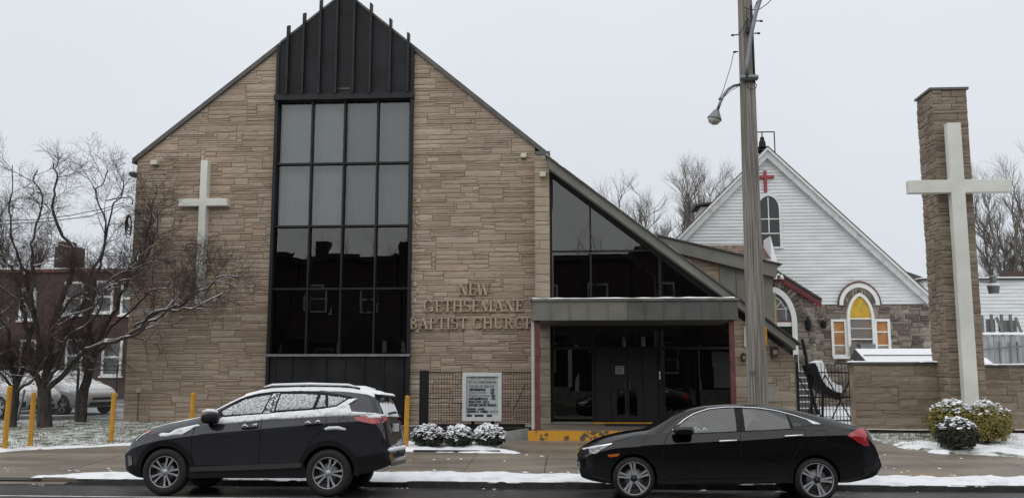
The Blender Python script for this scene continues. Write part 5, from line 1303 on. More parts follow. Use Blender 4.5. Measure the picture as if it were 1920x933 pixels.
# ================================================================== TREES AND SHRUBS
def branch(parts, path, r0, r1, level, rng, spec, snow=None):
    """tube along path, then children; parts = {level: MB}"""
    k = len(path); rad = [r0 + (r1 - r0) * (i / (k - 1)) ** .8 for i in range(k)]
    parts[min(level, 2)].tube(path, rad, (9, 6, 4, 3, 3)[min(level, 4)], cap=False)
    if snow is not None and r0 > .012 and level < 4:
        for i in range(k - 1):
            d = path[i + 1] - path[i]; hz = hypot(d.x, d.y)
            if d.length > 1e-6 and abs(d.z) / d.length < .82 and noise.noise(path[i] * 1.7) > -.32:
                ra, rb = rad[i], rad[i + 1]; q = .62 if ra > .02 else .8
                snow.tube([path[i] + Vector((0, -ra * .1, ra * .62)), path[i + 1] + Vector((0, -rb * .1, rb * .62))], [ra * q, rb * q], 4, cap=False)
    if level >= spec['levels']: return
    n, ln, rr = spec['n'][level], spec['len'][level], spec['rad'][level]
    for c in range(n):
        t = spec.get('start', .25) + (1 - spec.get('start', .25)) * (c + rng.uniform(.1, .9)) / n
        i = min(k - 2, int(t * (k - 1))); f = t * (k - 1) - i
        p = path[i].lerp(path[i + 1], f); d = (path[i + 1] - path[i]).normalized()
        ax = d.orthogonal().normalized(); ax.rotate(Matrix.Rotation(rng.uniform(0, 2 * pi), 3, d))
        dv = d.copy(); dv.rotate(Matrix.Rotation(radians(rng.uniform(*spec['ang'])), 3, ax))
        dv = (dv + Vector((0, 0, spec['up'][level]))).normalized()
        L = ln * rng.uniform(.55, 1.25) * (1 - .45 * t); seg = max(3 if level < 3 else 2, int(L / spec['seg'][level])); q = [p]
        cur = dv
        for s in range(seg):
            cur = (cur + Vector((rng.gauss(0, 1), rng.gauss(0, 1), rng.gauss(0, 1))) * spec['wob'] + Vector((0, 0, spec['grav'][level]))).normalized()
            q.append(q[-1] + cur * (L / seg))
        rb = min(rad[i] * .75, rr * rng.uniform(.7, 1.2))
        branch(parts, q, rb, max(.0022, rb * .3), level + 1, rng, spec, snow)
def bare_tree(name, label, cat, base, limbs, trunk_r, rng, spec, mats, snow=True, group=None, wig=1.0):
    parts = {0: MB(), 1: MB(), 2: MB()}; sn = MB() if snow else None
    for path, r0, r1, lev in limbs:
        pts = [Vector(p) for p in path]; fine = [pts[0]]
        for a, b in zip(pts[:-1], pts[1:]):
            nseg = max(2, int((b - a).length / .18))
            for s in range(1, nseg + 1): fine.append(a.lerp(b, s / nseg) + Vector((rng.gauss(0, 1), rng.gauss(0, 1), rng.gauss(0, 1))) * (.012 if lev else .006))
        if lev: fine = [q + (noise.noise_vector(q * .95) * .30 + noise.noise_vector(q * 2.7) * .09) * min(1, i / 8) * wig for i, q in enumerate(fine)]
        branch(parts, fine, r0, r1, lev, rng, spec, sn)
    t = thing(name, label, cat, base, group)
    tr = parts[0]; b = len(tr.v); tr.v += parts[1].v; tr.f += [tuple(b + i for i in f) for f in parts[1].f]; tr.m += parts[1].m; tr.t += parts[1].t
    off = Vector(base)
    child('trunk', tr.mesh('trunk', mats[0], True, offset=off), t); child('crown', parts[2].mesh('crown', mats[1], True, offset=off), t)
    if snow and sn.f: child('branch_snow', sn.mesh('branch_snow', M['snow'], True, offset=off), t, kind='stuff')
    return t
SP = dict(levels=4, n=(2, 12, 10, 8), len=(1.6, 1.5, .85, .42), rad=(.045, .017, .0072, .004), ang=(32, 74), up=(.35, .14, .12, .1), seg=(.2, .16, .14, .12), wob=.13, grav=(.03, .03, .02, .02), start=.3)
def limb(pts, r0, r1, lev=1):
    return ([P3(u, v, Y) for u, v, Y in pts], r0, r1, lev)
TB = lambda u, v: (PX(u, v, 24.4), 24.4, gz(24.4))
rng = random.Random(101)
bare_tree('bare_tree', 'snow-dusted bare tree with the thickest trunk on the lawn', 'tree', TB(84, 803), [
    limb([(84, 806, 24.4), (83, 770, 24.4), (82, 728, 24.4)], .21, .17, 0),
    limb([(80, 735, 24.4), (84, 690, 24.5), (92, 620, 24.6), (112, 540, 24.6), (128, 470, 24.7), (112, 380, 24.8), (100, 300, 24.8)], .12, .018),
    limb([(90, 728, 24.4), (125, 692, 24.2), (160, 662, 24.0), (215, 640, 23.8), (280, 600, 23.6), (345, 585, 23.5), (420, 552, 23.4)], .085, .014),
    limb([(78, 730, 24.4), (58, 690, 24.3), (45, 640, 24.2), (35, 560, 24.1), (12, 480, 24), (-12, 400, 24)], .09, .016),
    limb([(86, 700, 24.5), (118, 640, 24.8), (150, 560, 25), (190, 480, 25.1), (205, 400, 25.2), (225, 330, 25.2)], .08, .014),
    limb([(84, 690, 24.5), (70, 620, 24.0), (62, 550, 23.7), (70, 470, 23.5), (60, 380, 23.4), (70, 310, 23.4)], .075, .014),
    limb([(88, 715, 24.3), (120, 665, 23.6), (165, 590, 23.1), (215, 540, 22.8), (255, 490, 22.6)], .06, .012),
    limb([(95, 610, 24.6), (130, 560, 24.4), (185, 530, 24.2), (245, 505, 24), (290, 465, 23.9)], .05, .011),
    ], .2, rng, SP, (M['bark'], M['twig']))
bare_tree('bare_tree', 'snow-dusted bare tree with trunk leaning towards the church', 'tree', TB(152, 785)[:1] + (25.2, gz(25.2)), [
    limb([(152, 790, 25.2), (156, 740, 25.2), (168, 690, 25.1), (180, 655, 25.0)], .155, .11, 0),
    limb([(180, 655, 25.0), (200, 610, 24.8), (232, 545, 24.6), (262, 490, 24.5), (288, 435, 24.4), (300, 395, 24.4)], .075, .012),
    limb([(178, 660, 25.0), (230, 625, 24.6), (290, 590, 24.3), (350, 575, 24.1), (400, 545, 24.0), (455, 515, 23.9)], .07, .012),
    limb([(175, 670, 25.1), (165, 600, 25.2), (175, 520, 25.3), (195, 440, 25.3), (185, 370, 25.3), (200, 320, 25.3)], .07, .012),
    limb([(185, 640, 25), (240, 590, 25), (295, 550, 25), (335, 515, 24.9), (370, 490, 24.9)], .05, .010),
    limb([(182, 645, 25), (225, 560, 24.7), (265, 470, 24.6), (285, 400, 24.5), (295, 350, 24.5)], .05, .010),
    limb([(250, 612, 24.5), (330, 572, 24.2), (395, 545, 24.1), (445, 535, 24.0)], .035, .008),
    ], .15, rng, SP, (M['bark'], M['twig']))
bare_tree('bare_tree', 'snow-dusted bare tree with slender trunk beside the farthest bollard', 'tree', TB(20, 800), [
    limb([(22, 803, 24.4), (26, 760, 24.4), (30, 725, 24.4)], .13, .11, 0),
    limb([(30, 725, 24.4), (22, 680, 24.3), (8, 620, 24.2), (-10, 560, 24.1), (-30, 470, 24.0)], .075, .012),
    limb([(30, 728, 24.4), (42, 690, 24.5), (52, 630, 24.5), (48, 560, 24.6), (30, 480, 24.6), (22, 390, 24.7), (30, 320, 24.7)], .07, .012),
    limb([(30, 735, 24.4), (60, 715, 24.1), (85, 680, 23.8), (110, 620, 23.5), (140, 580, 23.3), (180, 560, 23.2)], .05, .01),
    limb([(26, 700, 24.3), (0, 650, 23.8), (-20, 600, 23.5), (-50, 550, 23.2)], .05, .01),
    limb([(40, 680, 24.5), (60, 600, 24.2), (40, 520, 23.9), (10, 450, 23.8)], .045, .01),
    ], .12, rng, SP, (M['bark'], M['twig']))
# trees in the distance
FS = dict(levels=4, n=(9, 13, 9, 6), len=(4.2, 2.4, 1.4, .8), rad=(.10, .045, .024, .016), ang=(18, 45), up=(.55, .45, .3, .2), seg=(.5, .4, .35, .3), wob=.11, grav=(.03, .03, .02, .0), start=.25)
def far_tree(label, u, v0, v1, Y, seed, spread=1.0, dens=1.0):
    rg = random.Random(seed); x = PX(u, v0, Y); zt = PZ(u, v1, Y); h = zt - .4
    sp = dict(FS); sp['len'] = tuple(l * h / 13 for l in FS['len']); sp['rad'] = tuple(r * h / 13 for r in FS['rad']); sp['seg'] = tuple(s * h / 13 for s in FS['seg'])
    sp['n'] = tuple(max(3, int(n * dens)) for n in FS['n'])
    base = Vector((x, Y, .4)); fork = base + Vector((rg.uniform(-.2, .2), 0, h * .22)); limbs = [([base, (base + fork) / 2, fork], h * .022, h * .017, 0)]
    for k in range(6):
        a = 2 * pi * (k + rg.random() * .6) / 6; sp_r = h * .25 * spread * rg.uniform(.4, 1.1); p = [fork]
        top = h * rg.uniform(.72, .97)
        for s in range(1, 6):
            t = s / 5; p.append(Vector((fork.x + cos(a) * sp_r * t ** .9, fork.y + sin(a) * sp_r * t, .4 + h * .22 + (top - h * .22) * t)) + Vector((rg.gauss(0, .12), rg.gauss(0, .12), 0)))
        limbs.append((p, h * .011, h * .0016, 1))
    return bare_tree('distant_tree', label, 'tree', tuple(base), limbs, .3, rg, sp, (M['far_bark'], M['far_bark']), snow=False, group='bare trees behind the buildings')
far_tree('bare tree standing alone above the wing roof', 1172, 640, 318, 58, 1, .6, .8)
far_tree('wide bare tree behind the annex left of the old church', 1285, 640, 330, 60, 2, .95, 1.0)
far_tree('tall bare tree directly behind the old church roof slope', 1352, 640, 300, 66, 3, .8, 1.0)
far_tree('dense bare tree rising behind the white clapboard building', 1905, 640, 285, 62, 5, .9, 1.05)
far_tree('pale bare tree behind the clapboard building by the pillar', 1868, 640, 455, 72, 6, 1.2, .9)
far_tree('low bare tree far behind the slate roof end', 1815, 640, 490, 78, 8, 1.0, .8)
far_tree('bare tree far behind the brick house chimney', 40, 640, 400, 66, 9, 1.0, .9)

# shrubs --------------------------------------------------------------
def shrub(label, c, rx, rz, rng, leaf_m, n=2600, leaf=.035, snow_amt=.5, flat=1.0, group=None, snow_top=.35):
    """c = ground point; leaves in a shell through an uneven rounded volume, snow flakes on the upper side"""
    t = thing('shrub', label, 'shrub', c, group); lv, sw = MB(), MB(); cz = rz * .98
    for i in range(n):
        while True:
            d = Vector((rng.gauss(0, 1), rng.gauss(0, 1), rng.gauss(0, 1))).normalized()
            if d.z > -.75: break
        bump = 1 + .17 * noise.noise(d * 2.1 + Vector(c)) + .16 * noise.noise(d * 5.5 + Vector(c))
        rr = bump * (rng.random() ** .28) 
        p = Vector((d.x * rx * rr, d.y * rx * rr, cz + d.z * rz * flat * rr))
        if p.z < .02: continue
        nrm = (d + Vector((rng.gauss(0, .6), rng.gauss(0, .6), rng.gauss(0, .6)))).normalized()
        a = nrm.orthogonal().normalized(); a.rotate(Matrix.Rotation(rng.uniform(0, 6.3), 3, nrm)); b = nrm.cross(a); s = leaf * rng.uniform(.6, 1.4)
        up = d.z + .35 * noise.noise(p * 9 + Vector(c))
        cl_ = noise.noise(p * 11 + Vector(c)) + .6 * noise.noise(p * 24 + Vector(c)); sn = up > snow_top and rr > .80 and cl_ > (.55 - snow_amt) * 1.2 - .25 * max(0, up - .5) and rng.random() < .9
        if sn:
            s *= 1.25; n2 = Vector((rng.gauss(0, .3), rng.gauss(0, .3), 1)).normalized(); a = n2.orthogonal().normalized(); a.rotate(Matrix.Rotation(rng.uniform(0, 6.3), 3, n2)); b = n2.cross(a); p = p + Vector((0, 0, .012)); h = n2 * s * .5
            sw.add([p - a * s - b * s * .6, p + a * s - b * s * .6, p + a * s + b * s * .6, p - a * s + b * s * .6, p + h], [(0, 1, 4), (1, 2, 4), (2, 3, 4), (3, 0, 4)])
        else: lv.add([p - a * s, p - b * s * .55, p + a * s, p + b * s * .55 + nrm * s * .2], [(0, 1, 2), (0, 2, 3)])
    child('foliage', lv.mesh('foliage', leaf_m), t)
    if sw.f: child('snow_cover', sw.mesh('snow_cover', M['snow'], True), t, kind='stuff')
    st = MB()
    for k in range(6): a = k * 1.05; st.tube([(0, 0, -.03), (cos(a) * rx * .3, sin(a) * rx * .3, rz * .6), (cos(a) * rx * .6, sin(a) * rx * .6, rz * 1.2)], [.018, .014, .005], 5)
    child('stems', st.mesh('stems', M['bark']), t)
    core = MB(); core.lathe([(.01, .05), (rx * .6, cz * .5), (rx * .72, cz), (rx * .55, cz + rz * .55 * flat), (.01, cz + rz * .72 * flat)], 10); child('dark_core', core.mesh('dark_core', mat('shrub_core', (.012, .014, .009), .95) if 'shrub_core' not in bpy.data.materials else bpy.data.materials['shrub_core']), t)  # solid near-black core filling the shrub inside the leaves
    return t
rng = random.Random(55)
dkl = mat('dark_evergreen', (.022, .026, .016), .6, var=.35, scale=9); yel = mat('gold_evergreen', (.15, .125, .02), .6, col2=(.27, .23, .055), scale=12); olv = mat('olive_evergreen', (.030, .031, .020), .6, var=.4, scale=8)
YB = 20.75
for u, v, w_, h_, lab in ((802, 843, 58, 43, 'small round snow-capped shrub nearest the yellow bollard in the bed'), (860, 842, 58, 42, 'small round snow-capped shrub between its two neighbours in the bed'), (917, 844, 60, 44, 'small round snow-capped shrub nearest the entrance step')):
    x = PX(u, v, YB); shrub(lab, (x, YB, gz(YB) - .02), w_ / 2 * YB / F_PX, h_ / 2 * YB / F_PX * 1.02, rng, dkl, 3400, .026, .60, group='small shrubs in the bed', snow_top=-.1)
for u, Y, w_, h_, mt, n, sa, tp, lab in ((1785, 22.1, 84, 78, yel, 5600, .50, .62, 'rounded golden evergreen shrub with snowy top at the foot of the pillar'), (1850, 21.8, 82, 78, yel, 6000, .46, .62, 'larger rounded golden evergreen shrub with snowy top beside the cross base'), (1793, 20.7, 70, 60, olv, 4600, .46, .5, 'dark rounded evergreen shrub in front of the golden ones')):
    x = PX(u, 800, Y); shrub(lab, (x, Y, gz(Y) - .02), w_ / 2 * Y / F_PX, h_ / 2 * Y / F_PX * 1.0, rng, mt, n, .030, sa, group=None, snow_top=tp)
be = MB().bar((PX(775, 845, 20.05), 20.05, gz(20.05) + .02), (PX(938, 845, 20.05), 20.05, gz(20.05) + .02), .04, .045).build('bed_edging', M['kerb']); tag(be, 'low dark edging in front of the three small shrubs', 'edging')
# ================================================================== CARS
CARY = 14.1
TILT = -math.atan(0.10 / (KERB_Y - 14.1))
def paint(name, col, metal=0.35, rough=.28, fl=0.0):
    m = mat(name, col, rough, metal, coat=1.0, spec=.0); m.node_tree.nodes['Principled BSDF'].inputs['Coat Roughness'].default_value = .03
    N, L = m.node_tree.nodes, m.node_tree.links; b = N['Principled BSDF']       # dried road salt thrown up on the lower panels
    tc = N.new('ShaderNodeTexCoord'); sp = N.new('ShaderNodeSeparateXYZ'); L.new(tc.outputs['Object'], sp.inputs[0])
    mr = N.new('ShaderNodeMapRange'); mr.inputs['From Min'].default_value = .62; mr.inputs['From Max'].default_value = .2; L.new(sp.outputs['Z'], mr.inputs['Value'])
    nz = N.new('ShaderNodeTexNoise'); nz.inputs['Scale'].default_value = 5; nz.inputs['Detail'].default_value = 9; L.new(tc.outputs['Object'], nz.inputs['Vector'])
    mu = N.new('ShaderNodeMath'); mu.operation = 'MULTIPLY'; L.new(mr.outputs[0], mu.inputs[0]); L.new(nz.outputs['Fac'], mu.inputs[1])
    mu2 = N.new('ShaderNodeMath'); mu2.operation = 'MULTIPLY'; mu2.inputs[1].default_value = .30; L.new(mu.outputs[0], mu2.inputs[0])
    mx = N.new('ShaderNodeMixRGB'); mx.inputs[1].default_value = (*col, 1); mx.inputs[2].default_value = (.13, .12, .11, 1); L.new(mu2.outputs[0], mx.inputs[0]); L.new(mx.outputs[0], b.inputs['Base Color'])
    cw = N.new('ShaderNodeMath'); cw.operation = 'SUBTRACT'; cw.inputs[0].default_value = 1.0; L.new(mu.outputs[0], cw.inputs[1]); L.new(cw.outputs[0], b.inputs['Coat Weight'])
    return m
M['paint_black'] = paint('black_car_paint', (0.004, 0.004, 0.005), .0, .5)
M['paint_grey'] = paint('graphite_car_paint', (0.036, 0.037, 0.044), .25, .45)
M['paint_silver'] = paint('silver_car_paint', (0.55, 0.56, 0.57), .25, .35)
M['plastic'] = mat('black_plastic', (0.010, 0.010, 0.011), .6, spec=.2)
M['chrome'] = mat('chrome', (0.75, 0.76, 0.78), .12, 1.0)
M['alloy'] = mat('alloy', (0.44, 0.45, 0.47), .35, .4)
M['alloy_dark'] = mat('dark_alloy', (0.012, 0.012, 0.013), .4, .3)
M['car_glass'] = glass_mat('car_glass', (0.60, 0.70, 0.68), 1.5, 0.0, .06)
M['car_glass_dark'] = mat('car_glass_dark', (0.010, 0.011, 0.012), .06, 0, spec=.6)
M['red_lens'] = mat('red_lens', (0.42, 0.012, 0.02), .12, 0, coat=1.0, var=.25, scale=6)
M['amber_lens2'] = mat('orange_lens', (0.62, 0.14, 0.012), .2, 0, coat=.6)
M['clear_lens'] = mat('clear_lens', (0.05, 0.052, 0.055), .12, .2, coat=1.0, col2=(.34, .36, .38), scale=16, stretch=(1, 1, 2.5))
M['pale_lens'] = mat('pale_lens', (0.50, 0.50, 0.49), .15, .1, coat=.6, var=.1, scale=8)
M['seat'] = mat('seat_cloth', (0.07, 0.068, 0.064), .9)
def frost_mat():
    m = bpy.data.materials.new('frosted_glass_snow'); m.use_nodes = True; N, L = m.node_tree.nodes, m.node_tree.links; b = N['Principled BSDF']
    tc = N.new('ShaderNodeTexCoord'); mp = N.new('ShaderNodeMapping'); mp.inputs['Rotation'].default_value = (0, radians(24), 0); mp.inputs['Scale'].default_value = (34, 34, 70); L.new(tc.outputs['Object'], mp.inputs[0])
    nz = N.new('ShaderNodeTexNoise'); nz.inputs['Scale'].default_value = 1.0; nz.inputs['Detail'].default_value = 3; L.new(mp.outputs[0], nz.inputs['Vector'])
    rp = N.new('ShaderNodeValToRGB'); e = rp.color_ramp.elements; e[0].position, e[1].position = .34, .58; e[0].color, e[1].color = (.10, .105, .11, 1), (.68, .70, .72, 1); L.new(nz.outputs['Fac'], rp.inputs[0]); L.new(rp.outputs[0], b.inputs['Base Color'])
    b.inputs['Roughness'].default_value = .6; bp = N.new('ShaderNodeBump'); bp.inputs['Strength'].default_value = .6; bp.inputs['Distance'].default_value = .01; L.new(nz.outputs['Fac'], bp.inputs['Height']); L.new(bp.outputs[0], b.inputs['Normal'])
    return m
M['frost'] = frost_mat()

class Car:
    def __init__(s, name, label, spec, paint_m, group=None):
        s.sp = spec; s.name = name; us = [p[0] for p in spec['top']]
        s.hw = spec['hw']; s.uc = (us[0] + us[-1]) / 2; s.xc = PX(s.uc, 890, CARY)
        s.root = thing(name, label, 'car', (0, 0, 0), group); s.paint = paint_m
        cv = lambda pts: [(s.x(u, v), s.z(u, v)) for u, v in pts]
        s.tt, s.tb, s.ts, s.tc = cv(spec['top']), cv(spec['bot']), cv(spec['belt']), cv(spec['crease'])
        s.tw = [(s.x(u, 850), w) for u, w in spec['w']]; s.tr = [(s.x(u, 800), w) for u, w in spec['wr']]
        s.x0, s.x1 = s.tt[0][0], s.tt[-1][0]
    def x(s, u, v): return PX(u, v, CARY) - s.xc
    def z(s, u, v): return PZ(u, v, CARY)
    @staticmethod
    def ip(tab, x, sm=.05):
        def lin(q):
            if q <= tab[0][0]: return tab[0][1]
            for (xa, ya), (xb, yb) in zip(tab[:-1], tab[1:]):
                if q <= xb: return ya + (yb - ya) * (q - xa) / (xb - xa) if xb > xa else yb
            return tab[-1][1]
        lo, hi = tab[0][0], tab[-1][0]; r = min(sm, max(.002, x - lo), max(.002, hi - x))
        return (lin(x - r) + 2 * lin(x - r / 2) + 2 * lin(x) + 2 * lin(x + r / 2) + lin(x + r)) / 8
    def sec(s, x):
        zt, zb, zs, zc = (s.ip(t, x, q) for t, q in ((s.tt, .05), (s.tb, .05), (s.ts, .08), (s.tc, .1)))
        w, wr = s.ip(s.tw, x, .06), s.ip(s.tr, x, .1)
        zs = min(zs, zt - .035); zc = min(zc, zs - .03); zb = min(zb, zc - .04); g = zt - zs; wr = min(wr, w - .075); h = zc - zb
        lo = [(0, zb), (w - .16, zb), (w - .085, zb + .012), (w - .05, zb + .05 * h / .4), (w - .034, zb + .3 * h), (w - .030, zb + .55 * h), (w - .018, zb + .82 * h), (w - .004, zb + .96 * h), (w, zc), (w - .007, zc + .12 * (zs - zc)), (w - .03, zc + .55 * (zs - zc)), (w - .046, zs - .012), (w - .062, zs)]
        a, b = (w - .062, zs), (wr, zs + .84 * g); up = []
        for t in (.2, .4, .6, .8, 1.0):
            bul = .022 * sin(pi * t) * min(1, g / .3); up.append((a[0] + (b[0] - a[0]) * t + bul, a[1] + (b[1] - a[1]) * t))
        up += [(wr - .028, zs + .905 * g), (wr - .075, zs + .945 * g), (wr * .72, zs + .975 * g), (wr * .4, zs + .993 * g), (0, zt)]
        return lo + up
    def side_y(s, x, z):
        p = s.sec(x)[3:18]
        if z <= p[0][1]: return p[0][0]
        for (ya, za), (yb, zb) in zip(p[:-1], p[1:]):
            if za <= z <= zb: return ya + (yb - ya) * (z - za) / max(1e-6, zb - za)
        return p[-1][0]
    def top_z(s, x, y):
        p = s.sec(x)[12:]; y = abs(y)
        for (ya, za), (yb, zb) in zip(p[:-1], p[1:]):
            if yb <= y <= ya: return za + (zb - za) * (ya - y) / max(1e-6, ya - yb)
        return p[0][1] if y > p[0][0] else p[-1][1]
    def build_body(s, windows=()):
        n = 110; xs = [s.x0 + (s.x1 - s.x0) * (.5 - .5 * cos(pi * (.06 + .88 * i / (n - 1)))) for i in range(n)]; xs[0], xs[-1] = s.x0, s.x1
        xs = sorted(set(xs)); mb = MB(); k = None
        for x in xs:
            p = s.sec(x); ring = [(x, -y, z) for y, z in p] + [(x, y, z) for y, z in reversed(p[1:-1])]; k = len(ring); mb.v += [Vector(q) for q in ring]
        for i in range(len(xs) - 1):
            for j in range(k): a, b = i * k + j, i * k + (j + 1) % k; mb.face((a, b, b + k, a + k))
        mb.face(range(k)); b0 = (len(xs) - 1) * k; mb.face([b0 + j for j in range(k)][::-1])
        me = mb.mesh('body', [s.paint, M['plastic']], fix=True); ob = bpy.data.objects.new('body', me); COL.objects.link(ob)
        cuts = []
        for u, v, r in s.sp['wheels']:
            wx, wz = s.x(u, v), s.sp['R']
            for sd in (-1, 1):
                m = MB(); ra = r; m.lathe([(ra, sd * (s.hw + .2)), (ra, sd * (s.hw - .33))], 40, (wx, 0, wz + .01), 'y', mat=1); cuts.append(m)
        for poly in windows:
            m = MB(); m.prism([(s.x(u, v), s.z(u, v)) for u, v in poly], -1.5, 1.5, mat=1); cuts.append(m)
        for m in cuts:
            cm = m.mesh('cut', [s.paint, M['plastic']], fix=True); co = bpy.data.objects.new('cut', cm); COL.objects.link(co)
            md = ob.modifiers.new('b', 'BOOLEAN'); md.object = co; md.operation = 'DIFFERENCE'; md.solver = 'EXACT'
            bpy.context.view_layer.update(); dg = bpy.context.evaluated_depsgraph_get(); nm = bpy.data.meshes.new_from_object(ob.evaluated_get(dg))
            ob.modifiers.clear(); ob.data = nm; bpy.data.objects.remove(co, do_unlink=True)
        nm = ob.data
        nm.polygons.foreach_set('use_smooth', [True] * len(nm.polygons)); nm.set_sharp_from_angle(angle=radians(30)); nm.name = 'body'
        ob.parent = s.root; s.body = ob
        return ob
    def cut_door(s, pix):
        """part the body along a door outline; returns the two door objects (near, far)"""
        poly = ccw([(s.x(u, v), s.z(u, v)) for u, v in pix]); bm = bmesh.new(); bm.from_mesh(s.body.data)
        for (xa, za), (xb, zb) in zip(poly, poly[1:] + poly[:1]):
            lo_x, hi_x, lo_z, hi_z = min(xa, xb) - .25, max(xa, xb) + .25, min(za, zb) - .25, max(za, zb) + .25
            fs = [f for f in bm.faces if max(v.co.x for v in f.verts) > lo_x and min(v.co.x for v in f.verts) < hi_x and max(v.co.z for v in f.verts) > lo_z and min(v.co.z for v in f.verts) < hi_z]
            ge = fs + list({e for f in fs for e in f.edges}) + list({v for f in fs for v in f.verts})
            bmesh.ops.bisect_plane(bm, geom=ge, dist=1e-5, plane_co=(xa, 0, za), plane_no=(zb - za, 0, -(xb - xa)))
        outs = []
        for sd in (-1, 1):
            bm.faces.ensure_lookup_table()
            sel = [f for f in bm.faces if f.calc_center_median().y * sd > s.hw - .3 and f.normal.y * sd > .3 and f.material_index == 0 and in_poly(f.calc_center_median().x, f.calc_center_median().z, poly)]
            keep = {f.index for f in sel}; b2 = bm.copy(); b2.faces.ensure_lookup_table(); bm.faces.index_update()
            bmesh.ops.delete(b2, geom=[f for f in b2.faces if f.index not in keep], context='FACES')
            me = bpy.data.meshes.new('door'); b2.to_mesh(me); b2.free()
            for mt in (s.paint, M['plastic']): me.materials.append(mt)
            outs.append(child('door', me, s.root)); bmesh.ops.delete(bm, geom=sel, context='FACES'); bm.faces.index_update()
        bm.to_mesh(s.body.data); bm.free()
        return outs
    def patch(s, name, pix, m, off=.008, parent=None, sides=(-1, 1), bump=0.0, fine=.09, thick=None, fr=14):
        outs = []
        poly = ccw([(s.x(u, v), s.z(u, v)) for u, v in pix])
        for sd in sides:
            bm = bmesh.new(); bm.faces.new([bm.verts.new((x, 0, z)) for x, z in poly])
            for _ in range(6):
                bmesh.ops.triangulate(bm, faces=bm.faces[:]); long = [e for e in bm.edges if e.calc_length() > fine]
                if not long: break
                bmesh.ops.subdivide_edges(bm, edges=long, cuts=1)
            bmesh.ops.triangulate(bm, faces=bm.faces[:])
            for v in bm.verts:
                x, z = v.co.x, v.co.z; o = off
                if bump and not v.is_boundary: o += bump * (.6 + .9 * noise.noise((x * fr, sd, z * fr)))
                elif bump: o = -.004
                v.co.y = sd * (s.side_y(x, z) + o)
            bmesh.ops.recalc_face_normals(bm, faces=bm.faces)
            for f in bm.faces:
                if f.normal.y * sd < 0: f.normal_flip()
                f.smooth = True
            me = bpy.data.meshes.new(name); bm.to_mesh(me); bm.free(); me.materials.append(m)
            outs.append(child(name, me, parent if parent and sd == sides[0] else s.root))
        return outs
    def line(s, name, pix, m, r=.005, off=.0, sides=(-1, 1), closed=False, parent=None):
        pts = [(s.x(u, v), s.z(u, v)) for u, v in pix]; den = []
        for a, b in zip(pts[:-1], pts[1:]):
            k = max(1, int(hypot(b[0] - a[0], b[1] - a[1]) / .05))
            den += [(a[0] + (b[0] - a[0]) * i / k, a[1] + (b[1] - a[1]) * i / k) for i in range(k)]
        den.append(pts[-1])
        for sd in sides:
            mm = MB(); mm.tube([(x, sd * (s.side_y(x, z) + off), z) for x, z in den], r, 6); child(name, mm.mesh(name, m, True), parent or s.root)
    def top_patch(s, name, u0, u1, f0, f1, m, off=.006, thick=0.0, nx=60, ny=22, yfun=None, seed=0.0, kind=None, mask=None):
        """sheet over the upper surface between stations u0..u1 and y fractions f0..f1 of the roof half width"""
        xa, xb = s.x(u0, 800), s.x(u1, 800); mb = MB()
        for i in range(nx + 1):
            x = xa + (xb - xa) * i / nx; w = s.ip(s.tr, x) if yfun is None else yfun(x); w = min(w, s.ip(s.tw, x) - .08)
            for j in range(ny + 1):
                y = w * (f0 + (f1 - f0) * j / ny); e = min(i, nx - i, j, ny - j); h = off
                if thick: h = (-.012 if e == 0 else thick * min(1, e / 2) * (.85 + .35 * noise.noise((x * 4 + seed, y * 4, 0)) + .2 * noise.noise((x * 13, y * 13, seed))))
                if mask and e > 0 and not mask(x, y): h = -.02
                mb.v.append(Vector((x, y, s.top_z(x, y) + h)))
        for i in range(nx):
            for j in range(ny): a = i * (ny + 1) + j; mb.face((a, a + ny + 1, a + ny + 2, a + 1))
        me = mb.mesh(name, m, True)
        return child(name, me, s.root, kind=kind)
    def handle(s, u0, v0, u1, v1, m, parent_side=None):
        xa, xb = s.x(u0, v0), s.x(u1, v1); za, zb = s.z(u0, v0), s.z(u1, v1)
        for sd in (-1, 1):
            ya, yb = sd * (s.side_y(xa, za) + .03), sd * (s.side_y(xb, zb) + .03); mm = MB()
            mm.tube([(xa, ya - sd * .03, za), (xa + .012, ya, za), (xa + (xb - xa) * .5, (ya + yb) / 2 + sd * .008, (za + zb) / 2), (xb - .012, yb, zb), (xb, yb - sd * .03, zb)], [.012, .015, .016, .015, .012], 8)
            d = parent_side[0 if sd == -1 else 1] if parent_side else s.root; child('handle', mm.mesh('handle', m, True), d)
    def mirror(s, u, v, w_, h_, m):
        for sd in (-1, 1):
            cx, cz = s.x(u, v), s.z(u, v); cy = sd * (s.side_y(cx + .1, cz - .05) + .13); bm = bmesh.new(); bmesh.ops.create_icosphere(bm, subdivisions=3, radius=1)
            for q in bm.verts:
                c = q.co; p = [math.copysign(abs(t) ** .62, t) for t in c]; q.co = (cx + p[0] * w_ * (.85 if p[0] < 0 else 1), cy + p[1] * .12, cz + p[2] * h_ * (1 - .25 * max(0, -p[0])))
            for f in bm.faces: f.smooth = True
            me = bpy.data.meshes.new('mirror'); bm.to_mesh(me); bm.free(); me.materials.append(m); mo = child('mirror', me, s.root)
            mm = MB(); mm.bar((cx + .02, cy, cz - h_ * .6), (cx + .0, sd * (s.side_y(cx, cz - .12) - .02), cz - h_ * 1.3), .06, .05); child('mirror_foot', mm.mesh('mirror_foot', m), mo)
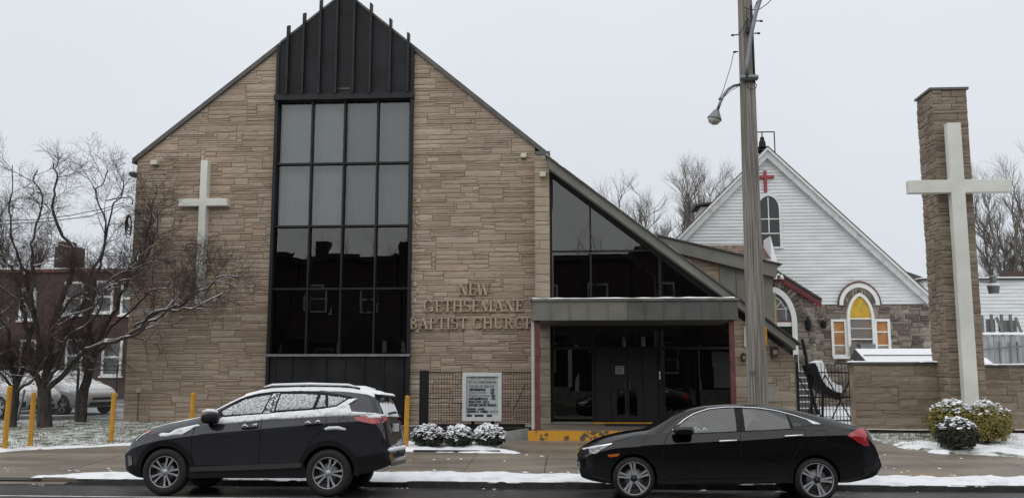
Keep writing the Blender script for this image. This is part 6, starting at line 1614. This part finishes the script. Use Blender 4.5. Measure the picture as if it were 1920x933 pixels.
    def wheels(s, style):
        R, rim, wd = s.sp['R'], s.sp['rim'], .22
        ty = MB(); h = wd / 2; ty.lathe([(rim - .012, -h + .02), (rim + .012, -h + .004), (rim + .05, -h - .004), (R - .035, -h + .002), (R - .012, -h + .02), (R, -h + .05), (R, h - .05), (R - .012, h - .02), (R - .035, h), (rim, h - .01)], 48, axis='y', closed=True)
        back = MB(); back.lathe([(.001, -h + .085), (rim - .03, -h + .085), (rim - .012, -h + .015), (rim - .012, h - .02), (.001, h - .02)], 40, axis='y')
        sp_ = MB()
        for i in range(5):
            a = radians(90 + 72 * i + style['rot'])
            for sgn in (-1, 1):
                d0, d1 = style['in'], style['out']; a0, a1 = a + sgn * d0, a + sgn * d1; r0, r1 = .048, rim - .006; w0, w1 = style['w']; tw = style.get('twist', 0)
                c0 = Vector((cos(a0) * r0, 0, sin(a0) * r0)); c1 = Vector((cos(a1 + tw) * r1, 0, sin(a1 + tw) * r1)); t = (c1 - c0).normalized(); nn = Vector((-t.z, 0, t.x)); vs = []
                cm = c0.lerp(c1, .72)
                for c, w_, yy in ((c0, w0, -h + .035), (cm, (w0 + w1) * .42, -h + .028), (c1, w1, -h + .022)):
                    vs += [c + nn * w_ + Vector((0, yy, 0)), c - nn * w_ + Vector((0, yy, 0)), c - nn * w_ * 1.15 + Vector((0, yy + .045, 0)), c + nn * w_ * 1.15 + Vector((0, yy + .045, 0))]
                b = len(sp_.v); sp_.v += vs
                for q in (0, 4):
                    for j in range(4): sp_.face((b + q + j, b + q + (j + 1) % 4, b + q + 4 + (j + 1) % 4, b + q + 4 + j), 0 if j == 0 else 1)
                sp_.face((b + 3, b + 2, b + 1, b), 1); sp_.face((b + 8, b + 9, b + 10, b + 11), 0)
        lip = MB(); lip.lathe([(rim - .010, -h + .018), (rim + .002, -h + .006), (rim + .006, -h + .014), (rim - .006, -h + .028)], 48, axis='y', closed=True)
        cap = MB(); cap.lathe([(.001, -h + .012), (.022, -h + .013), (.030, -h + .02), (.05, -h + .03), (.052, -h + .07)], 20, axis='y')
        em = MB()
        for x_ in (-.011, .011): em.box(x_ - .0028, x_ + .0028, -h + .009, -h + .0118, -.013, .013)
        em.box(-.0082, .0082, -h + .009, -h + .0118, -.003, .003)
        nuts = MB()
        for i in range(5): a = radians(54 + 72 * i); nuts.lathe([(.008, -h + .025), (.008, -h + .04)], 8, (cos(a) * .068, 0, sin(a) * .068), 'y')
        disc = MB(); disc.lathe([(.001, -h + .075), (rim * .62, -h + .075), (rim * .62, -h + .083)], 30, axis='y')
        ms = [ty.mesh('tyre', M['rubber'], True, fix=True), back.mesh('wheel', M['alloy_dark'], True, fix=True), sp_.mesh('spokes', [M['alloy'], M['alloy_dark']], fix=False), lip.mesh('rim', M['alloy'], True, fix=True), cap.mesh('hub_cap', M['alloy_dark'] if style.get('dark_cap') else M['alloy'], True, fix=True), em.mesh('emblem', M['chrome']), nuts.mesh('wheel_nuts', M['alloy']), disc.mesh('brake_disc', M['steel'], True, fix=True)]
        for u, v, r in s.sp['wheels']:
            for sd in (-1, 1):
                w = child('wheel', ms[1], s.root, (s.x(u, v), sd * (s.hw - .135), R), (0, radians(style.get('spin', 0) + 23 * (u % 7)), 0 if sd == -1 else pi))
                for q in ms[:1] + ms[2:]:
                    if q.name.startswith('emblem') and not style.get('emblem'): continue
                    child(q.name.split('.')[0], q, w)
    def place(s, X=None, Y=None, Z=None, rz=0, tilt=True):
        if X is None: s.root.location = (s.xc, CARY + s.hw, -.10 * s.hw / (KERB_Y - 14.1)); s.root.rotation_euler = (TILT, 0, 0)
        else: s.root.location = (X, Y, Z); s.root.rotation_euler = (0, 0, rz)

Z2 = lambda *p: [(1060 + a / 3.097, 730 + b / 3.097) for a, b in p]
Z1 = lambda *p: [(210 + a / 3.368, 690 + b / 3.368) for a, b in p]
SED = dict(hw=.90, R=.318, rim=.242,
    top=[(1083, 852), (1086, 844), (1108, 832), (1129, 822), (1157, 814.6), (1189, 809), (1218, 806), (1241, 793), (1270, 775.5), (1299, 763.5), (1328, 758), (1366, 755.2), (1399, 755), (1431, 756.8), (1463, 760), (1496, 765.5), (1528, 772.5), (1560, 782), (1592, 793), (1615, 799), (1629, 802), (1636, 826), (1645, 845), (1650, 866)],
    bot=[(1083, 878), (1086, 896), (1110, 903), (1136, 907), (1228, 910), (1486, 907), (1560, 906), (1593, 906), (1628, 899), (1647, 891), (1650, 872)],
    belt=[(1083, 862), (1108, 843), (1140, 829), (1180, 819), (1218, 814), (1241, 813.5), (1300, 810.5), (1400, 806), (1490, 801.5), (1560, 802), (1600, 804), (1629, 810), (1640, 840), (1650, 869)],
    crease=[(1083, 866), (1108, 852), (1150, 840), (1240, 834), (1330, 829), (1400, 825), (1500, 818), (1590, 815), (1629, 822), (1650, 871)],
    w=[(1083, .50), (1088, .60), (1097, .70), (1112, .79), (1140, .86), (1180, .89), (1250, .90), (1540, .90), (1585, .88), (1612, .84), (1632, .77), (1645, .68), (1650, .60)],
    wr=[(1083, .44), (1110, .62), (1218, .70), (1260, .64), (1320, .605), (1450, .605), (1528, .61), (1592, .68), (1629, .66), (1650, .5)],
    wheels=[(1189, 890, .350), (1533.7, 890, .352)])
def stretch_tail(t): return [(u + 16 * max(0, u - 1560) / 90, *r) for u, *r in t]
for k_ in ('top', 'bot', 'belt', 'crease', 'w', 'wr'): SED[k_] = stretch_tail(SED[k_])
black = Car('black_sedan', 'glossy black four-door sedan parked at the kerb by the pole', SED, M['paint_black'])
fw_ = Z2((668, 214), (705, 182), (760, 148), (850, 118), (925, 109), (1003, 107), (1003, 240), (860, 248), (722, 255), (722, 228))
rw_ = Z2((1052, 107), (1150, 113), (1240, 126), (1306, 143), (1318, 226), (1190, 233), (1052, 238))
qw_ = Z2((1318, 150), (1370, 163), (1420, 180), (1448, 196), (1440, 204), (1335, 218))
black.build_body([fw_, rw_])
for nm, p in (('front_window', fw_), ('rear_window', rw_)):
    black.patch(nm, p, M['car_glass'], .0, fine=.2)
black.patch('quarter_glass', qw_, M['car_glass_dark'], .005)
black.patch('pillar_trim', Z2((1003, 106), (1052, 106), (1052, 240), (1003, 242)), M['plastic'], .004)
black.patch('pillar_trim', Z2((1306, 142), (1318, 149), (1334, 219), (1318, 228)), M['plastic'], .004)
black.line('window_chrome', Z2((660, 208), (700, 175), (760, 140), (850, 111), (950, 101), (1040, 100), (1150, 106), (1250, 121), (1350, 148), (1440, 178), (1490, 197), (1500, 203)), M['chrome'], .011, .004)
black.patch('window_chrome', Z2((1420, 172), (1475, 190), (1503, 201), (1455, 199)), M['chrome'], .010)
fd = black.cut_door(Z2((600, 263), (1016, 246), (1025, 400), (1028, 508), (620, 512), (585, 480), (572, 400), (578, 310)))
rd = black.cut_door(Z2((1024, 245.5), (1320, 233), (1402, 236), (1392, 290), (1350, 350), (1322, 400), (1308, 508), (1036, 508), (1032, 400)))
black.line('door_gap', Z2((632, 235), (597, 262), (576, 310), (569, 400), (580, 480), (618, 514)), M['plastic'], .0055)
black.line('door_gap', Z2((1020, 244), (1029, 400), (1032, 512)), M['plastic'], .0055)
black.line('door_gap', Z2((1322, 231), (1406, 234), (1396, 292), (1354, 352), (1326, 402), (1312, 510), (618, 514)), M['plastic'], .0055)
black.line('belt_moulding', Z2((722, 257), (860, 250), (1020, 243), (1190, 235), (1325, 227)), M['plastic'], .006, .002)
black.handle(1060 + 893 / 3.097, 730 + 299 / 3.097, 1060 + 1000 / 3.097, 730 + 294 / 3.097, M['chrome'], fd)
black.handle(1060 + 1275 / 3.097, 730 + 270 / 3.097, 1060 + 1385 / 3.097, 730 + 264 / 3.097, M['chrome'], rd)
black.line('fuel_flap', Z2((1440, 242), (1452, 237), (1520, 237), (1528, 243), (1526, 288), (1516, 293), (1446, 293), (1438, 286), (1440, 242)), M['plastic'], .0035, sides=(-1,))
black.patch('headlight', Z2((138, 348), (180, 330), (272, 312), (250, 328), (215, 350), (178, 372), (142, 374)), M['clear_lens'], .012)
black.patch('headlight_bar', Z2((100, 345), (180, 326), (274, 310), (268, 318), (180, 336), (104, 352)), M['chrome'], .018)
black.patch('side_marker', Z2((246, 377), (320, 371), (304, 387), (256, 393)), M['amber_lens2'], .010)
black.patch('tail_light', Z2((1643, 264), (1690, 240), (1735, 224), (1764, 224), (1770, 262), (1784, 330), (1748, 326), (1705, 302), (1675, 282)), M['red_lens'], .016)
black.patch('fog_lamp', Z2((85, 460), (130, 448), (168, 462), (176, 490), (120, 505), (88, 495)), M['plastic'], .008)
black.patch('sill', Z2((528, 520), (1308, 514), (1312, 538), (540, 548)), M['plastic'], .010)
black.patch('grille', Z2((84, 352), (138, 350), (140, 374), (90, 384)), M['plastic'], .01)
black.patch('reflector', Z2((1745, 455), (1822, 440), (1824, 478), (1750, 494)), M['car_glass_dark'], .008)
black.mirror(1060 + 680 / 3.097, 730 + 238 / 3.097, .165, .070, M['paint_black'])
black.line('mirror_chrome', Z2((628, 232), (642, 238)), M['chrome'], .012, .01)
black.top_patch('windscreen', 1222, 1292, -.93, .93, M['car_glass_dark'], .006)
black.top_patch('rear_screen', 1508, 1590, -.84, .84, M['car_glass_dark'], .006)
black.line('hood_gap', Z2((290, 304), (400, 268), (480, 262), (500, 240)), M['plastic'], .004)
black.wheels(dict(rot=0, w=(.013, .024), **{'in': .22, 'out': .135}, twist=.12, dark_cap=True, emblem=True, spin=8))
for y in (-.36, .36):                                   # seats and headrests seen through the glass
    for u, v in ((1352, 812), (1455, 812)):
        x, z = black.x(u, v), black.z(u, v); m = MB()
        m.tube([(x - .05, y, z - .12), (x + .01, y, z + .06), (x + .05, y, z + .16)], [.17, .17, .13], 12); m.tube([(x + .06, y, z + .20), (x + .075, y, z + .31)], [.09, .085], 10); child('seat', m.mesh('seat', M['seat'], True), black.root)
x, z = black.x(1290, 810), black.z(1290, 806); m = MB(); m.tube([(x + .04 * sin(a) , -.36 + .18 * cos(a), z - .02 + .17 * sin(a)) for a in [2 * pi * i / 20 for i in range(21)]], .014, 6); child('steering_wheel', m.mesh('steering_wheel', M['plastic'], True), black.root)
ck = mat('chalk_mark', (.6, .66, .64), .8)               # chalked price digits on the window
for q in ([(746, 222), (754, 243)], [(764, 220), (758, 232), (766, 242), (776, 234), (774, 222), (764, 220)], [(784, 226), (790, 238), (800, 238)], [(806, 222), (810, 232), (804, 242)], [(816, 220), (814, 238)], [(822, 224), (832, 240)]):
    black.line('chalk_mark', Z2(*q), ck, .0045, .004, sides=(-1,))
black.place()

def stretch_front(t): return [(u - 15 * max(0, 300 - u) / 72, *r) for u, *r in t]
SUV = dict(hw=.92, R=.362, rim=.236,
    top=[(228, 850), (231, 839), (236, 830), (243, 820.5), (266, 804), (299, 793), (338, 785.5), (358, 781), (376, 773.5), (400, 761), (424, 748), (447, 736.5), (468, 730), (492, 725.5), (536, 722.5), (596, 722.5), (640, 725), (672, 729.5), (690, 735), (697, 742), (711, 774), (717, 800), (720, 838), (726, 849), (727, 864)],
    bot=[(228, 870), (231, 884), (257, 897), (352, 897), (572, 897), (640, 896), (690, 886), (715, 878), (726, 867)],
    belt=[(228, 857), (243, 832), (266, 816), (299, 807), (338, 801), (376, 796), (424, 790), (486, 781), (583, 772), (640, 768), (690, 770), (708, 780), (718, 806), (727, 857)],
    crease=[(228, 861), (243, 844), (266, 834), (299, 824), (376, 814), (500, 804), (600, 795), (690, 789), (712, 800), (722, 840), (727, 860)],
    w=[(228, .58), (231, .68), (238, .76), (252, .83), (280, .89), (320, .915), (360, .92), (650, .92), (690, .895), (708, .86), (718, .81), (724, .76), (727, .66)],
    wr=[(228, .50), (266, .68), (376, .70), (424, .68), (480, .665), (640, .665), (690, .64), (711, .66), (727, .5)],
    wheels=[(305, 880, .41), (613, 880, .415)])
for k_ in ('top', 'bot', 'belt', 'crease', 'w', 'wr'): SUV[k_] = stretch_front(SUV[k_])
suv = Car('snowy_suv', 'graphite grey SUV dusted with snow parked at the kerb', SUV, M['paint_grey'])
suv.build_body()
w1 = Z1((648, 272), (700, 240), (800, 190), (880, 168), (975, 155), (932, 285), (790, 294), (674, 303))
w2 = Z1((1025, 153), (1150, 153), (1280, 158), (1256, 256), (1120, 266), (1003, 275))
w3 = Z1((1288, 160), (1322, 163), (1334, 245), (1266, 253)); w4 = Z1((1332, 165), (1400, 172), (1478, 186), (1402, 236), (1345, 245))
for nm, p in (('front_window', w1), ('rear_window', w2), ('vent_window', w3), ('quarter_window', w4)): suv.patch(nm, p, M['frost'], .006, bump=.006, fine=.05, fr=40)
suv.patch('window_surround', Z1((625, 275), (700, 225), (800, 176), (880, 155), (980, 142), (1150, 140), (1290, 146), (1400, 160), (1500, 180), (1408, 245), (1345, 254), (1120, 274), (930, 294), (660, 312)), M['plastic'], .003, fine=.06)
fr_ = mat('snow_specks', (.03, .03, .033), .5, col2=(.75, .77, .79), scale=26, lo=.45, hi=.58)
suv.patch('pillar_trim', Z1((978, 155), (1022, 153), (1000, 275), (936, 285)), fr_, .007)
fd = suv.cut_door(Z1((520, 352), (640, 352), (930, 332), (925, 400), (918, 500), (915, 600), (510, 600), (490, 520), (500, 430)))
rd = suv.cut_door(Z1((938, 331), (1340, 308), (1345, 380), (1270, 420), (1215, 500), (1195, 590), (922, 600), (925, 500), (932, 400)))
suv.line('door_gap', Z1((560, 345), (515, 352), (496, 430), (486, 520), (505, 602)), M['plastic'], .0055); suv.line('door_gap', Z1((934, 332), (928, 400), (921, 500), (918, 604)), M['plastic'], .0055); suv.line('door_gap', Z1((1344, 308), (1349, 380), (1275, 422), (1220, 500), (1200, 592)), M['plastic'], .0055)
suv.handle(*Z1((810, 375))[0], *Z1((910, 368))[0], M['paint_grey'], fd); suv.handle(*Z1((1213, 354))[0], *Z1((1312, 346))[0], M['paint_grey'], rd)
suv.patch('sill_cladding', Z1((470, 612), (1205, 604), (1230, 690), (470, 692)), M['plastic'], .014)
suv.patch('door_moulding', Z1((484, 622), (915, 606), (1195, 596), (1185, 626), (915, 640), (484, 652)), mat('grey_moulding', (.055, .05, .048), .5), .022)
for (u, v, r) in SUV['wheels']:
    cx, cz = u, 880; kx = 117.5; ro, ri = (r + .085) * kx, (r + .002) * kx; zc_ = 884.0
    arc_o = [(cx + ro * cos(radians(a)), zc_ - ro * sin(radians(a))) for a in range(-8, 189, 7)]; arc_i = [(cx + ri * cos(radians(a)), zc_ - ri * sin(radians(a))) for a in range(188, -9, -7)]
    suv.patch('arch_cladding', arc_o + arc_i, M['plastic'], .012, fine=.1)
suv.patch('headlight', Z1((118, 452), (150, 415), (190, 392), (212, 392), (190, 408), (150, 430), (122, 462)), M['pale_lens'], .012); suv.patch('turn_signal', Z1((172, 404), (196, 390), (214, 391), (196, 410), (176, 414)), M['amber_lens2'], .016)
suv.patch('tail_light', Z1((1520, 306), (1600, 298), (1700, 300), (1712, 318), (1692, 346), (1640, 350), (1585, 340), (1532, 328)), M['red_lens'], .016)
suv.patch('bumper_cladding', Z1((62, 545), (100, 555), (105, 610), (150, 640), (165, 690), (95, 670), (72, 650)), M['plastic'], .008)
suv.patch('fog_bezel', Z1((64, 550), (96, 556), (100, 610), (72, 620)), M['steel'], .012)
suv.patch('bumper_cladding', Z1((1530, 560), (1640, 545), (1700, 530), (1735, 545), (1725, 610), (1650, 645), (1530, 648)), M['plastic'], .012)
suv.line('fuel_flap', Z1((1452, 312), (1480, 322), (1486, 345), (1476, 368), (1450, 376), (1428, 368), (1420, 345), (1428, 322), (1452, 312)), M['plastic'], .0035, sides=(-1,))
suv.line('tail_gap', Z1((1700, 348), (1696, 420), (1698, 500)), M['plastic'], .005)
suv.mirror(*Z1((615, 316))[0], .14, .085, M['plastic'])
suv.top_patch('windscreen', 370, 455, -.93, .93, M['car_glass_dark'], .005)
suv.top_patch('rear_screen', 696, 711, -.84, .84, M['car_glass_dark'], .008)
suv.wheels(dict(rot=0, w=(.012, .024), **{'in': .20, 'out': .22}, spin=0))
# snow lying on the car
suv.top_patch('roof_snow', 436, 693, -1.05, 1.05, M['snow'], 0, .03, 90, 30, seed=1, kind='stuff')
suv.top_patch('windscreen_snow', 372, 452, -1.0, 1.0, M['snow'], 0, .022, 40, 26, seed=4, kind='stuff')
suv.top_patch('hood_snow', 262, 378, -1.0, 1.0, M['snow'], 0, .012, 50, 26, seed=7, kind='stuff')
suv.top_patch('rear_screen_snow', 700, 712, -.95, .95, M['snow'], 0, .02, 14, 30, seed=9, kind='stuff', mask=lambda x, y: x > suv.x(702, 760) + .03 * noise.noise((y * 9, 0, 0)))
def snow_side(name, p, b=.022, f=.045): 
    for o in suv.patch(name, p, M['snow'], .010, bump=b, fine=f, fr=16): o['kind'] = 'stuff'
snow_side('belt_snow', Z1((636, 354), (650, 330), (672, 306), (790, 297), (932, 288), (1003, 279), (1120, 270), (1256, 259), (1345, 248), (1404, 238), (1478, 188), (1530, 188), (1480, 225), (1425, 266), (1600, 278), (1660, 282), (1700, 296), (1600, 294), (1520, 303), (1345, 306), (1200, 316), (932, 330), (780, 345), (690, 354)))
snow_side('fender_snow', Z1((272, 415), (300, 406), (345, 408), (380, 385), (430, 372), (520, 352), (548, 358), (500, 376), (450, 392), (430, 420), (380, 424), (340, 432), (290, 435)), .016, .03)
snow_side('arch_snow', Z1((1330, 380), (1360, 366), (1420, 364), (1470, 378), (1472, 394), (1400, 388), (1340, 394)), .016, .03)
snow_side('light_snow', Z1((1540, 292), (1690, 288), (1700, 308), (1640, 318), (1560, 306)), .012, .03)
for u0, v0 in Z1((612, 276)): 
    for sd in (-1, 1):
        cx, cz = suv.x(u0, v0), suv.z(u0, v0); cy = sd * (suv.side_y(cx + .1, cz - .1) + .13); m = MB(); m.tube([(cx - .12, cy, cz + .005), (cx - .04, cy, cz + .018), (cx + .06, cy, cz + .016), (cx + .13, cy, cz)], [.015, .03, .03, .015], 10); child('mirror_snow', m.mesh('mirror_snow', M['snow'], True), suv.root, kind='stuff')
for pts in (Z1((815, 372), (830, 362), (852, 372)), Z1((880, 364), (905, 358), (908, 370)), Z1((1215, 350), (1235, 342), (1255, 356)), Z1((1280, 344), (1300, 336), (1312, 346))):
    q = [(suv.x(u, v), suv.z(u, v)) for u, v in pts]; m = MB(); m.tube([(x, -(suv.side_y(x, z) + .03), z + .012) for x, z in q], [.010, .017, .008], 7); child('handle_snow', m.mesh('handle_snow', M['snow'], True), suv.root, kind='stuff')
m = MB(); xb = suv.x(723, 846); zb = suv.z(723, 846)
pts = [(xb + .012 * noise.noise((i * .7, 0, 0)), -.74 + 1.48 * i / 24, zb + .012 + .01 * noise.noise((i * .9, 3, 0))) for i in range(25)]; m.tube(pts, [.012 + .028 * min(1, i / 2, (24 - i) / 2) for i in range(25)], 8); child('bumper_snow', m.mesh('bumper_snow', M['snow'], True), suv.root, kind='stuff')
xp, zp = suv.x(719.5, 803), suv.z(719.5, 803)
m = MB(); m.box(xp - .02, xp + .022, -.17, .17, zp - .06, zp + .07); child('number_plate', m.mesh('number_plate', mat('plate_white', (.5, .52, .53), .5, var=.2, scale=20)), suv.root)
m = MB(); xp, zp = suv.x(716, 776), suv.z(716, 776); m.tube([(xp - .03, -.30, zp + .01), (xp + .02, -.05, zp + .03), (xp + .02, .12, zp + .02)], [.014, .02, .012], 6); child('rear_wiper', m.mesh('rear_wiper', M['plastic'], True), suv.root)
m = MB(); xs_ = suv.x(690, 736); 
for sd in (-1, 1): pass
m.add([(xs_ - .10, -.60, suv.z(690, 735) + .0), (xs_ - .10, .60, suv.z(690, 735) + .0), (xs_ + .14, .56, suv.z(690, 738)), (xs_ + .14, -.56, suv.z(690, 738)), (xs_ - .10, -.60, suv.z(690, 741)), (xs_ - .10, .60, suv.z(690, 741)), (xs_ + .14, .56, suv.z(690, 741)), (xs_ + .14, -.56, suv.z(690, 741))], [(0, 3, 2, 1), (4, 5, 6, 7), (0, 4, 7, 3), (1, 2, 6, 5), (2, 3, 7, 6)]); child('spoiler', m.mesh('spoiler', M['paint_grey']), suv.root)
m = MB()
for i in range(13):
    for j in range(9):
        e = min(i, 12 - i, j, 8 - j); y = -.58 + 1.16 * i / 12; x = xs_ - .12 + .255 * j / 8; m.v.append(Vector((x, y, suv.z(690, 735) - .025 * j / 8 + (.028 + .012 * noise.noise((x * 9, y * 5, 0)) if e else -.004))))
for i in range(12):
    for j in range(8): a = i * 9 + j; m.face((a, a + 1, a + 10, a + 9))
child('spoiler_snow', m.mesh('spoiler_snow', M['snow'], True), suv.root, kind='stuff')
for sd in (-1, 1):
    m = MB(); m.tube([(suv.x(u, v), sd * .60, suv.z(u, v) - .012) for u, v in Z1((900, 118), (960, 104), (1200, 98), (1450, 104), (1530, 120))], [.014, .02, .02, .02, .014], 8); rr_ = child('roof_rail', m.mesh('roof_rail', M['plastic'], True), suv.root)
    m = MB(); m.tube([(suv.x(u, v), sd * .60, suv.z(u, v) + .004) for u, v in Z1((905, 117), (960, 103), (1200, 97), (1450, 103), (1525, 119))], [.012, .024, .026, .024, .012], 8); child('rail_snow', m.mesh('rail_snow', M['snow'], True), rr_, kind='stuff')
suv.place()

# two sedans in the car park behind the fence
sil = Car('silver_sedan', 'silver snow-dusted sedan behind the chain-link fence, facing the church', SED, M['paint_silver'])
sil.build_body()
for nm, p in (('front_window', fw_), ('rear_window', rw_), ('quarter_glass', qw_)): sil.patch(nm, p, M['frost'], .005)
sil.patch('headlight', Z2((118, 350), (180, 326), (285, 312), (255, 340), (190, 372), (125, 380)), M['clear_lens'], .014); sil.patch('lower_grille', Z2((78, 440), (150, 430), (190, 450), (185, 500), (85, 500)), M['plastic'], .012); sil.patch('tail_light', Z2((1643, 264), (1764, 224), (1784, 330), (1705, 302)), M['red_lens'], .016)
sil.line('door_gap', Z2((597, 262), (569, 400), (618, 514), (1032, 512), (1029, 400), (1020, 244)), M['plastic'], .006)
xg_ = sil.x0; m = MB(); m.box(xg_ - .012, xg_ + .06, -.42, .42, .30, .42); m.box(xg_ - .01, xg_ + .06, -.36, .36, .50, .58); child('grille', m.mesh('grille', M['plastic']), sil.root)
sil.mirror(1060 + 680 / 3.097, 730 + 238 / 3.097, .15, .07, M['paint_silver'])
sil.wheels(dict(rot=0, w=(.016, .026), **{'in': .2, 'out': .16}, spin=10))
for nm, a, b, t_h in (('hood_snow', 1105, 1225, .03), ('windscreen_snow', 1226, 1296, .025), ('roof_snow', 1290, 1520, .05), ('trunk_snow', 1525, 1626, .03)): sil.top_patch(nm, a, b, -1.08, 1.08, M['snow'], 0, t_h, 40, 20, seed=a, kind='stuff')
rz = radians(155)
def park(root, u, v, Y):
    xw, yw = SED['wheels'][0][0], .8; xw = sil.x(1189, 890); p = P3(u, v, Y)
    root.location = (p.x - (xw * cos(rz) - yw * sin(rz)), Y - (xw * sin(rz) + yw * cos(rz)), .43); root.rotation_euler = (0, 0, rz)
park(sil.root, 118, 778, 29.6)
s2 = dup(sil.root); s2['label'] = 'silver snow-covered sedan mostly hidden behind the slender tree and fence'; park(s2, 0, 795, 27.6)
# ================================================================== ROW HOUSES ACROSS THE STREET (seen in the reflections)
rng = random.Random(77)
pane_m = mat('row_house_pane', (.05, .055, .06), .1)
HYo = -7.0
for i in range(9):
    xa = -34 + i * 7.6; xb = xa + 7.5; h = 9.4 + rng.uniform(-.6, .7)
    t = thing('row_house', 'dark brick row house across the street from the church', 'house', ((xa + xb) / 2, HYo, .04), 'row houses across the street')
    MB().box(xa, xb, HYo - 9, HYo, .0, h).build('wall', M['brick'], t)
    MB().box(xa - .02, xb + .02, HYo - 9, HYo + .25, h, h + .35).build('roof', M['roof'], t)
    if i % 2 == 0: MB().box(xa + 1, xa + 1.9, HYo - 3, HYo - 2, h + .35, h + 1.7).build('chimney', M['brick'], t)
    for k, (cx, z0, z1) in enumerate(((2.0, 5.6, 7.4), (5.4, 5.6, 7.4), (2.2, 1.6, 3.4))):
        m = MB(); x = xa + cx; m.box(x - .62, x - .5, HYo, HYo + .08, z0, z1); m.box(x + .5, x + .62, HYo, HYo + .08, z0, z1); m.box(x - .5, x + .5, HYo, HYo + .08, z1 - .12, z1); m.box(x - .5, x + .5, HYo, HYo + .08, z0, z0 + .1); m.box(x - .5, x + .5, HYo, HYo + .06, (z0 + z1) / 2 - .04, (z0 + z1) / 2 + .04)
        w = m.build('window', M['white'], t); MB().box(x - .5, x + .5, HYo + .005, HYo + .03, z0 + .1, z1 - .12).build('pane', pane_m, w)
    MB().box(xa + 4.9, xa + 5.9, HYo, HYo + .06, .8, 3.0).build('door', M['white'], t)
    MB().box(xa + .3, xb - .3, HYo, HYo + 2.2, 3.7, 3.95).build('porch_roof', M['roof'], t)
    for cx in (.5, 3.7, 6.9): MB().box(xa + cx - .12, xa + cx + .12, HYo + 1.9, HYo + 2.12, .6, 3.7).build('porch_post', M['white'], t)
    MB().box(xa + .3, xb - .3, HYo, HYo + 2.3, .03, .7).build('porch_base', M['concrete_grey'], t)
for k, (x, sd) in enumerate(((6.5, 41), (-12.5, 42), (2.2, 43), (-17.5, 44))):
    rg = random.Random(sd); base = Vector((x, -1.5, .04)); sp = dict(FS); sp['n'] = (7, 7, 5, 3); sp['len'] = tuple(l * .75 for l in FS['len']); sp['rad'] = tuple(r * .75 for r in FS['rad'])
    fork = base + Vector((0, 0, 2.6)); limbs = [([base, base + Vector((.05, 0, 1.3)), fork], .22, .17, 0)]
    for q in range(5):
        a = 2 * pi * q / 5 + rg.random(); p = [fork]
        for s in range(1, 6): p.append(fork + Vector((cos(a) * 2.4 * s / 5, sin(a) * 2.0 * s / 5, 6.2 * s / 5)))
        limbs.append((p, .11, .015, 1))
    bare_tree('street_tree', 'bare street tree across the road from the church, reflected in its glass', 'tree', tuple(base), limbs, .2, rg, sp, (M['bark'], M['twig']), snow=False, group='street trees across the road')
